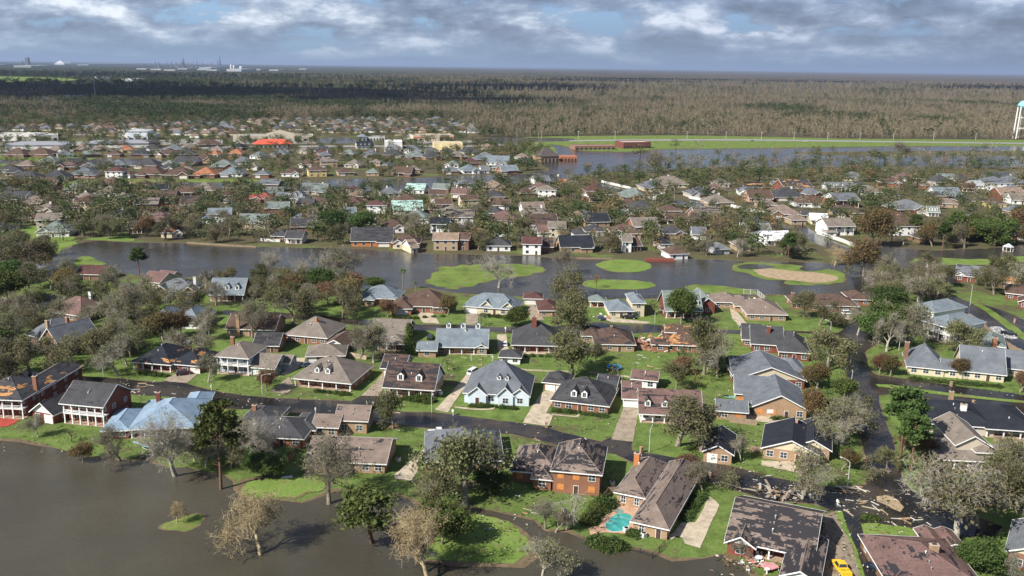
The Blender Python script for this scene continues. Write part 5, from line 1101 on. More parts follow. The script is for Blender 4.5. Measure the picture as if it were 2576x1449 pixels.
for (i, j, u1, u2, v, rf, wl, kd, ex) in MID:
    x1, y1 = T(i, j, u1+2, v); x2, y2 = T(i, j, u2-2, v)
    r2 = random.Random(int(u1*31+v*7+i*1000)); tiltpx = r2.uniform(-1, 1)*.8
    A, B = G(x1, y1-tiltpx), G(x2, y2+tiltpx); W = (B-A).length; two = '2' in kd; k0 = kd[0]; h = 5.8 if two else 3.1
    D = max(10, min(17, W*.8)); det = 1
    blocks = [(x1, y1-tiltpx, x2, y2+tiltpx, D, h, 'gx' if k0 in 'gp' else 'hx', dict(p=.55 if not two else .45, **(dict(porch=1.6, cols=4) if k0 == 'p' or (k0 == 'g' and r2.random() < .25) else {})))]
    if k0 == 'f':
        a = r2.choice([0.02, .55]); w_ = .38; xa, xb = x1+(x2-x1)*a, x1+(x2-x1)*(a+w_); blocks.append((xa, y1+.9, xb, y1+.9, 5, h, 'gy', dict(p=.65)))
    elif W > 15 and r2.random() < .6:
        a = r2.choice([.0, .62]); xa, xb = x1+(x2-x1)*a, x1+(x2-x1)*(a+.36); blocks.append((xa, y1+1.0, xb, y1+1.0, 7, 2.7, 'hy', dict(p=.5)))
    kw = {}
    if 'c' in ex: kw['chim'] = [(0, r2.uniform(.3, .8), .5, .7, 'white' if r2.random() < .6 else 'brick')]
    if 'd' in ex: kw['dorm'] = [(0, .25, 1.7), (0, .5, 1.7), (0, .75, 1.7)]
    miss = .45 if 'm' in ex else (.3 if r2.random() < .3 else 0); org = .2 if 'o' in ex else 0
    if 'o2' in ex: org = .22
    if k0 != 'p' and r2.random() < .35 and W > 11: kw['garage'] = [(len(blocks)-1 if len(blocks) > 1 else 0, .15, .85) if len(blocks) > 1 else (0, .1, .4)]
    midlist.append((x1, y1, rf, wl, kd, two, blocks, miss, org, kw))
midlist.sort(key=lambda m: m[0])
cnt = {}
ORD = ['first', 'second', 'third', 'fourth', 'fifth', 'sixth', 'seventh', 'eighth', 'ninth', 'tenth', 'eleventh', 'twelfth', 'thirteenth', 'fourteenth', 'fifteenth', 'sixteenth', 'seventeenth', 'eighteenth', 'nineteenth', 'twentieth']
def ordw(n): return ORD[n] if n < 20 else '%dth' % (n+1)
def key_of(m): return (ROOFW[m[2]], WALLW[m[3]], m[5], zone(m[1]))
tot = {}
for m in midlist: tot[key_of(m)] = tot.get(key_of(m), 0)+1
for m in midlist:
    x1, y1, rf, wl, kd, two, blocks, miss, org, kw = m; k = key_of(m); n = cnt.get(k, 0); cnt[k] = n+1
    lab = '%s-roofed %s %shouse %s' % (k[0], k[1], 'two-storey ' if two else '', k[3])
    if tot[k] > 1: lab += ', %s from left' % ordw(n)
    house(lab, blocks, rf, wl, miss, org, gable='white' if (wl in ('white', 'cream') or random.Random(x1).random() < .3) else None, detail=1, group='houses of the flooded suburb', oh=.6, winw=1.5, **kw)

# far subdivisions: small houses in rows behind the shops
frng = random.Random(5)
far = []
for y, x0, x1 in ((304, 640, 1130), (308, 560, 1160), (313, 240, 1175), (318, 40, 1185), (323, 0, 1190), (328, 0, 1195), (334, 0, 1200), (341, 0, 1210), (347, 390, 590), (350, 940, 1040), (367, 1170, 1240), (372, 760, 1080), (378, 690, 1230)):
    x = x0+frng.uniform(0, 10)
    while x < x1:
        w_ = 2267*frng.uniform(14, 20)/(G(x, y).y/cos(PITCH)*1.0)
        blockd = (y > 330 and x < 160) or (y > 328 and 285 < x < 400) or (y > 330 and 585 < x < 795) or (y > 337 and 1030 < x < 1190) or (y > 336 and 790 < x < 960) or (366 < y and 635 < x < 745) or (y > 366 and (1085 < x < 1170 or 962 < x < 1020)) or (y < 322 and x < 230 and frng.random() < .6)
        if not blockd and frng.random() < .86: far.append((x, y+frng.uniform(-1.2, 1.2), w_, frng.choice(['taupe', 'grey', 'mauvetaupe', 'greengrey', 'slate', 'charcoal', 'mauve', 'brown', 'taupe', 'grey', 'bluegrey', 'slate', 'tan', 'brown', 'taupe', 'charcoal', 'grey']), frng.choice(['tanbrick', 'white', 'cream', 'white', 'beige', 'brick', 'tan'])))
        x += w_*frng.uniform(1.02, 1.25)
far.sort(key=lambda f: -f[1])
NIND = max(0, 296-len(HOUSES))
def farlabel(f, n, of):
    side = 'at the left' if f[0] < 420 else 'in the middle' if f[0] < 800 else 'at the right end'
    return '%s-roofed %s house %s of the far subdivision' % (ROOFW[f[3]], WALLW[f[4]], side)
ind = sorted(far[:NIND]); rest = far[NIND:]
cnt = {}; tot = {}
for f in ind: l = farlabel(f, 0, 0); tot[l] = tot.get(l, 0)+1
for f in ind:
    l = farlabel(f, 0, 0); n = cnt.get(l, 0); cnt[l] = n+1
    if tot[l] > 1: l += ', %s of %d from left' % (ordw(n), tot[l])
    g = frng.random() < .35; x, y, w_ = f[:3]
    bl = [(x, y, x+w_, y+frng.uniform(-.3, .3), frng.uniform(10, 14), 3.0, 'gx' if g else 'hx', dict(p=.6))]
    if frng.random() < .55: a = frng.choice([0, .55]); bl.append((x+w_*a, y+.15, x+w_*(a+.42), y+.15, 5, 3.0, 'gy', dict(p=.75)))
    house(l, bl, f[3], f[4], gable='white' if frng.random() < .4 else None, detail=1, win=y > 330, door=False, oh=.6, winw=2.0, group='houses of the far subdivision')
# the smallest ones, past three hundred, as one mass
V, Fc, Mi = [], [], []
pal = ['taupe', 'brown', 'charcoal', 'slate', 'mauvetaupe']; wp = ['white', 'cream', 'tanbrick']
mats = [roofmat(c, 0, 0, 0) for c in pal]+[wallmat(c) for c in wp]
hb = MB()
for f in rest:
    A = G(f[0], f[1]); B = G(f[0]+f[2], f[1]); L = (B-A).length; D = frng.uniform(10, 13); a = frng.uniform(-.2, .2); c, s_ = math.cos(a), math.sin(a)
    def xf(q): return (A.x+q[0]*c-q[1]*s_, A.y+q[0]*s_+q[1]*c, q[2])
    mr = frng.randrange(5); mw = 5+frng.randrange(3)
    hb.box(0, L, 0, D, 0, 3, mw, xf); hw = D/2+.6; z = 3+hw*.6
    e = [(-.6, -.6, 3), (L+.6, -.6, 3), (L+.6, D+.6, 3), (-.6, D+.6, 3)]; r0 = (hw-.6, D/2, z); r1 = (L-hw+.6, D/2, z)
    for q in ([e[0], e[1], r1, r0], [e[1], e[2], r1], [e[2], e[3], r0, r1], [e[3], e[0], r0]): hb.face([xf(p) for p in q], mr)
    hb.box(L*.15, L*.4, -.06, 0, .2, 2.4, 6, xf)
if hb.f: tag(hb.build('distant_houses', mats), kind='stuff')
print('houses', len(HOUSES), 'mid', len(MID), 'far', len(far), 'rest', len(rest))
# ================================================================== more trees: gardens, banks, then the woods
def scatter(poly, n, kinds, hmin, hmax, mind=6.0, water_ok=False, wide=(1.0, 1.35)):
    pts = [G(x, y) for x, y in poly]; ring = [(p.x, p.y) for p in pts]
    x0, x1 = min(p[0] for p in ring), max(p[0] for p in ring); y0, y1 = min(p[1] for p in ring), max(p[1] for p in ring)
    got = 0
    for _ in range(n*30):
        if got >= n: break
        x, y = trng.uniform(x0, x1), trng.uniform(y0, y1)
        if not inpoly(x, y, ring) or on_house(x, y, .5): continue
        if (on_house(x, y+6, 1) or on_house(x, y+13, 1) or (y > 380 and on_house(x, y+21, 0))) and trng.random() < .7: continue
        if not water_ok and is_water(x, y): continue
        if any((t['p'][0]-x)**2+(t['p'][1]-y)**2 < mind*mind for t in TREES): continue
        px, py = PJ(x, y); tree(trng.choice(kinds), px, py, trng.uniform(hmin, hmax), trng.uniform(*wide)); got += 1
OAKS = ['oak']*7+['oakthin']*5+['green']+['olive']+['bare']
scatter([(-60, 760), (340, 740), (540, 780), (560, 860), (330, 940), (-60, 955)], 26, OAKS, 7.5, 11, 8)
scatter([(-60, 690), (140, 700), (640, 720), (880, 740), (880, 790), (640, 800), (300, 760), (-60, 760)], 27, OAKS+['rust', 'bare'], 7, 11, 9)
scatter([(640, 720), (900, 735), (900, 770), (640, 765)], 10, ['rust', 'rust', 'oak', 'green'], 8, 12, 7)
scatter([(1840, 745), (2200, 770), (2300, 700), (2420, 760), (2440, 820), (2300, 900), (2200, 860)], 12, OAKS, 8, 12, 8, True)
scatter([(2200, 700), (2350, 690), (2420, 730), (2300, 760), (2200, 750)], 10, ['oak', 'oakthin', 'oak'], 9, 12, 8, True)
scatter([(0, 560), (600, 555), (1300, 560), (1900, 560), (2150, 640), (1900, 652), (1300, 636), (600, 616), (200, 600), (0, 590)], 90, OAKS+['pine', 'green', 'bare', 'rust'], 7, 12, 9)
scatter([(-40, 640), (130, 640), (130, 690), (-40, 690)], 8, OAKS, 10, 14, 9)
scatter([(2220, 610), (2620, 560), (2620, 630), (2400, 622)], 22, ['pine', 'pine', 'rust', 'oak', 'green', 'oak'], 10, 16, 8, True)
scatter([(600, 1120), (760, 1140), (900, 1190), (860, 1215), (640, 1190), (560, 1150)], 5, ['oak', 'oakthin', 'green'], 3, 6, 4)
scatter([(420, 1130), (560, 1130), (600, 1180), (470, 1172)], 6, ['oak', 'oakthin'], 4, 8, 4)
scatter([(1700, 900), (1830, 900), (1850, 1000), (1690, 1010)], 10, ['olive', 'green', 'oakthin', 'rust'], 3, 7, 4)
scatter([(2040, 960), (2120, 980), (2140, 1100), (2050, 1100)], 6, ['rust', 'oak', 'green'], 4, 8, 5)
scatter([(2230, 1120), (2350, 1140), (2340, 1200), (2250, 1220)], 5, ['oak', 'rust'], 3, 8, 5)
scatter([(2450, 1180), (2620, 1200), (2620, 1350), (2500, 1330)], 4, ['oak', 'oakthin', 'oakthin'], 7, 10, 9)
# the three hundred largest in the picture stay things of their own, the rest below joins the woods
EXTRA = []
def wood(poly, n, kinds, hmin, hmax, water_ok=True, house_grow=0):
    pts = [G(x, y) for x, y in poly]; ring = [(p.x, p.y) for p in pts]
    x0, x1 = min(p[0] for p in ring), max(p[0] for p in ring); y0, y1 = min(p[1] for p in ring), max(p[1] for p in ring)
    for _ in range(n):
        # even spread over the picture-visible part
        x, y = trng.uniform(x0, x1), trng.uniform(y0, y1)
        if not inpoly(x, y, ring): continue
        if house_grow is not None and on_house(x, y, house_grow): continue
        if (on_house(x, y+7, 2) or on_house(x, y+15, 1) or on_house(x, y+23, 0)) and trng.random() < .62: continue
        if not water_ok and is_water(x, y): continue
        EXTRA.append((trng.choice(kinds), x, y, trng.uniform(hmin, hmax)))
MIXW = ['oakd']*6+['grey']*2+['dark']*4+['rustd']
wood([(-60, 470), (700, 482), (1300, 474), (1800, 520), (2010, 600), (1900, 645), (1300, 632), (700, 612), (250, 596), (-60, 640)], 1800, MIXW, 6, 12, False)
wood([(-60, 470), (640, 482), (640, 560), (-60, 600)], 420, ['oakd', 'dark', 'grey', 'oakd'], 7, 12, False)
wood([(1180, 470), (1500, 445), (1900, 440), (2640, 440), (2640, 610), (2220, 610), (1990, 560)], 1450, MIXW, 6, 12, False)
wood([(1440, 440), (1600, 425), (1900, 405), (2640, 395), (2640, 432), (2300, 440), (1900, 445), (1500, 452)], 620, MIXW+['grey']*5, 6, 12, True)
wood([(1600, 395), (1900, 388), (2640, 382), (2640, 402), (1950, 412), (1700, 420)], 170, ['grey', 'grey', 'oakd'], 6, 12, True)
wood([(-60, 380), (1250, 378), (1330, 440), (700, 452), (-60, 460)], 1100, MIXW, 5, 10, False, 1)
wood([(1180, 372), (1330, 365), (1440, 420), (1400, 440), (1320, 436)], 230, MIXW, 7, 13, False, 1)
wood([(-60, 306), (1190, 304), (1240, 375), (-60, 378)], 2100, MIXW, 5, 11, False, 1)
wood([(-60, 286), (560, 286), (600, 310), (-60, 330)], 900, MIXW, 8, 13, False, 0)
def proto(kind, seed, nq, hs):
    """low-poly stand tree: stems and leaf tufts, unit height, for the woods seen from afar"""
    r = np.random.RandomState(seed); V = []; n = 0
    def quad(a, b, c, d): V.extend([a, b, c, d])
    if kind in ('cyp', 'cypd'):
        for k in range(2):
            x, y = r.uniform(-.05, .05, 2); w_ = .012; quad((x-w_, y, 0), (x+w_, y, 0), (x+w_*.5, y, .72), (x-w_*.5, y, .72))
        for k in range(nq):
            z = r.uniform(.3, 1.0); a = r.rand()*6.28; R = .27*(1.2-z)*r.uniform(.2, 1); x, y = R*math.cos(a), R*math.sin(a); hh = r.uniform(.02, .07); w_ = r.uniform(.008, .03); b = r.rand()*6.28
            dx, dy = w_*math.cos(b), w_*math.sin(b); quad((x-dx, y-dy, z-hh), (x+dx, y+dy, z-hh), (x*1.3+dx, y*1.3+dy, z+hh*.7), (x*1.3-dx, y*1.3-dy, z+hh*.7))
    else:
        w_ = .02; quad((-w_, 0, 0), (w_, 0, 0), (w_, 0, .6), (-w_, 0, .6)); quad((0, -w_, 0), (0, w_, 0), (0, w_, .6), (0, -w_, .6))
        L = leaves(r, [np.array([math.cos(t)*R, math.sin(t)*R, zz]) for t, R, zz in [(r.rand()*6.28, .32*math.sqrt(r.rand()), r.uniform(.38, .95)) for _ in range(nq//3)]], 3, .075, hs, .7, 1.2)[0]
        for i in range(0, len(L), 4): V.extend([tuple(L[i]), tuple(L[i+1]), tuple(L[i+2]), tuple(L[i+3])])
    return np.array(V, float)
WOODMATS = dict(oakd=leafmat('wood_grey_green', [(.085, .088, .038), (.13, .125, .06), (.065, .075, .027)], 0, .15), dark=leafmat('wood_dark_green', [(.035, .055, .018), (.06, .085, .03), (.08, .10, .035)], 0, .15),
    grey=leafmat('wood_grey', [(.17, .155, .115), (.24, .215, .16), (.13, .115, .075)], 0, .1), rustd=leafmat('wood_rust', [(.15, .09, .045), (.2, .13, .06), (.12, .09, .05)], 0, .1),
    cyp=leafmat('wood_cypress', [(.25, .205, .13), (.32, .27, .175), (.20, .165, .105), (.35, .30, .20)], 0, .1), cypd=leafmat('wood_cypress_green', [(.13, .12, .07), (.17, .16, .09), (.10, .10, .05)], 0, .1))
def woods(name, lst, sets):
    """lst of (kind, x, y, h[, wide]) -> one mesh of many low-poly trees"""
    keys = sorted(set(l[0] for l in lst)); mats = [WOODMATS[k] for k in keys]; VV, MM = [], []
    prs = {k: [proto(k, 40+i, *sets.get(k, (54, .12))) for i in range(3)] for k in keys}; r = np.random.RandomState(3)
    for ki, k in enumerate(keys):
        for v in range(3):
            L = np.array([(l[1], l[2], l[3]) for l in lst if l[0] == k][v::3])
            if not len(L): continue
            P = prs[k][v]; a = r.rand(len(L))*6.28; c, s_ = np.cos(a), np.sin(a); wd = r.uniform(1.0, 1.5, len(L))*L[:, 2]
            X = L[:, 0, None]+(P[None, :, 0]*c[:, None]-P[None, :, 1]*s_[:, None])*wd[:, None]; Y = L[:, 1, None]+(P[None, :, 0]*s_[:, None]+P[None, :, 1]*c[:, None])*wd[:, None]
            Z = P[None, :, 2]*L[:, 2, None]; V = np.stack([X, Y, Z], 2).reshape(-1, 3); VV.append(V); MM.append(np.full(len(V)//4, ki))
    V = np.vstack(VV); me = np_mesh(name, V, np.arange(len(V)).reshape(-1, 4), mats, np.concatenate(MM))
    o = bpy.data.objects.new(name, me); COL.objects.link(o); tag(o, kind='stuff'); return o
# rank by size in the picture
def psize(t): return t['h']/math.hypot(t['p'][1], CAM_H)
order = sorted([t for t in TREES if t['kind'] != 'bush'], key=lambda t: (t['label'] is None, -psize(t)))
for t in order[298:]:
    t['skip'] = True; EXTRA.append(({'green': 'dark', 'pine': 'dark', 'rust': 'rustd', 'bare': 'grey', 'barepale': 'grey', 'baretan': 'grey'}.get(t['kind'], 'oakd'), t['p'][0], t['p'][1], t['h']))
woods('background_trees', EXTRA, dict(oakd=(180, .065), dark=(210, .07), grey=(120, .05), rustd=(150, .06)))
# cypress swamp: edge follows the levee and the subdivision
edge = [(-100, 300), (0, 298), (200, 300), (330, 304), (560, 306), (640, 303), (1000, 300), (1130, 300), (1190, 322), (1215, 345), (1290, 347), (1440, 342), (1720, 340), (1950, 344), (2130, 348), (2400, 350), (2640, 353)]
ew = [G(x, y) for x, y in edge]
def edge_y(x):
    for a, b in zip(ew, ew[1:]):
        if a.x <= x <= b.x: return a.y+(b.y-a.y)*(x-a.x)/(b.x-a.x+1e-9)
    return 1500.0
SW = []; nr = np.random.RandomState(9)
def swamp(n, d0, d1, h0, h1, widen=1.0):
    for _ in range(n):
        dd = (nr.rand()*(d1**1-d0**1)+d0) if d1 < 2500 else d0*(d1/d0)**(nr.rand()**.8)
        x = nr.uniform(-.63, .63)*dd; y = dd; ey_ = edge_y(x) if abs(x) < 900 else 1500
        if y < ey_: continue
        nz = MN.noise(Vector((x/260, y/340, 2.2)))+.5*MN.noise(Vector((x/70, y/90, 5)))
        left = max(0, min(1, (-x/y-.03)/.25)) 
        q = nz+left*.55
        if (y > ey_+5) and is_far_clear(x, y): continue
        k = 'dark' if q > .55 or nr.rand() < .035 else ('cypd' if q > .25 else ('cyp' if nr.rand() < .85 else 'cypd'))
        if q > .38 and left > .2 and k != 'dark': k = 'oakd'
        SW.append((k, x, y, nr.uniform(h0, h1)))
CLEAR = [[(G(x, y).x, G(x, y).y) for x, y in ring] for ring in ([(-60, 193), (90, 194), (165, 197), (200, 200), (150, 204), (60, 205), (-60, 206)], )]
def is_far_clear(x, y): return any(inpoly(x, y, c) for c in CLEAR)
swamp(11500, 1150, 1950, 9, 15); swamp(12500, 1700, 3400, 9, 14); swamp(8000, 3000, 8000, 15, 24)
woods('swamp_forest', SW, dict(cyp=(58, 0), cypd=(58, 0), dark=(60, .11), oakd=(60, .11), rustd=(30, .15), grey=(30, .12)))
def forest_floor():
    m, t, b = newmat('forest_canopy_far'); g = t.add('ShaderNodeNewGeometry'); p = g.outputs['Position']
    n = t.noise(t.scale(p, (1, .35, 1)), .0016, 6, .62); n2 = t.noise(t.scale(p, (1, .5, 1)), .02, 5, .7)
    s = t.add('ShaderNodeSeparateXYZ'); t.link(p, s.inputs[0])
    lf = t.math('DIVIDE', s.outputs[0], t.math('MAXIMUM', s.outputs[1], 1.0))
    k = t.math('ADD', n, t.math('MULTIPLY', lf, -.35))
    c = t.ramp(k, [(.36, (.11, .09, .065)), (.5, (.085, .078, .05)), (.58, (.055, .062, .032)), (.75, (.04, .05, .025))])
    c = t.mix(.6, c, t.ramp(n2, [(.3, g3(.45)), (.7, g3(1.3))]), 'MULTIPLY'); setc(t, b, c, 1, 0); return m
ff = [Vector((p.x, p.y+6, 0)) for p in ew]; ff = [Vector((-EXT+10, 1500, 0))]+ff+[Vector((EXT-10, 1500, 0)), Vector((EXT-10, EXT-10, 0)), Vector((-EXT+10, EXT-10, 0))]
sheet('forest_floor', ff, 0.2, forest_floor())
area('field', [(-60, 193), (90, 194), (165, 197), (200, 200), (150, 204), (60, 205), (-60, 206)], .5, BRIGHT, 60, 5, True)
# ================================================================== shops, towers, cars, street furniture, debris
def at(x, y): return G(x, y)
def frame(x1, y1, x2, y2):
    A, B = G(x1, y1), G(x2, y2); return A, atan2(B.y-A.y, B.x-A.x), (B-A).length
def shop(label, x1, y1, x2, y2, D, h, wall, roofc=(.45, .45, .45), nm='store', sign=None, pitched=None, openings=6, gablec=None, cat='store', band=None):
    A, a, L = frame(x1, y1, x2, y2); root = empty(nm, A, a)
    RECTS.append((A.x, A.y, cos(a), sin(a), -2, L+2, -3, D+2))
    m = MB(); m.box(0, L, 0, D, -.2, h); m.build('wall', [paint('render_'+nm, wall, .8, .1, .5)], root)
    r = MB()
    if pitched:
        rz = h+pitched
        r.poly([(-.8, -.8, h-.1), (L+.8, -.8, h-.1), (L+.8, D+.8, h-.1), (-.8, D+.8, h-.1)], [(D*.3, D*.45, rz), (L-D*.3, D*.45, rz), (L-D*.3, D*.55, rz), (D*.3, D*.55, rz)])
    else: r.box(.4, L-.4, .4, D-.4, h-.3, h+.05); r.box(-.05, L+.05, -.05, .4, h-.02, h+.7, 1); r.box(-.05, L+.05, D-.4, D+.05, h-.02, h+.7, 1); r.box(-.05, .4, .4, D-.4, h-.02, h+.7, 1); r.box(L-.4, L+.05, .4, D-.4, h-.02, h+.7, 1)
    r.build('roof', [paint('roof_'+nm, roofc, .85, .15, .3), paint('render_'+nm, wall, .8, .1, .5)], root)
    for k in range(openings):
        w_ = L/openings*.55; x = L*(k+.5)/openings; g = MB(); g.box(x-w_/2, x+w_/2, -.12, 0, .2, min(3, h*.6)); g.build('window', [glass()], root)
    if band: g = MB(); g.box(0, L, -.3, -.05, h*.62, h*.82); g.build('sign_band', [paint('band_'+nm, band, .6)], root)
    if gablec:
        for (f, gw, gh) in gablec:
            g = MB(); x = L*f; g.poly([(x-gw/2, -2.5, 0), (x+gw/2, -2.5, 0), (x+gw/2, -2.5, h+gh*.45), (x, -2.5, h+gh), (x-gw/2, -2.5, h+gh*.45)], [(x-gw/2, .5, 0), (x+gw/2, .5, 0), (x+gw/2, .5, h+gh*.45), (x, .5, h+gh), (x-gw/2, .5, h+gh*.45)])
            g.build('entrance', [paint('entrance_'+nm, tuple(min(1, c*1.1) for c in wall), .8)], root)
    return tag(root, label, cat)
WH = (.75, .74, .68)
shop('long white shop building with dark openings at far left beyond the car park', -20, 354, 98, 354, 38, 6.5, WH, (.3, .29, .28), openings=8, gablec=[(.42, 14, 3), (.8, 16, 4)])
shop('white shop wing joined right of the long white shop at far left', 100, 354, 147, 353, 30, 6, WH, (.4, .4, .4), openings=3)
shop('left long white warehouse with grey roof behind the far-left houses', 13, 377, 160, 376, 38, 5, WH, (.27, .28, .31), nm='warehouse', pitched=2.5, openings=0, cat='warehouse')
shop('right long white warehouse with grey roof behind the yellow-orange house', 218, 373, 375, 371, 36, 5, WH, (.27, .28, .31), nm='warehouse', pitched=2.5, openings=0, cat='warehouse')
shop('white car showroom with tall grey-roofed hall among parked cars', 322, 353, 372, 353, 36, 11, (.7, .75, .78), (.42, .43, .43), nm='showroom', openings=3, pitched=2, cat='showroom')
shop('low white wing left of the tall car showroom', 296, 352, 321, 352, 26, 6, WH, nm='showroom', openings=2, cat='showroom')
shop('low white service wing right of the tall car showroom', 374, 352, 392, 352, 26, 6.5, WH, nm='showroom', openings=2, cat='showroom')
shop('wide white flat roof building behind the car showroom', 310, 337, 350, 337, 40, 4.5, (.75, .78, .8), (.8, .82, .84), openings=0)
shop('tan strip mall with big central gable beyond the red roof', 592, 356, 788, 355, 34, 6.2, (.55, .48, .38), (.33, .31, .28), nm='strip_mall', openings=14, gablec=[(.58, 34, 8), (.07, 18, 2)], cat='strip mall')
shop('building with bright red-orange roof behind the middle houses', 640, 372, 732, 371, 24, 4.2, (.5, .42, .34), (.75, .11, .06), nm='restaurant', pitched=4.5, openings=8, cat='restaurant')
shop('plain white box building behind the blue-roofed houses', 968, 374, 1012, 374, 26, 7.5, (.8, .8, .77), (.8, .8, .77), openings=0)
shop('cream yellow box building with stepped parapet left of the flooded meadow', 1092, 379, 1164, 379, 30, 7.5, (.75, .62, .36), (.5, .42, .3), openings=0, gablec=[(.5, 16, 2.5)])
shop('long cream store with orange-red canopy band', 1040, 355, 1142, 354, 32, 6.5, (.62, .52, .38), (.4, .34, .28), openings=8, band=(.6, .16, .1), gablec=[(.45, 20, 3)])
shop('small blue-grey pavilion building at the far pond', 900, 354, 922, 354, 16, 5, (.35, .4, .45), (.2, .22, .25), nm='pavilion', pitched=3, openings=2, cat='pavilion')
shop('low white building beside the small blue-grey pavilion', 923, 353, 968, 353, 16, 4, (.6, .6, .58), (.16, .16, .16), openings=6)
shop('brick gable-roofed building standing in the flood by the canal mouth', 1360, 407, 1406, 406, 24, 5.5, (.36, .24, .17), (.085, .07, .065), nm='brick_hall', pitched=7.5, openings=5, cat='hall')
shop('low orange brick building right of the flooded gable-roofed hall', 1410, 404, 1452, 404, 18, 3.6, (.42, .16, .08), (.35, .2, .14), nm='brick_hall', openings=5, cat='hall')
shop('brown brick flat building on the levee pasture', 1446, 377, 1548, 376, 20, 4, (.27, .15, .11), (.3, .2, .16), nm='brick_hall', openings=9, cat='hall')
shop('larger dark red brick building with pale roof on the levee pasture', 1568, 374, 1637, 373, 26, 7, (.17, .06, .05), (.48, .38, .33), nm='brick_hall', openings=9, cat='hall')
shop('white roofed long shed in the dark woods right of the radio mast', 247, 200, 276, 200, 60, 12, (.7, .72, .74), (.75, .77, .8), nm='shed', openings=0, cat='shed')
shop('white long shed in the woods, right of the first white shed', 335, 205, 368, 204, 60, 12, (.7, .72, .74), (.75, .77, .8), nm='shed', openings=0, cat='shed')
shop('pale green roofed low shed in the dark woods left of the mast foot', 184, 248, 220, 247, 40, 7, (.5, .55, .5), (.45, .55, .5), nm='shed', openings=0, cat='shed')
shop('small pale shed in the dark woods at left', 122, 251, 140, 250, 30, 6, (.55, .6, .56), (.5, .6, .55), nm='shed', openings=0, cat='shed')
shop('white shed at the left edge of the dark woods', -20, 248, 17, 247, 40, 7, (.65, .66, .64), (.7, .7, .7), nm='shed', openings=0, cat='shed')
shop('long pale factory shed on the horizon woods at left', 78, 170, 132, 169, 200, 25, (.5, .52, .48), (.55, .56, .5), nm='factory', openings=0, cat='factory')
shop('low yellowish factory shed on the horizon at the left edge', -20, 167, 32, 166, 200, 25, (.45, .4, .28), (.5, .45, .3), nm='factory', openings=0, cat='factory')
shop('white domed factory on the horizon woods', 162, 163.5, 182, 163.5, 200, 30, (.6, .6, .62), (.62, .63, .65), nm='factory', pitched=60, openings=0, cat='factory')
shop('long pale tank farm shed on the horizon right of the white dome', 222, 165, 362, 162, 200, 28, (.42, .47, .45), (.45, .52, .5), nm='factory', openings=0, cat='factory')
shop('white low warehouse on the horizon right of the refinery', 607, 180, 645, 179, 160, 25, (.5, .52, .55), (.5, .52, .55), nm='factory', openings=0, cat='factory')
shop('short white warehouse left of the two storage tanks on the horizon', 530, 174, 562, 173, 160, 25, (.5, .52, .55), (.5, .52, .55), nm='factory', openings=0, cat='factory')
# refinery stacks far away
STEEL = paint('refinery_steel', (.16, .17, .2), .7, .2, .02); TANKW = paint('tank_white', (.62, .64, .66), .6, .05)
for i, (x, yb, yt, w_, lab) in enumerate([(70, 166, 146, 8, 'tall square grain tower on the left horizon'), (57, 166, 153, 5, 'thin pale tower left of the square grain tower'), (554, 171, 142, 4, 'tallest pointed refinery column on the horizon'), (549, 171, 151, 3, 'short column left of the tallest refinery column'),
    (462, 170, 147, 7, 'stepped refinery tower with thin smoke'), (457, 171, 153, 4, 'slim column left of the smoking refinery tower'), (399, 167, 157, 6, 'squat refinery block at the left end of the refinery'), (391, 167, 154, 3, 'thin stack at the left end of the refinery'), (496, 170, 152, 2.5, 'lone thin stack between smoking tower and tallest column'),
    (487, 170, 154, 2, 'short stack left of the lone thin stack'), (421, 170, 157, 3, 'first short column left of the smoking tower'), (432, 170, 155, 3, 'second short column left of the smoking tower'), (475, 171, 156, 3, 'short column right of the smoking tower'), (510, 171, 158, 4, 'squat column left of the tallest refinery column'), (1127, 166.5, 159, 2, 'tiny lone stack on the horizon in the middle')]):
    A = G(x, yb); k = A.y/F_PX; H = (yb-yt)*k; W = w_*k; root = empty('refinery_tower', A)
    m = MB()
    if i in (0,): m.box(-W/2, W/2, -W/2, W/2, 0, H)
    else:
        m.tube((0, 0, 0), (0, 0, H*.55), W/2, W/2.2, 8); m.tube((0, 0, H*.55), (0, 0, H), W/2.6, W/7, 8)
    m.build('column', [STEEL], root); p = MB()
    for z in (.3, .5, .7, .88): p.box(-W*.62*(1.15-z), W*.62*(1.15-z), -W*.6*(1.15-z), W*.6*(1.15-z), H*z, H*z+H*.015)
    p.build('platform', [STEEL], root); tag(root, lab, 'tower')
for i, (x, y, w_, h, lab) in enumerate([(582, 179, 5, 16, 'left of the twin tall white tanks on the horizon'), (589, 179, 5, 15, 'right of the twin tall white tanks on the horizon'), (607, 175, 9, 8, 'squat round white tank right of the twin tanks')]):
    A = G(x, y); k = A.y/F_PX; root = empty('storage_tank', A); m = MB(); m.tube((0, 0, 0), (0, 0, h*k*.85), w_*k/2, w_*k/2, 16); m.build('shell', [TANKW], root)
    m = MB(); m.tube((0, 0, h*k*.85), (0, 0, h*k), w_*k/2, w_*k/6, 16); m.build('dome', [TANKW], root); tag(root, lab, 'tank')
sk = random.Random(8)
for k, x in enumerate(sorted([sk.uniform(385, 445) for _ in range(7)]+[sk.uniform(445, 620) for _ in range(13)])):
    A = G(x, 170+sk.uniform(0, 3)); q = A.y/F_PX; H = sk.uniform(6, 14)*q; W = sk.uniform(1.0, 2.6)*q; root = empty('refinery_stack', A); m = MB(); m.tube((0, 0, 0), (0, 0, H), W/2, W/3, 8); m.build('stack', [STEEL], root)
    m = MB(); m.box(-W, W*1.4, -W, W, 0, H*.35); m.build('plant_block', [STEEL], root); tag(root, 'grey refinery stack on the left horizon, %s of twenty from left' % ordw(k), 'stack', 'refinery stacks on the horizon')
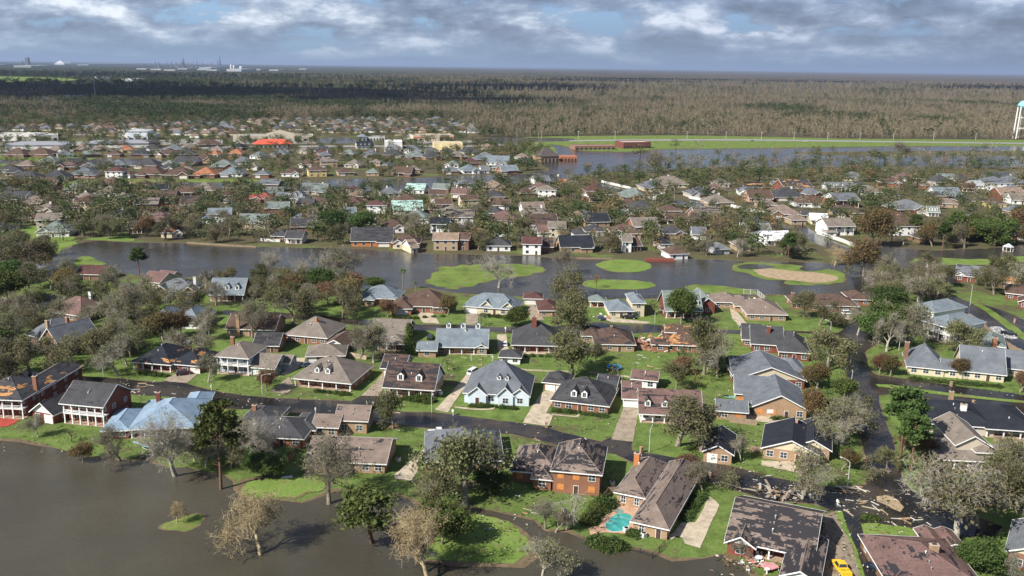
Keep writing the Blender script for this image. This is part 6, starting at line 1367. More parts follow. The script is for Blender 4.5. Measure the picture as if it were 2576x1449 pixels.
for k, x in enumerate([368, 405, 440, 470, 520, 545, 600, 655, 700, 770]):
    shop('low pale plant building on the left horizon, %s of ten from left' % ordw(k), x, 175+(k % 3)*1.6, x+sk.uniform(12, 30), 174.8+(k % 3)*1.6, 120, 14, (.4, .42, .45), (.45, .47, .5), nm='factory', openings=0, cat='factory')
# radio mast
A = G(240, 248); root = empty('radio_mast', A); MET = paint('galvanised', (.45, .47, .5), .5, .1); m = MB(); Hm = 71.0
for a in range(3):
    c, s_ = cos(a*2.09), sin(a*2.09); m.tube((c*1.6, s_*1.6, 0), (c*.7, s_*.7, Hm), .22, .16, 5)
for k in range(24):
    z0, z1 = Hm*k/24, Hm*(k+1)/24; r0 = 1.6-.9*k/24; r1 = 1.6-.9*(k+1)/24
    for a in range(3): m.tube((cos(a*2.09)*r0, sin(a*2.09)*r0, z0), (cos(a*2.09+2.09)*r1, sin(a*2.09+2.09)*r1, z1), .1, .1, 4)
m.build('lattice', [MET], root)
for z in (Hm*.78, Hm*.9, Hm*.99):
    p = MB()
    for a in range(6): c, s_ = cos(a*1.047), sin(a*1.047); p.box(c*2.4-.3, c*2.4+.3, s_*2.4-.3, s_*2.4+.3, z-1.4, z+1.4)
    p.tube((0, 0, z-.2), (0, 0, z+.2), 2.3, 2.3, 12); p.build('antenna_ring', [MET], root)
tag(root, 'tall grey lattice radio mast rising from the dark woods at left', 'mast')
# water tower
A = G(2582, 350); k = A.y/F_PX; root = empty('water_tower', A); Ht = 99*k; R = 30*k*1.0; WT = paint('tower_white', (.82, .8, .76), .5, .06); CY_ = paint('tower_blue', (.28, .66, .74), .4, .06)
m = MB(); z0 = Ht*.80
prof = [(R*.35, z0-.05*Ht), (R*.9, z0-.02*Ht), (R, z0+.02*Ht), (R*.98, z0+.05*Ht), (R*.8, z0+.12*Ht), (R*.45, z0+.165*Ht), (0.3, z0+.18*Ht)]
for (ra, za), (rb_, zb_) in zip(prof, prof[1:]): m.tube((0, 0, za), (0, 0, zb_), ra, rb_, 28)
m.build('tank', [CY_], root, False)
for a in range(8):
    c, s_ = cos(a*pi/4+.2), sin(a*pi/4+.2); l = MB(); l.tube((c*R*1.0, s_*R*1.0, 0), (c*R*.93, s_*R*.93, z0), .95, .85, 8); l.build('leg', [WT], root)
m = MB(); m.tube((0, 0, 0), (0, 0, z0), 1.1, 1.1, 10); m.build('riser', [WT], root); m = MB()
for zf in (.33, .66):
    for a in range(8):
        rr = R*(1.0-.07*zf); m.tube((cos(a*pi/4+.2)*rr, sin(a*pi/4+.2)*rr, z0*zf), (cos((a+1)*pi/4+.2)*rr, sin((a+1)*pi/4+.2)*rr, z0*zf), .3, .3, 6)
m.tube((0, 0, Ht*.97), (0, 0, Ht*1.03), .3, .2, 6); m.build('brace', [WT], root)
tag(root, 'blue-topped white water tower on legs at the right edge', 'water tower')

# ---- cars
def carpaint(c): return paint('car_paint', c, .25, .02, 1, .6)
TYRE = paint('tyre', (.02, .02, .02), .9); CHROME = paint('lamp_lens', (.7, .7, .65), .2)
def car(x, y, ang, col, kind, label, group=None, detail=True, z=0.0):
    A = G(x, y); root = empty('parked_car' if kind != 'boat' else 'boat', (A.x, A.y, z), ang)
    L, Wd, H = dict(sedan=(4.7, 1.85, 1.42), suv=(4.8, 1.95, 1.75), van=(5.3, 2.0, 2.0), pickup=(5.7, 2.0, 1.85))[kind]; w2 = Wd/2; hb = H*.55
    b = MB()
    lo = [(-L/2+.1, -w2+.06, .3), (L/2-.1, -w2+.06, .3), (L/2-.1, w2-.06, .3), (-L/2+.1, w2-.06, .3)]; md = [(-L/2, -w2, .55), (L/2, -w2, .55), (L/2, w2, .55), (-L/2, w2, .55)]
    tp = [(-L/2+.06, -w2+.05, hb), (L/2-.15, -w2+.08, hb-.08), (L/2-.15, w2-.08, hb-.08), (-L/2+.06, w2-.05, hb)]
    b.poly(lo, md); b.poly(md, tp)
    c0, c1, t0, t1 = dict(sedan=(-1.9, 1.25, -1.15, .35), suv=(-2.35, 1.3, -2.0, .45), van=(-2.55, 1.9, -2.35, 1.0), pickup=(-.75, 1.5, -.45, .8))[kind]
    z2 = H; cab = MB(); gl = MB()
    ctop = [(t0, -w2+.28, z2), (t1, -w2+.28, z2), (t1, w2-.28, z2), (t0, w2-.28, z2)]; cb = [(c0, -w2+.09, hb-.03), (c1, -w2+.09, hb-.03), (c1, w2-.09, hb-.03), (c0, w2-.09, hb-.03)]
    zg = z2-.1; f = (zg-hb)/(z2-hb); gtop = [tuple(cb[i][k]*(1-f)+ctop[i][k]*f for k in range(3)) for i in range(4)]
    gl.poly([(q[0], q[1], q[2]+.02) for q in cb], gtop); cab.poly([(q[0]*1.0, q[1]*1.02, q[2]) for q in gtop], ctop)
    for i in (0, 1, 2, 3): b.tube(cb[i], ctop[i], .06, .06, 4)
    if kind == 'pickup':
        b.box(-L/2+.05, -.8, -w2+.03, -w2+.13, hb-.1, hb+.18); b.box(-L/2+.05, -.8, w2-.13, w2-.03, hb-.1, hb+.18); b.box(-L/2+.03, -L/2+.12, -w2+.03, w2-.03, hb-.1, hb+.18)
    body = b.build('body', [carpaint(col)], root); cab.build('cab_roof', [carpaint(col)], body); gl.build('car_window', [glass()], body)
    if detail:
        for sx in (-L*.31, L*.31):
            for sy in (-1, 1): wl_ = MB(); wl_.tube((sx, sy*(w2-.22), .34), (sx, sy*(w2+.02), .34), .34, .34, 12); wl_.tube((sx, sy*(w2+.0), .34), (sx, sy*(w2+.04), .34), .18, .18, 8, 1); wl_.build('wheel', [TYRE, CHROME], root)
        for sy in (-.62, .62): h_ = MB(); h_.box(L/2-.12, L/2+.02, sy-.17, sy+.17, .6, .75); h_.build('headlight', [CHROME], root)
    return tag(root, label, 'car' if kind in ('sedan', 'suv') else kind, group)
YEL = (.85, .50, .02)
yp = car(2116, 1436, 1.62, YEL, 'pickup', 'yellow pickup on the littered drive at the bottom edge')
# its lettering on the tailgate side of the bed
lt = MB()
def stroke(ch, ox):
    S = {'S': [(0, 1, 1, 1), (0, .5, 0, 1), (0, .5, 1, .5), (1, 0, 1, .5), (0, 0, 1, 0)], 'O': [(0, 0, 0, 1), (1, 0, 1, 1), (0, 0, 1, 0), (0, 1, 1, 1)], 'L': [(0, 0, 0, 1), (0, 0, 1, 0)], 'A': [(0, 0, 0, 1), (1, 0, 1, 1), (0, 1, 1, 1), (0, .5, 1, .5)]}[ch]
    for a0, b0, a1, b1 in S:
        u0, u1 = ox+a0*.26, ox+a1*.26; v0, v1 = b0*.42, b1*.42; lt.box(-1.9+v0-.035, -1.9+v1+.035, -(u1+.035), -(u0-.035), 1.21, 1.215)
for i_, ch in enumerate('SOLA'): stroke(ch, -.72+i_*.4)
lt.build('lettering', [paint('letter_dark', (.05, .03, .02))], yp)
cvr = MB(); cvr.box(-2.75, -.8, -.95, .95, 1.17, 1.205); cvr.build('bed_cover', [carpaint(YEL)], yp)
car(2206, 1437, 1.95, (.012, .018, .045), 'suv', 'dark navy car cut by the bottom edge beside the wide mauve roof')
car(1270, 868, 1.55, (.75, .77, .78), 'sedan', 'white car on the pale driveway behind the small white garage')
car(463, 943, .5, (.06, .012, .02), 'suv', 'dark maroon car on the driveway of the orange-patched house')
car(2132, 791, .05, (.78, .78, .78), 'suv', 'white car parked beside the brown ranch house'); car(2151, 791, .0, (.02, .03, .07), 'suv', 'dark blue car right of the white car at the ranch house')
car(1511, 803, 1.9, (.05, .07, .12), 'sedan', 'dark blue car by the orange outbuilding'); car(1583, 801, -.1, (.015, .015, .018), 'pickup', 'black pickup in front of the split-level house')
car(1191, 940, 1.1, (.78, .79, .79), 'van', 'white van behind the pale blue gabled house'); car(1909, 1034, 1.6, (.75, .75, .76), 'suv', 'white car under the carport of the slate gable house')
car(773, 921, .6, (.12, .15, .22), 'sedan', 'blue-grey car at the taupe carport house'); car(1083, 852, 1.5, (.03, .03, .04), 'suv', 'black car at the upper street left of the blue-grey house')
car(1103, 1093, 0.2, (.78, .78, .78), 'pickup', 'white pickup behind the mauve-brown ranch house'); car(2538, 843, -.55, (.012, .012, .015), 'pickup', 'black pickup driving through the flooded right-hand street')
car(880, 878, .2, (.05, .05, .06), 'suv', 'grey car beneath the bare tree by the garage with white gable')
for i, (x, y, c, k, lab) in enumerate([(879, 581, (.03, .03, .04), 'suv', 'dark car before the taupe-roofed cream house'), (1447, 600, (.75, .75, .75), 'suv', 'left white car before the charcoal-roofed white garage'), (1459, 601, (.75, .75, .75), 'suv', 'right white car before the charcoal-roofed white garage'), (1470, 603, (.06, .07, .1), 'suv', 'dark car right of two white cars'),
    (1390, 442, (.03, .03, .04), 'suv', 'dark car on the flooded canal road'), (1406, 444, (.78, .78, .78), 'suv', 'white car on the flooded canal road'), (2141, 476, (.03, .03, .04), 'sedan', 'black car in the streets at right'), (1582, 537, (.78, .78, .78), 'sedan', 'white car before the long charcoal-roofed house'), (705, 507, (.78, .78, .78), 'van', 'white van by the white gabled house'),
    (724, 512, (.78, .78, .78), 'sedan', 'white car right of the white van'), (1634, 491, (.2, .2, .22), 'suv', 'grey car at the white wall'), (697, 585, (.6, .6, .6), 'sedan', 'pale car behind the black roof at the lagoon'), (1893, 355, (.03, .03, .03), 'sedan', 'black car on the far highway'), (2025, 356, (.6, .6, .6), 'van', 'white van on the far highway'), (1010, 482, (.7, .7, .7), 'sedan', 'white car in the streets by the canal')]):
    car(x, y, [0.1, -.2, 1.2][i % 3], c, k, lab, detail=y > 500)
crng = random.Random(3); CC = [(.75, .75, .75), (.75, .75, .75), (.03, .03, .035), (.3, .31, .33), (.35, .03, .03), (.05, .09, .25), (.5, .5, .48)]; CW = ['white', 'white', 'black', 'grey', 'red', 'blue', 'silver']
spots = [(x+crng.uniform(-1.5, 1.5), y) for y in (355.5, 358.2, 361) for x in range(228, 292, 7)]+[(x, y) for y in (356, 359.5) for x in range(300, 400, 8)]+[(x, 358+(x % 3)*.4) for x in range(4, 170, 9)]+[(x, 359.5) for x in range(600, 780, 15)]
spots = [s for s in spots if crng.random() < .85]; cn = {}
spots.sort()
for x, y in spots:
    i = crng.randrange(7); lot = 'in the car park left of the showroom' if 200 < x < 296 else 'in front of the showroom' if 296 <= x < 420 else 'before the long white shop' if x < 200 else 'before the strip mall'
    key = (CW[i], lot); cn[key] = cn.get(key, -1)+1
    car(x, y, crng.choice([1.4, 1.6, 1.5]) if y > 356 else .1, CC[i], crng.choice(['sedan', 'suv', 'pickup']), '%s car %s, %s such from left' % (CW[i], lot, ordw(cn[key])), 'cars parked at the shops', False)

# ---- street lamps, poles
POLE = paint('lamp_pole', (.55, .55, .52), .6, .1); WOOD = paint('pole_wood', (.13, .09, .06), .9, .2)
def lamp(x, y, h, lab, d=0.3, arm=2.2):
    A = G(x, y); root = empty('street_lamp', A, d); m = MB(); m.tube((0, 0, 0), (0, 0, h), .1, .07, 8); m.build('pole', [POLE], root)
    m = MB(); m.tube((0, 0, h-.05), (arm*.5, 0, h+.35), .05, .05, 6); m.tube((arm*.5, 0, h+.35), (arm, 0, h+.4), .05, .05, 6); m.build('arm', [POLE], root)
    m = MB(); m.poly([(arm-.1, -.16, h+.3), (arm+.6, -.12, h+.32), (arm+.6, .12, h+.32), (arm-.1, .16, h+.3)], [(arm-.1, -.12, h+.45), (arm+.5, -.08, h+.42), (arm+.5, .08, h+.42), (arm-.1, .12, h+.45)]); m.build('lamp_head', [POLE], root)
    tag(root, lab, 'street lamp', 'street lamps of the flooded streets')
for a in [(2137, 1006, 8.0, 'curved street lamp on the left bank of the flooded side street'), (2132, 1222, 6.0, 'street lamp on the grass corner above the debris pile'), (660, 995, 6.2, 'street lamp left of the taupe dormered porch house'), (1086, 1038, 6.2, 'street lamp right of the torn dormered house'), (1633, 1137, 6.0, 'street lamp on the lawn below the toppled oak'),
          (261, 953, 5, 'street lamp left of the orange-patched house'), (2087, 854, 6.5, 'curved street lamp at the side street corner behind the oak'), (2261, 882, 6.5, 'street lamp by the white plantation house'), (1647, 812, 4.5, 'street lamp above the wrecked house'), (1695, 512, 11, 'tall lamp pole beside the white wall'), (2440, 768, 8, 'street lamp at the boat street')]:
    lamp(*a, d=0.2+a[0] % 3)
def upole(x, y, h, lab):
    A = G(x, y); root = empty('utility_pole', A, .4); m = MB(); m.tube((0, 0, 0), (0, 0, h), .2, .13, 8); m.build('pole', [WOOD], root)
    m = MB(); m.box(-1.3, 1.3, -.07, .07, h-.9, h-.75); m.box(-1.1, 1.1, -.07, .07, h-2.2, h-2.05); m.build('crossarm', [WOOD], root); m = MB()
    m.tube((.35, 0, h-4), (.35, 0, h-3), .25, .25, 8); m.build('transformer', [POLE], root); tag(root, lab, 'utility pole')
for a in [(2262, 692, 19, 'tallest utility pole at the flooded lagoon road'), (2010, 562, 11, 'utility pole in the brown ranch street at right'), (1803, 610, 8, 'utility pole at the grey house near the far bank')]: upole(*a)
for k, x in enumerate([1362, 1455, 1547, 1728, 1826, 1915, 1997, 2082, 2163, 2247, 2348, 2454]):
    A = G(x, 349+max(0, (x-1500))*.004); root = empty('highway_lamp', A); m = MB(); m.tube((0, 0, 0), (0, 0, 10), .25, .16, 6); m.build('pole', [POLE], root); m = MB(); m.box(-1.5, 1.5, -.15, .15, 9.9, 10.2); m.build('lamp_arm', [POLE], root)
    tag(root, 'pale highway lamp pole at the wood edge, %s of twelve from left' % ordw(k), 'lamp post', 'highway lamp poles')

# ---- mailboxes and brick pillars
for x, y, k, lab in [(939, 1025, 'w', 'white mailbox at the ring-bed oak corner'), (794, 1041, 'w', 'white mailbox standing in the flooded street above the fallen white frame'), (1140, 1046, 'w', 'white mailbox before the pale blue house'), (532, 983, 'w', 'white mailbox at the flooded street by the gallery house'),
                     (1613, 1139, 'b', 'brick mailbox pillar below the toppled oak'), (2174, 1168, 'b', 'brick mailbox pillar at the side street'), (2392, 972, 'b', 'brick mailbox pillar before the slate roofed house'), (2448, 1020, 'b', 'brick mailbox pillar between the two flooded lanes'), (2106, 1276, 'w', 'white mailbox between the littered drives'),
                     (750, 1014, 'd', 'dark mailbox standing in the street before the porch house'), (1374, 1076, 'b', 'pale pillar mailbox at the broken concrete drive'), (2038, 1260, 'w', 'white mailbox behind the torn roof'), (1272, 835, 'w', 'white mailbox at the upper flooded street'), (2552, 812, 'b', 'brick pillar at the right-hand flooded side street'), (1784, 1204, 'b', 'pale mailbox pillar near the uprooted tree')]:
    root = empty('mailbox', G(x, y), rng.random()); m = MB()
    if k == 'b': m.box(-.32, .32, -.32, .32, 0, 1.5); m.box(-.4, .4, -.4, .4, 1.5, 1.62); m.build('pillar', [wallmat('tanbrick')], root); m = MB(); m.box(-.15, .15, -.36, -.3, 1.0, 1.25); m.build('letter_box', [MET], root)
    else: m.tube((0, 0, 0), (0, 0, 1.25), .09, .09, 6); m.build('post', [WHITE if k == 'w' else WOOD], root); m = MB(); m.box(-.2, .2, -.4, .4, 1.2, 1.6); m.tube((0, -.4, 1.6), (0, .4, 1.6), .2, .2, 8); m.build('letter_box', [WHITE if k == 'w' else WOOD], root)
    tag(root, lab, 'mailbox')

# ---- fences
def fence(pts, lab, mat, h=1.9, nm='wooden_fence', panel=True, post=2.6, thick=.06, cat='fence'):
    P = [G(x, y) for x, y in pts]; root = empty(nm, P[0]); o = P[0]; k = 0
    for a, b in zip(P, P[1:]):
        d = b-a; L = d.length; d = d/L; nrm = Vector((-d.y, d.x, 0)); n = max(1, int(L/post))
        for i in range(n):
            p0 = a+d*L*i/n-o; p1 = a+d*L*(i+1)/n-o
            if k < 95:
                m = MB(); m.poly([p0-nrm*.06-d*.06, p0-nrm*.06+d*.06, p0+nrm*.06+d*.06, p0+nrm*.06-d*.06], [q+Vector((0, 0, h+.1)) for q in (p0-nrm*.06-d*.06, p0-nrm*.06+d*.06, p0+nrm*.06+d*.06, p0+nrm*.06-d*.06)]); m.build('post', [mat], root); k += 1
        p0, p1 = a-o, b-o; m = MB()
        if panel:
            for i in range(n):
                q0 = p0+(p1-p0)*(i/n)+d*.07; q1 = p0+(p1-p0)*((i+1)/n)-d*.07; hh = h-.08*((i*7) % 3)
                m.poly([q0-nrm*thick/2, q1-nrm*thick/2, q1+nrm*thick/2, q0+nrm*thick/2], [q+Vector((0, 0, hh)) for q in (q0-nrm*thick/2, q1-nrm*thick/2, q1+nrm*thick/2, q0+nrm*thick/2)])
        else:
            for z in (.25, h-.15): m.tube(p0+Vector((0, 0, z)), p1+Vector((0, 0, z)), .03, .03, 4)
            for i in range(int(L/.35)): q = p0+(p1-p0)*(i*.35/L); m.tube(q, q+Vector((0, 0, h)), .018, .018, 3)
        m.build('panel', [mat], root)
    tag(root, lab, cat)
WFEN = paint('fence_wood', (.27, .2, .14), .9, .25); WFW = paint('white_wall_paint', (.6, .61, .57), .7, .1); IRON = paint('black_iron', (.01, .012, .011), .5)
fence([(1513, 459), (1603, 480)], 'white wall section at the upper left end of the long diagonal road', WFW, 2.0, 'white_wall', thick=.2, cat='wall')
fence([(1633, 483), (1673, 489)], 'short white wall section beside the grey parked car', WFW, 2.0, 'white_wall', thick=.2, cat='wall')
fence([(1733, 499), (1808, 514), (1835, 520)], 'white wall section in the middle of the long diagonal road', WFW, 2.0, 'white_wall', thick=.2, cat='wall')
fence([(1838, 521), (1864, 527)], 'leaning white wall piece right of the middle wall section', WFW, 2.2, 'white_wall', thick=.2, cat='wall')
fence([(1888, 533), (1932, 534)], 'short flat white wall section by the brown ranch house', WFW, 2.0, 'white_wall', thick=.2, cat='wall')
fence([(2054, 588), (2084, 598), (2118, 609), (2150, 622), (2187, 637)], 'longest white wall running down to the lagoon corner', WFW, 2.1, 'white_wall', thick=.2, cat='wall')
fence([(1641, 1405), (1658, 1390), (1675, 1366)], 'black iron fence from the water to the long grey roof', IRON, 1.3, 'iron_fence', False)
fence([(1575, 1382), (1610, 1392), (1641, 1403)], 'black iron fence along the channel below the pool house', IRON, 1.1, 'iron_fence', False)
fence([(780, 1190), (860, 1226), (921, 1236), (958, 1215), (969, 1195)], 'black iron fence behind the round bare tree at the lake', IRON, 1.3, 'iron_fence', False)
fence([(725, 1165), (762, 1120), (790, 1100)], 'brown board fence running up between charcoal and mauve roofs', WFEN)
fence([(1512, 1270), (1530, 1245), (1552, 1243)], 'short wood fence between two-storey brick house and pool house', WFEN)
fence([(1835, 1062), (1905, 1071)], 'brown board fence below the slate carport', WFEN, 1.7); fence([(1885, 1136), (1918, 1140)], 'brown board fence between the black roofs', WFEN, 1.7)
fence([(1757, 1136), (1769, 1138)], 'short fence left of the black-roofed garage', WFEN, 1.7); fence([(2498, 1110), (2620, 1128)], 'wood picket fence behind the beige carport', WFEN, 1.6)
fence([(1288, 929), (1340, 933), (1430, 936)], 'toppled low pale fence behind the twin-dormered charcoal house', paint('fence_pale', (.42, .36, .27), .9, .2), .5)
fence([(1482, 938), (1550, 945), (1585, 950)], 'fallen pale fence panels behind the brick charcoal house', paint('fence_pale', (.42, .36, .27), .9, .2), .5)
fence([(872, 898), (922, 905)], 'tan board fence behind the taupe carport house', paint('fence_tan', (.45, .36, .25), .9, .2), 1.8)
fence([(2385, 775), (2410, 790), (2440, 802), (2470, 820), (2494, 845), (2530, 872), (2600, 910)], 'long brown wood fence along the boat street', WFEN, 2.0)
fence([(644, 623), (560, 618), (470, 612)], 'wooden bulkhead along the far lagoon bank at left', WFEN, .9, 'bulkhead', cat='bulkhead'); fence([(1405, 649), (1450, 652), (1540, 653)], 'wooden bulkhead below the black roofed brick house', WFEN, 1.0, 'bulkhead', cat='bulkhead')
fence([(1510, 751), (1600, 751), (1663, 749)], 'dark iron fence on the near lagoon bank behind the split-level house', IRON, 1.2, 'iron_fence', False)
fence([(1870, 740), (1905, 742), (1925, 760)], 'white railing fence between tan-mauve house and solar panels', WFW, 2.4, 'white_railing', False)
fence([(2410, 905), (2470, 907)], 'plain rail fence between the slate roofs', WFEN, 1.2, 'rail_fence', False); fence([(656, 606), (704, 609), (716, 600)], 'white solid fence at the far bank left end', WFW, 1.5, 'white_wall', thick=.2, cat='wall')

# ---- small structures
def gazebo(x, y, lab):
    root = empty('gazebo', G(x, y)); m = MB(); R = 2.6
    m.poly([(cos(k*pi/4)*R*1.15, sin(k*pi/4)*R*1.15, 2.6) for k in range(8)], [(cos(k*pi/4)*.3, sin(k*pi/4)*.3, 4.3) for k in range(8)]); m.build('roof', [paint('gazebo_roof', (.5, .52, .55))], root)
    for k in range(8): p = MB(); p.tube((cos(k*pi/4)*R, sin(k*pi/4)*R, -.2), (cos(k*pi/4)*R, sin(k*pi/4)*R, 2.6), .12, .12, 6); p.build('post', [WHITE], root)
    f = MB(); f.tube((0, 0, -.1), (0, 0, .25), R*1.1, R*1.1, 8); f.build('deck', [WFEN], root); tag(root, lab, 'gazebo')
gazebo(2535, 632, 'white gazebo standing in the lagoon at right')
root = empty('tank_pad', G(2335, 689)); m = MB(); m.box(-9, 9, -3, 3, 0, .5); m.build('slab', [paint('pad', (.5, .38, .25), .9)], root); tag(root, 'tan slab carrying the three white tanks', 'slab')
for i, (dx, r_, h, lab) in enumerate([(-6, 1.3, 3.4, 'smallest white tank, left of three on the tan slab'), (-.8, 1.3, 4.2, 'middle white tank of three on the tan slab'), (4, 1.9, 4.8, 'largest white tank, right of three on the tan slab')]):
    b = G(2335, 689); t_ = empty('white_tank', (b.x+dx, b.y, .5)); m = MB(); m.tube((0, 0, 0), (0, 0, h), r_, r_, 16); m.build('shell', [TANKW], t_); m = MB(); m.tube((0, 0, h), (0, 0, h+.5), r_, r_*.3, 16); m.build('lid', [TANKW], t_); tag(t_, lab, 'tank')
# trampoline
root = empty('trampoline', G(1545, 929)); m = MB(); R = 2.3
for k in range(24):
    a0, a1 = k*pi/12, (k+1)*pi/12; m.poly([(cos(a0)*R, sin(a0)*R, .85), (cos(a1)*R, sin(a1)*R, .85), (cos(a1)*(R-.38), sin(a1)*(R-.38), .85), (cos(a0)*(R-.38), sin(a0)*(R-.38), .85)], [(cos(a0)*R, sin(a0)*R, .93), (cos(a1)*R, sin(a1)*R, .93), (cos(a1)*(R-.38), sin(a1)*(R-.38), .93), (cos(a0)*(R-.38), sin(a0)*(R-.38), .93)])
m.build('safety_pad', [paint('blue_pad', (.03, .28, .75), .5)], root); m = MB(); m.tube((0, 0, .86), (0, 0, .88), R-.4, R-.4, 24); m.build('mat', [paint('mat_black', (.04, .08, .06), .7)], root)
for k in range(6): m = MB(); m.tube((cos(k)*R*.9, sin(k)*R*.9, 0), (cos(k)*R*.9, sin(k)*R*.9, .86), .05, .05, 5); m.build('leg', [POLE], root)
tag(root, 'round blue-rimmed trampoline on the lawn behind the dormered houses', 'trampoline')
# basketball post, swing frame
root = empty('basketball_hoop', G(1588, 1056)); tag(root, 'basketball hoop on the tan patio of the slate gable house', 'basketball hoop'); root.location = G(1928+6, 1063)
m = MB(); m.tube((0, 0, 0), (0, 0, 3.3), .06, .06, 6); m.build('post', [POLE], root); m = MB(); m.box(-.9, .9, -.4, -.35, 2.9, 4.0); m.build('backboard', [WHITE], root)
for x, y, w_, h, lab in [(2003, 640, 7, 2.6, 'white goal frame by the fallen trees at the far bank'), (1212, 908, 7.0, 2.2, 'thin goal frame on the littered lawn')]:
    root = empty('goal_frame', G(x, y)); m = MB(); m.tube((-w_/2, 0, 0), (-w_/2, 0, h), .07, .07, 6); m.tube((w_/2, 0, 0), (w_/2, 0, h), .07, .07, 6); m.tube((-w_/2, 0, h), (w_/2, 0, h), .07, .07, 6); m.build('bar', [WHITE], root); tag(root, lab, 'goal')
# air conditioner units, patio furniture
def acunit(x, y, lab):
    root = empty('air_conditioner', G(x, y), rng.random()); m = MB(); m.box(-.5, .5, -.5, .5, 0, 1.0); m.build('casing', [paint('ac_white', (.7, .7, .66))], root); m = MB(); m.tube((0, 0, 1.0), (0, 0, 1.06), .42, .42, 12); m.build('fan_grille', [IRON], root); tag(root, lab, 'air conditioner')
for a in [(1540, 1220, 'air conditioner right of the orange-boarded brick house'), (1619, 1351, 'air conditioner before the long grey wing by the pool'), (1002, 1160, 'air conditioner at the gable end of the mauve ranch house'), (1108, 992, 'air conditioner at the pale blue side gable'), (1575, 1338, 'pale air conditioner at the pool deck corner')]: acunit(*a)
def table(x, y, col, lab):
    root = empty('patio_table', G(x, y)); m = MB(); m.tube((0, 0, .7), (0, 0, .75), .75, .75, 14); m.build('table_top', [paint('table_paint', col, .5)], root)
    m = MB(); m.tube((0, 0, 0), (0, 0, .7), .07, .07, 6); m.build('pedestal', [WHITE], root); tag(root, lab, 'table')
table(1908, 1410, (.8, .8, .78), 'round white patio table before the torn-roofed house')
def chair(x, y, a, col, lab):
    root = empty('patio_chair', G(x, y), a); m = MB(); m.box(-.28, .28, -.28, .28, .4, .46); m.build('seat', [paint('chair_paint', col, .5)], root); m = MB(); m.box(-.28, .28, .24, .3, .46, .95); m.build('backrest', [paint('chair_paint', col, .5)], root)
    for sx in (-.25, .25):
        for sy in (-.25, .25): m = MB(); m.box(sx-.03, sx+.03, sy-.03, sy+.03, 0, .4); m.build('leg', [paint('chair_paint', col, .5)], root)
    tag(root, lab, 'chair')
for x, y, a, lab in [(1897, 1407, 1.2, 'white patio chair left of the white table'), (1917, 1416, -2, 'white patio chair right of the white table'), (1905, 1399, 0, 'white patio chair behind the white table'), (1868, 1420, .4, 'lone white chair on the mud by the lake'), (1882, 1438, 1, 'white chair at the bottom mud bank'), (1860, 1398, 2, 'white chair before the white gable wall'), (1922, 1428, 2.4, 'overturned pale chair beside the pink canopy')]: chair(x, y, a, (.8, .8, .78), lab)
root = empty('pink_canopy', G(1936, 1432), .3); m = MB(); m.poly([(-1.6, -1.3, .5), (1.5, -1.0, .7), (1.4, 1.2, .6), (-1.4, 1.1, .9)], [(-1.5, -1.2, .6), (1.4, -.9, .9), (1.3, 1.1, .75), (-1.3, 1.0, 1.1)]); m.build('canvas', [paint('pink_canvas', (.55, .27, .27))], root); m = MB()
for a, b in ((-1.5, -1.2), (1.4, -.9), (1.3, 1.1)): m.tube((a, b, 0), (a, b, .8), .05, .05, 5)
m.build('frame', [WHITE], root); tag(root, 'collapsed pink canopy on the patio at the bottom edge', 'canopy')
root = empty('birdbath', G(1929, 1443)); m = MB(); m.tube((0, 0, 0), (0, 0, .9), .16, .1, 8); m.build('pedestal', [WHITE], root); m = MB(); m.tube((0, 0, .9), (0, 0, 1.05), .25, .5, 14); m.build('bowl', [WHITE], root); tag(root, 'white birdbath at the bottom edge patio', 'birdbath')
root = empty('lounge_mat', G(722, 1203), .3); m = MB(); m.box(-1.3, 1.3, -.2, .15, .14, .22); m.box(-1.2, 1.3, .35, .7, .14, .22); m.build('board', [WHITE], root); tag(root, 'pair of white boards on the mown peninsula', 'board')
# playhouse with green slide by the murky pool
root = empty('pool_slide', G(352, 1126), .2); m = MB()
sp = [(-1.5, 0, 1.6), (-.6, .1, 1.3), (.3, 0, .8), (1.2, -.2, .4), (2.2, -.4, .2)]
for a, b in zip(sp, sp[1:]): m.poly([(a[0], a[1]-.3, a[2]), (b[0], b[1]-.3, b[2]), (b[0], b[1]+.3, b[2]), (a[0], a[1]+.3, a[2])], [(a[0], a[1]-.3, a[2]+.12), (b[0], b[1]-.3, b[2]+.12), (b[0], b[1]+.3, b[2]+.12), (a[0], a[1]+.3, a[2]+.12)])
m.build('chute', [paint('slide_blue', (.45, .75, .85), .3)], root); tag(root, 'pale blue slide at the murky pool', 'slide')

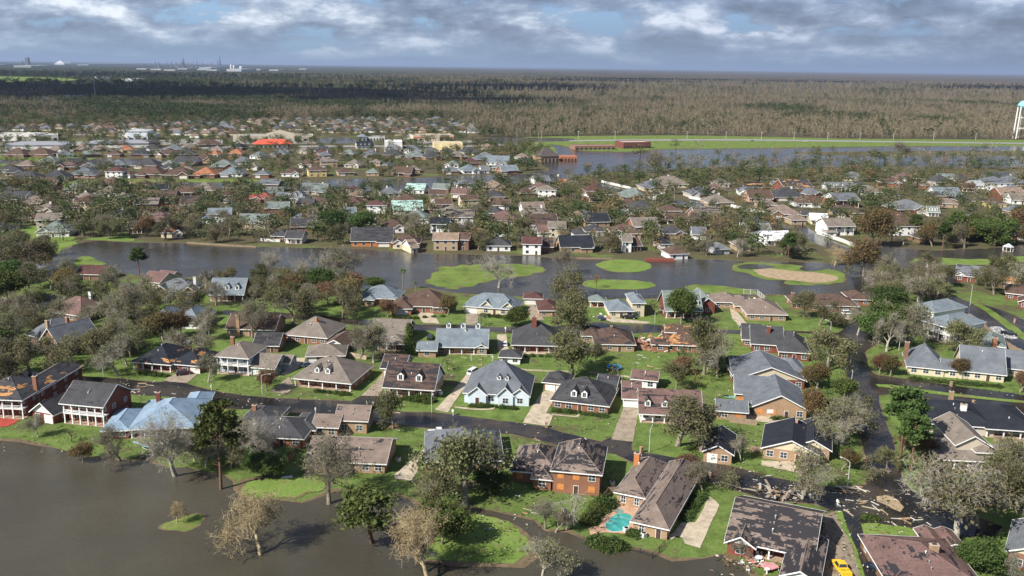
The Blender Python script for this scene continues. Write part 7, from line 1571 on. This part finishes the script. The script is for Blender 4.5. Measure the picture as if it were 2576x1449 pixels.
# ---- debris
drng = random.Random(21); PL = [paint('plank_pale', (.45, .38, .26), .9, .2), paint('plank_white', (.6, .59, .55), .7, .1), paint('plank_brown', (.2, .14, .09), .9, .3), paint('plywood_loose', (.36, .24, .14), .9, .2)]
PLW = ['pale wood', 'white', 'brown', 'orange plywood']
PZ = [((2110, 1258, 2225, 1300), 13, 1.2, 'in the debris at the flooded crossing'), ((1990, 1222, 2130, 1262), 9, 1.2, 'washed up behind the torn roof'), ((2120, 1225, 2180, 1240), 9, 2, 'stacked at the flooded crossing corner'), ((1930, 1236, 1960, 1262), 6, 1, 'by the collapsed trusses'), ((330, 965, 400, 992), 9, 1, 'floating before the orange-patched house'), ((2240, 1300, 2310, 1332), 6, 1, 'along the foreground lawn kerb'),
      ((1080, 895, 1250, 935), 14, .8, 'on the littered lawn of the long blue-grey house'), ((820, 1010, 1020, 1050), 7, 1, 'in the lower flooded street'), ((1600, 870, 1680, 940), 12, 1, 'on the path below the wrecked house'), ((1780, 1390, 1850, 1440), 4, 1, 'floating at the bottom shore'), ((1880, 1190, 1960, 1260), 7, 1, 'around the uprooted tree'), ((0, 915, 120, 935), 6, 1.4, 'floating under the left oaks'),
      ((1290, 1050, 1500, 1120), 6, .7, 'on the lawns by the middle street'), ((1288, 1200, 1345, 1300), 6, .8, 'on the grass left of the orange-boarded house'), ((360, 985, 520, 1010), 8, 1, 'in the street above the blue roof'), ((2300, 1270, 2420, 1330), 5, 1, 'under the huge oak')]
pc = {}
for (x0, y0, x1, y1), n, ln, where in PZ:
    P_ = sorted([(drng.uniform(x0, x1), drng.uniform(y0, y1)) for _ in range(n)])
    for x, y in P_:
        k = drng.choice([0, 0, 1, 1, 2, 3]); L = drng.uniform(.7, 2.9)*ln; A = G(x, y); a = drng.choice([-.4, -.4, .1, 2.0])+drng.uniform(-.3, .3); w_ = drng.uniform(.08, .24)*(3 if k == 3 else 1)
        m = MB(); m.box(-L/2, L/2, -w_/2, w_/2, .1, .18+drng.uniform(0, .08)); o = m.build('plank', [PL[k]]); o.location = A; o.rotation_euler = (0, drng.uniform(-.02, .02), a)
        key = (k, where); pc[key] = pc.get(key, -1)+1
        tag(o, '%s plank %s, %s from left' % (PLW[k], where, ordw(pc[key])), 'plank', 'loose planks left by the storm')
# wreckage of the torn house and collapsed trusses
def heap(x, y, rad, n, cols, lab, hz=1.2, ln=3):
    root = empty('debris_heap', G(x, y)); ms = [MB() for _ in cols]
    for i in range(n):
        k = drng.randrange(len(cols)); p = Vector((drng.gauss(0, rad*.5), drng.gauss(0, rad*.5), abs(drng.gauss(0, hz*.4))+.1)); d = Vector((drng.uniform(-1, 1), drng.uniform(-1, 1), drng.uniform(-.3, .45))).normalized(); s_ = d.cross(Vector((0, 0, 1))).normalized()*drng.uniform(.06, .5); L = drng.uniform(.4, 1)*ln
        a, b = p, p+d*L; t_ = Vector((0, 0, .07)); ms[k].poly([a-s_, b-s_, b+s_, a+s_], [a-s_+t_, b-s_+t_, b+s_+t_, a+s_+t_])
    for m, c in zip(ms, cols): m.build('wreckage', [paint('wreck', c, .9, .25)], root)
    tag(root, lab, 'debris'); return root
OR, WT_, BR = (.46, .2, .08), (.75, .73, .68), (.3, .13, .08)
heap(1655, 868, 7, 150, [OR, WT_, BR, (.12, .08, .06)], 'orange and white wreckage of the torn house end', 3, 2.6); heap(1628, 870, 6, 60, [BR, (.4, .22, .13)], 'brick rubble left of the wrecked house', .8, 1.5)
heap(1175*1.0, 597, 5, 50, [OR, BR, (.06, .05, .05)], 'shattered orange house front at the far lagoon bank', 3, 4) if False else None
heap(1962, 1250, 4, 45, [(.24, .19, .15), (.36, .31, .25), (.1, .08, .07)], 'collapsed roof trusses behind the torn-roofed house', 1.3, 2.6); heap(1910, 1420, 3, 40, [WT_, (.5, .2, .15), (.3, .3, .28)], 'scattered patio junk before the torn-roofed house', .5, 1)
heap(1890, 765, 6, 50, [WT_, (.5, .45, .4)], 'white torn sheets beside the tan-mauve house', 2, 4); heap(1515, 800, 3, 30, [OR, WT_], 'orange junk at the small outbuilding', 1, 1.5); heap(452, 870, 5, 50, [(.4, .4, .38), (.2, .2, .2)], 'grey roof scraps behind the orange-patched house', 1.5, 3)
heap(1172, 604, 6, 80, [OR, BR, (.05, .05, .05)], 'shattered orange gable and black tarp at the far lagoon bank', 3.5, 5)
# blue-black tarp deck house at the far bank
root = empty('red_deck', G(1660, 656)); m = MB(); m.box(-7, 7, -3, 3, -.2, .9); m.build('deck', [paint('red_stain', (.2, .06, .04), .8)], root); m = MB()
for k in range(8): m.box(-7+k*2, -6.85+k*2, -3, -2.9, .9, 1.8)
m.box(-7, 7.15, -3, -2.9, 1.75, 1.85); m.build('railing', [paint('red_stain', (.2, .06, .04), .8)], root); tag(root, 'red wooden deck at the far lagoon bank under the black tarp', 'deck')
# foam wake
m_, t_, b_ = newmat('foam'); g_ = t_.add('ShaderNodeNewGeometry'); nn = t_.noise(g_.outputs['Position'], 1.2, 5, .7); setc(t_, b_, t_.ramp(nn, [(.42, (.06, .055, .05)), (.6, (.7, .7, .7))]), .5)
area('wake_foam', [(2500, 822), (2512, 822), (2540, 836), (2556, 845), (2561, 853), (2545, 855), (2528, 851), (2500, 838), (2488, 826)], .2, m_, 1.5, .5, True)['kind'] = 'stuff'
# shrubs in beds along house fronts, ring bed, litter
def bed(label, pts, n, kind='bush', h0=.8, h1=1.4):
    for k in range(n):
        u = (k+.5)/n*(len(pts)-1); i = int(u); f = u-i; x = pts[i][0]*(1-f)+pts[min(i+1, len(pts)-1)][0]*f; y = pts[i][1]*(1-f)+pts[min(i+1, len(pts)-1)][1]*f
        tree('bush', x, y, trng.uniform(h0, h1), trng.uniform(.9, 1.3), '%s, %s from left' % (label, ordw(k))); TREES[-1]['group'] = 'shrubs along the houses'
bed('green shrub before the pale blue house', [(1180, 1022), (1235, 1024), (1300, 1030)], 9); bed('shrub before the taupe dormered porch', [(790, 985), (845, 990), (880, 995)], 7); bed('shrub in the bed of the twin-dormered charcoal house', [(1390, 1034), (1450, 1040), (1528, 1050)], 10)
bed('shrub under the torn dormered porch', [(1010, 1004), (1055, 1008), (1085, 1012)], 5, h0=1.2, h1=2.2); bed('hedge shrub behind the pool house drive', [(1722, 1312), (1745, 1275), (1772, 1235)], 11, h0=1.0, h1=1.6); bed('shrub before the slate roofed house', [(2290, 955), (2400, 965), (2520, 975)], 14); bed('shrub at the brown red-brick wing', [(985, 800), (1034, 802), (1125, 796)], 8)
bed('shrub before the cream gabled lagoon house', [(1210, 795), (1298, 802)], 7); bed('shrub before the black and orange roof', [(345, 940), (425, 948)], 6); bed('shrub at the wreck-side brick house', [(1290, 896), (1410, 898)], 6); bed('leafy bush on the channel shore below the pool', [(1498, 1366), (1530, 1377), (1566, 1379)], 7, h0=1.5, h1=2.1)
bed('dark bush left of the pool deck', [(1480, 1320), (1500, 1290), (1525, 1270)], 7, h0=1.5, h1=2.4); bed('round bush at the pool house corner', [(1586, 1344), (1600, 1350)], 2, h0=1.2, h1=1.5); bed('bush by the slate gable wall', [(1940, 1054), (2020, 1062)], 5); bed('bush in the tip of the foreground lawn', [(2172, 1306), (2205, 1308)], 4); bed('bush in the round brown bed of the foreground lawn', [(2212, 1362), (2290, 1362)], 6)
area('mulch_bed', tl(3, 3, [(1120, 1090), (1200, 1100), (1300, 1120), (1380, 1120), (1370, 1150), (1280, 1155), (1180, 1130)]), .17, concrete((.16, .075, .04), 'mulch'), 1, .2)
area('mulch_bed', tl(1, 2, [(1280, 1390), (1330, 1375), (1420, 1378), (1465, 1395), (1420, 1420), (1330, 1420)]), .13, concrete((.2, .12, .07), 'mulch'), 1, .1)
area('mulch_bed', tl(2, 2, [(390, 1205), (660, 1250), (960, 1270), (950, 1292), (640, 1262), (400, 1228)]), .13, concrete((.14, .07, .05), 'mulch'), 1, .1)
area('walkway', tl(1, 2, [(2000, 1195), (2200, 1215), (2360, 1215), (2380, 1180), (2400, 1180), (2390, 1225), (2200, 1230), (2000, 1207)]), .13, DR, 1, .03)
area('walkway', tl(2, 2, [(400, 1270), (640, 1290), (660, 1240), (690, 1240), (672, 1300), (640, 1302), (400, 1282)]), .13, DR, 1, .03)
# dark leaf litter over lawns and roads
V = []; lr = np.random.RandomState(4)
for (x0, y0, x1, y1), n in [((1100, 880, 1330, 1000), 260), ((1290, 1050, 1560, 1130), 120), ((2060, 1230, 2420, 1440), 700), ((600, 960, 1000, 1010), 160), ((0, 1070, 560, 1140), 200), ((1300, 1180, 1560, 1330), 200), ((1400, 900, 1900, 1000), 360), ((2160, 850, 2560, 1000), 200), ((1850, 1080, 2180, 1240), 300), ((1130, 1290, 1330, 1410), 120), ((300, 940, 760, 1030), 260), ((1000, 1080, 1290, 1260), 200), ((1800, 1380, 1900, 1449), 80)]:
    for _ in range(n):
        p = G(lr.uniform(x0, x1), lr.uniform(y0, y1))
        if on_house(p.x, p.y, -1): continue
        a = lr.rand()*6.28; L = lr.uniform(.15, .6); w_ = lr.uniform(.08, .25); d = np.array([cos(a)*L, sin(a)*L, 0]); s_ = np.array([-sin(a)*w_, cos(a)*w_, 0]); c = np.array([p.x, p.y, .19]); up = np.array([0, 0, lr.uniform(.05, .2)])
        V += [c-d, c-s_+up, c+d, c+s_+up*.5]
o = bpy.data.objects.new('leaf_litter', np_mesh('leaf_litter', np.array(V), np.arange(len(V)).reshape(-1, 4), leafmat('litter', [(.06, .05, .025), (.05, .065, .02), (.12, .09, .05), (.55, .5, .42)], 0, 0))); COL.objects.link(o); tag(o, kind='stuff')
# ================================================================== labels of the trees, clouds, haze
def tzone(x, y):
    row = ('on the foreground shore' if y > 1060 else 'along the lower flooded street' if y > 940 else 'between the two near streets' if y > 840 else 'along the upper flooded street' if y > 745 else 'on the near lagoon bank' if y > 690 else
           'by the far lagoon bank' if y > 600 else 'in streets beyond the lagoon' if y > 460 else 'near the flooded meadow')
    return row+(' at far left' if x < 420 else ' at left' if x < 1000 else ' in the middle' if x < 1700 else ' at right')
cz = {}; tz = {}
vis = sorted([t for t in TREES if not t.get('skip') and not t['label']], key=lambda t: t['px'])
for t in vis: k = (t['kind'], tzone(t['px'], t['py'])); tz[k] = tz.get(k, 0)+1
for t in vis:
    k = (t['kind'], tzone(t['px'], t['py'])); n = cz.get(k, 0); cz[k] = n+1
    t['label'] = KWORD[t['kind']][0]+' '+k[1]+((', '+ordw(n)+' from left') if tz[k] > 1 else '')
for t in TREES:
    if not t.get('skip') and not t.get('group') and t['kind'] != 'bush': t['group'] = 'storm-torn trees of the suburb'
put_trees()
# clouds high overhead whose shadows lie in bands over the far woods
def cloud(sx, sy, ex_, ey_, seed, lab=None):
    """shadow centre and half-extent on the ground"""
    alt = 1300.0; off = alt/tan(SUN_EL); cx_ = sx+sin(SUN_AZ)*off; cy_ = sy+cos(SUN_AZ)*off; r = random.Random(seed)
    import bmesh
    bm = bmesh.new()
    for k in range(14):
        a = r.random()*6.28; q = math.sqrt(r.random()); R = r.uniform(.3, .5)
        mt = Matrix.Translation((cx_+cos(a)*q*ex_*.72, cy_+sin(a)*q*ey_*.72, alt+r.uniform(-30, 60))) @ Matrix.Diagonal((ex_*R, ey_*R, 110*r.uniform(.6, 1.1), 1))
        bmesh.ops.create_icosphere(bm, subdivisions=3, radius=1.0, matrix=mt)
    for v in bm.verts:
        n = MN.noise(v.co/140.0)+.5*MN.noise(v.co/60.0); v.co += Vector((n*70, n*60, n*35))
    me = bpy.data.meshes.new('cloud'); bm.to_mesh(me); bm.free(); m, t, b = newmat('cloud_white'); setc(t, b, (.85, .86, .9), 1, 0); me.materials.append(m)
    o = bpy.data.objects.new('cloud', me); COL.objects.link(o); tag(o, kind='structure')
cloud(-1700, 3000, 1500, 820, 1); cloud(-150, 4400, 620, 700, 2); cloud(-330, 2550, 420, 230, 3); cloud(1900, 8200, 1400, 900, 4); cloud(-2600, 6500, 1500, 900, 5); cloud(700, 7000, 900, 500, 6); cloud(3400, 6000, 900, 700, 8)
# air
hz = MB(); hz.box(-EXT-100, EXT+100, -2200, EXT+100, -1.0, 200.0)
m = bpy.data.materials.new('haze_air'); m.use_nodes = True; t = NT(m.node_tree); t.n.clear(); pv = t.add('ShaderNodeVolumePrincipled'); pv.inputs['Color'].default_value = (.50, .63, .90, 1); pv.inputs['Density'].default_value = HAZE = 2.8e-5; pv.inputs['Anisotropy'].default_value = .1
o_ = t.add('ShaderNodeOutputMaterial'); t.link(pv.outputs[0], o_.inputs['Volume'])
tag(hz.build('haze', [m]), kind='stuff')
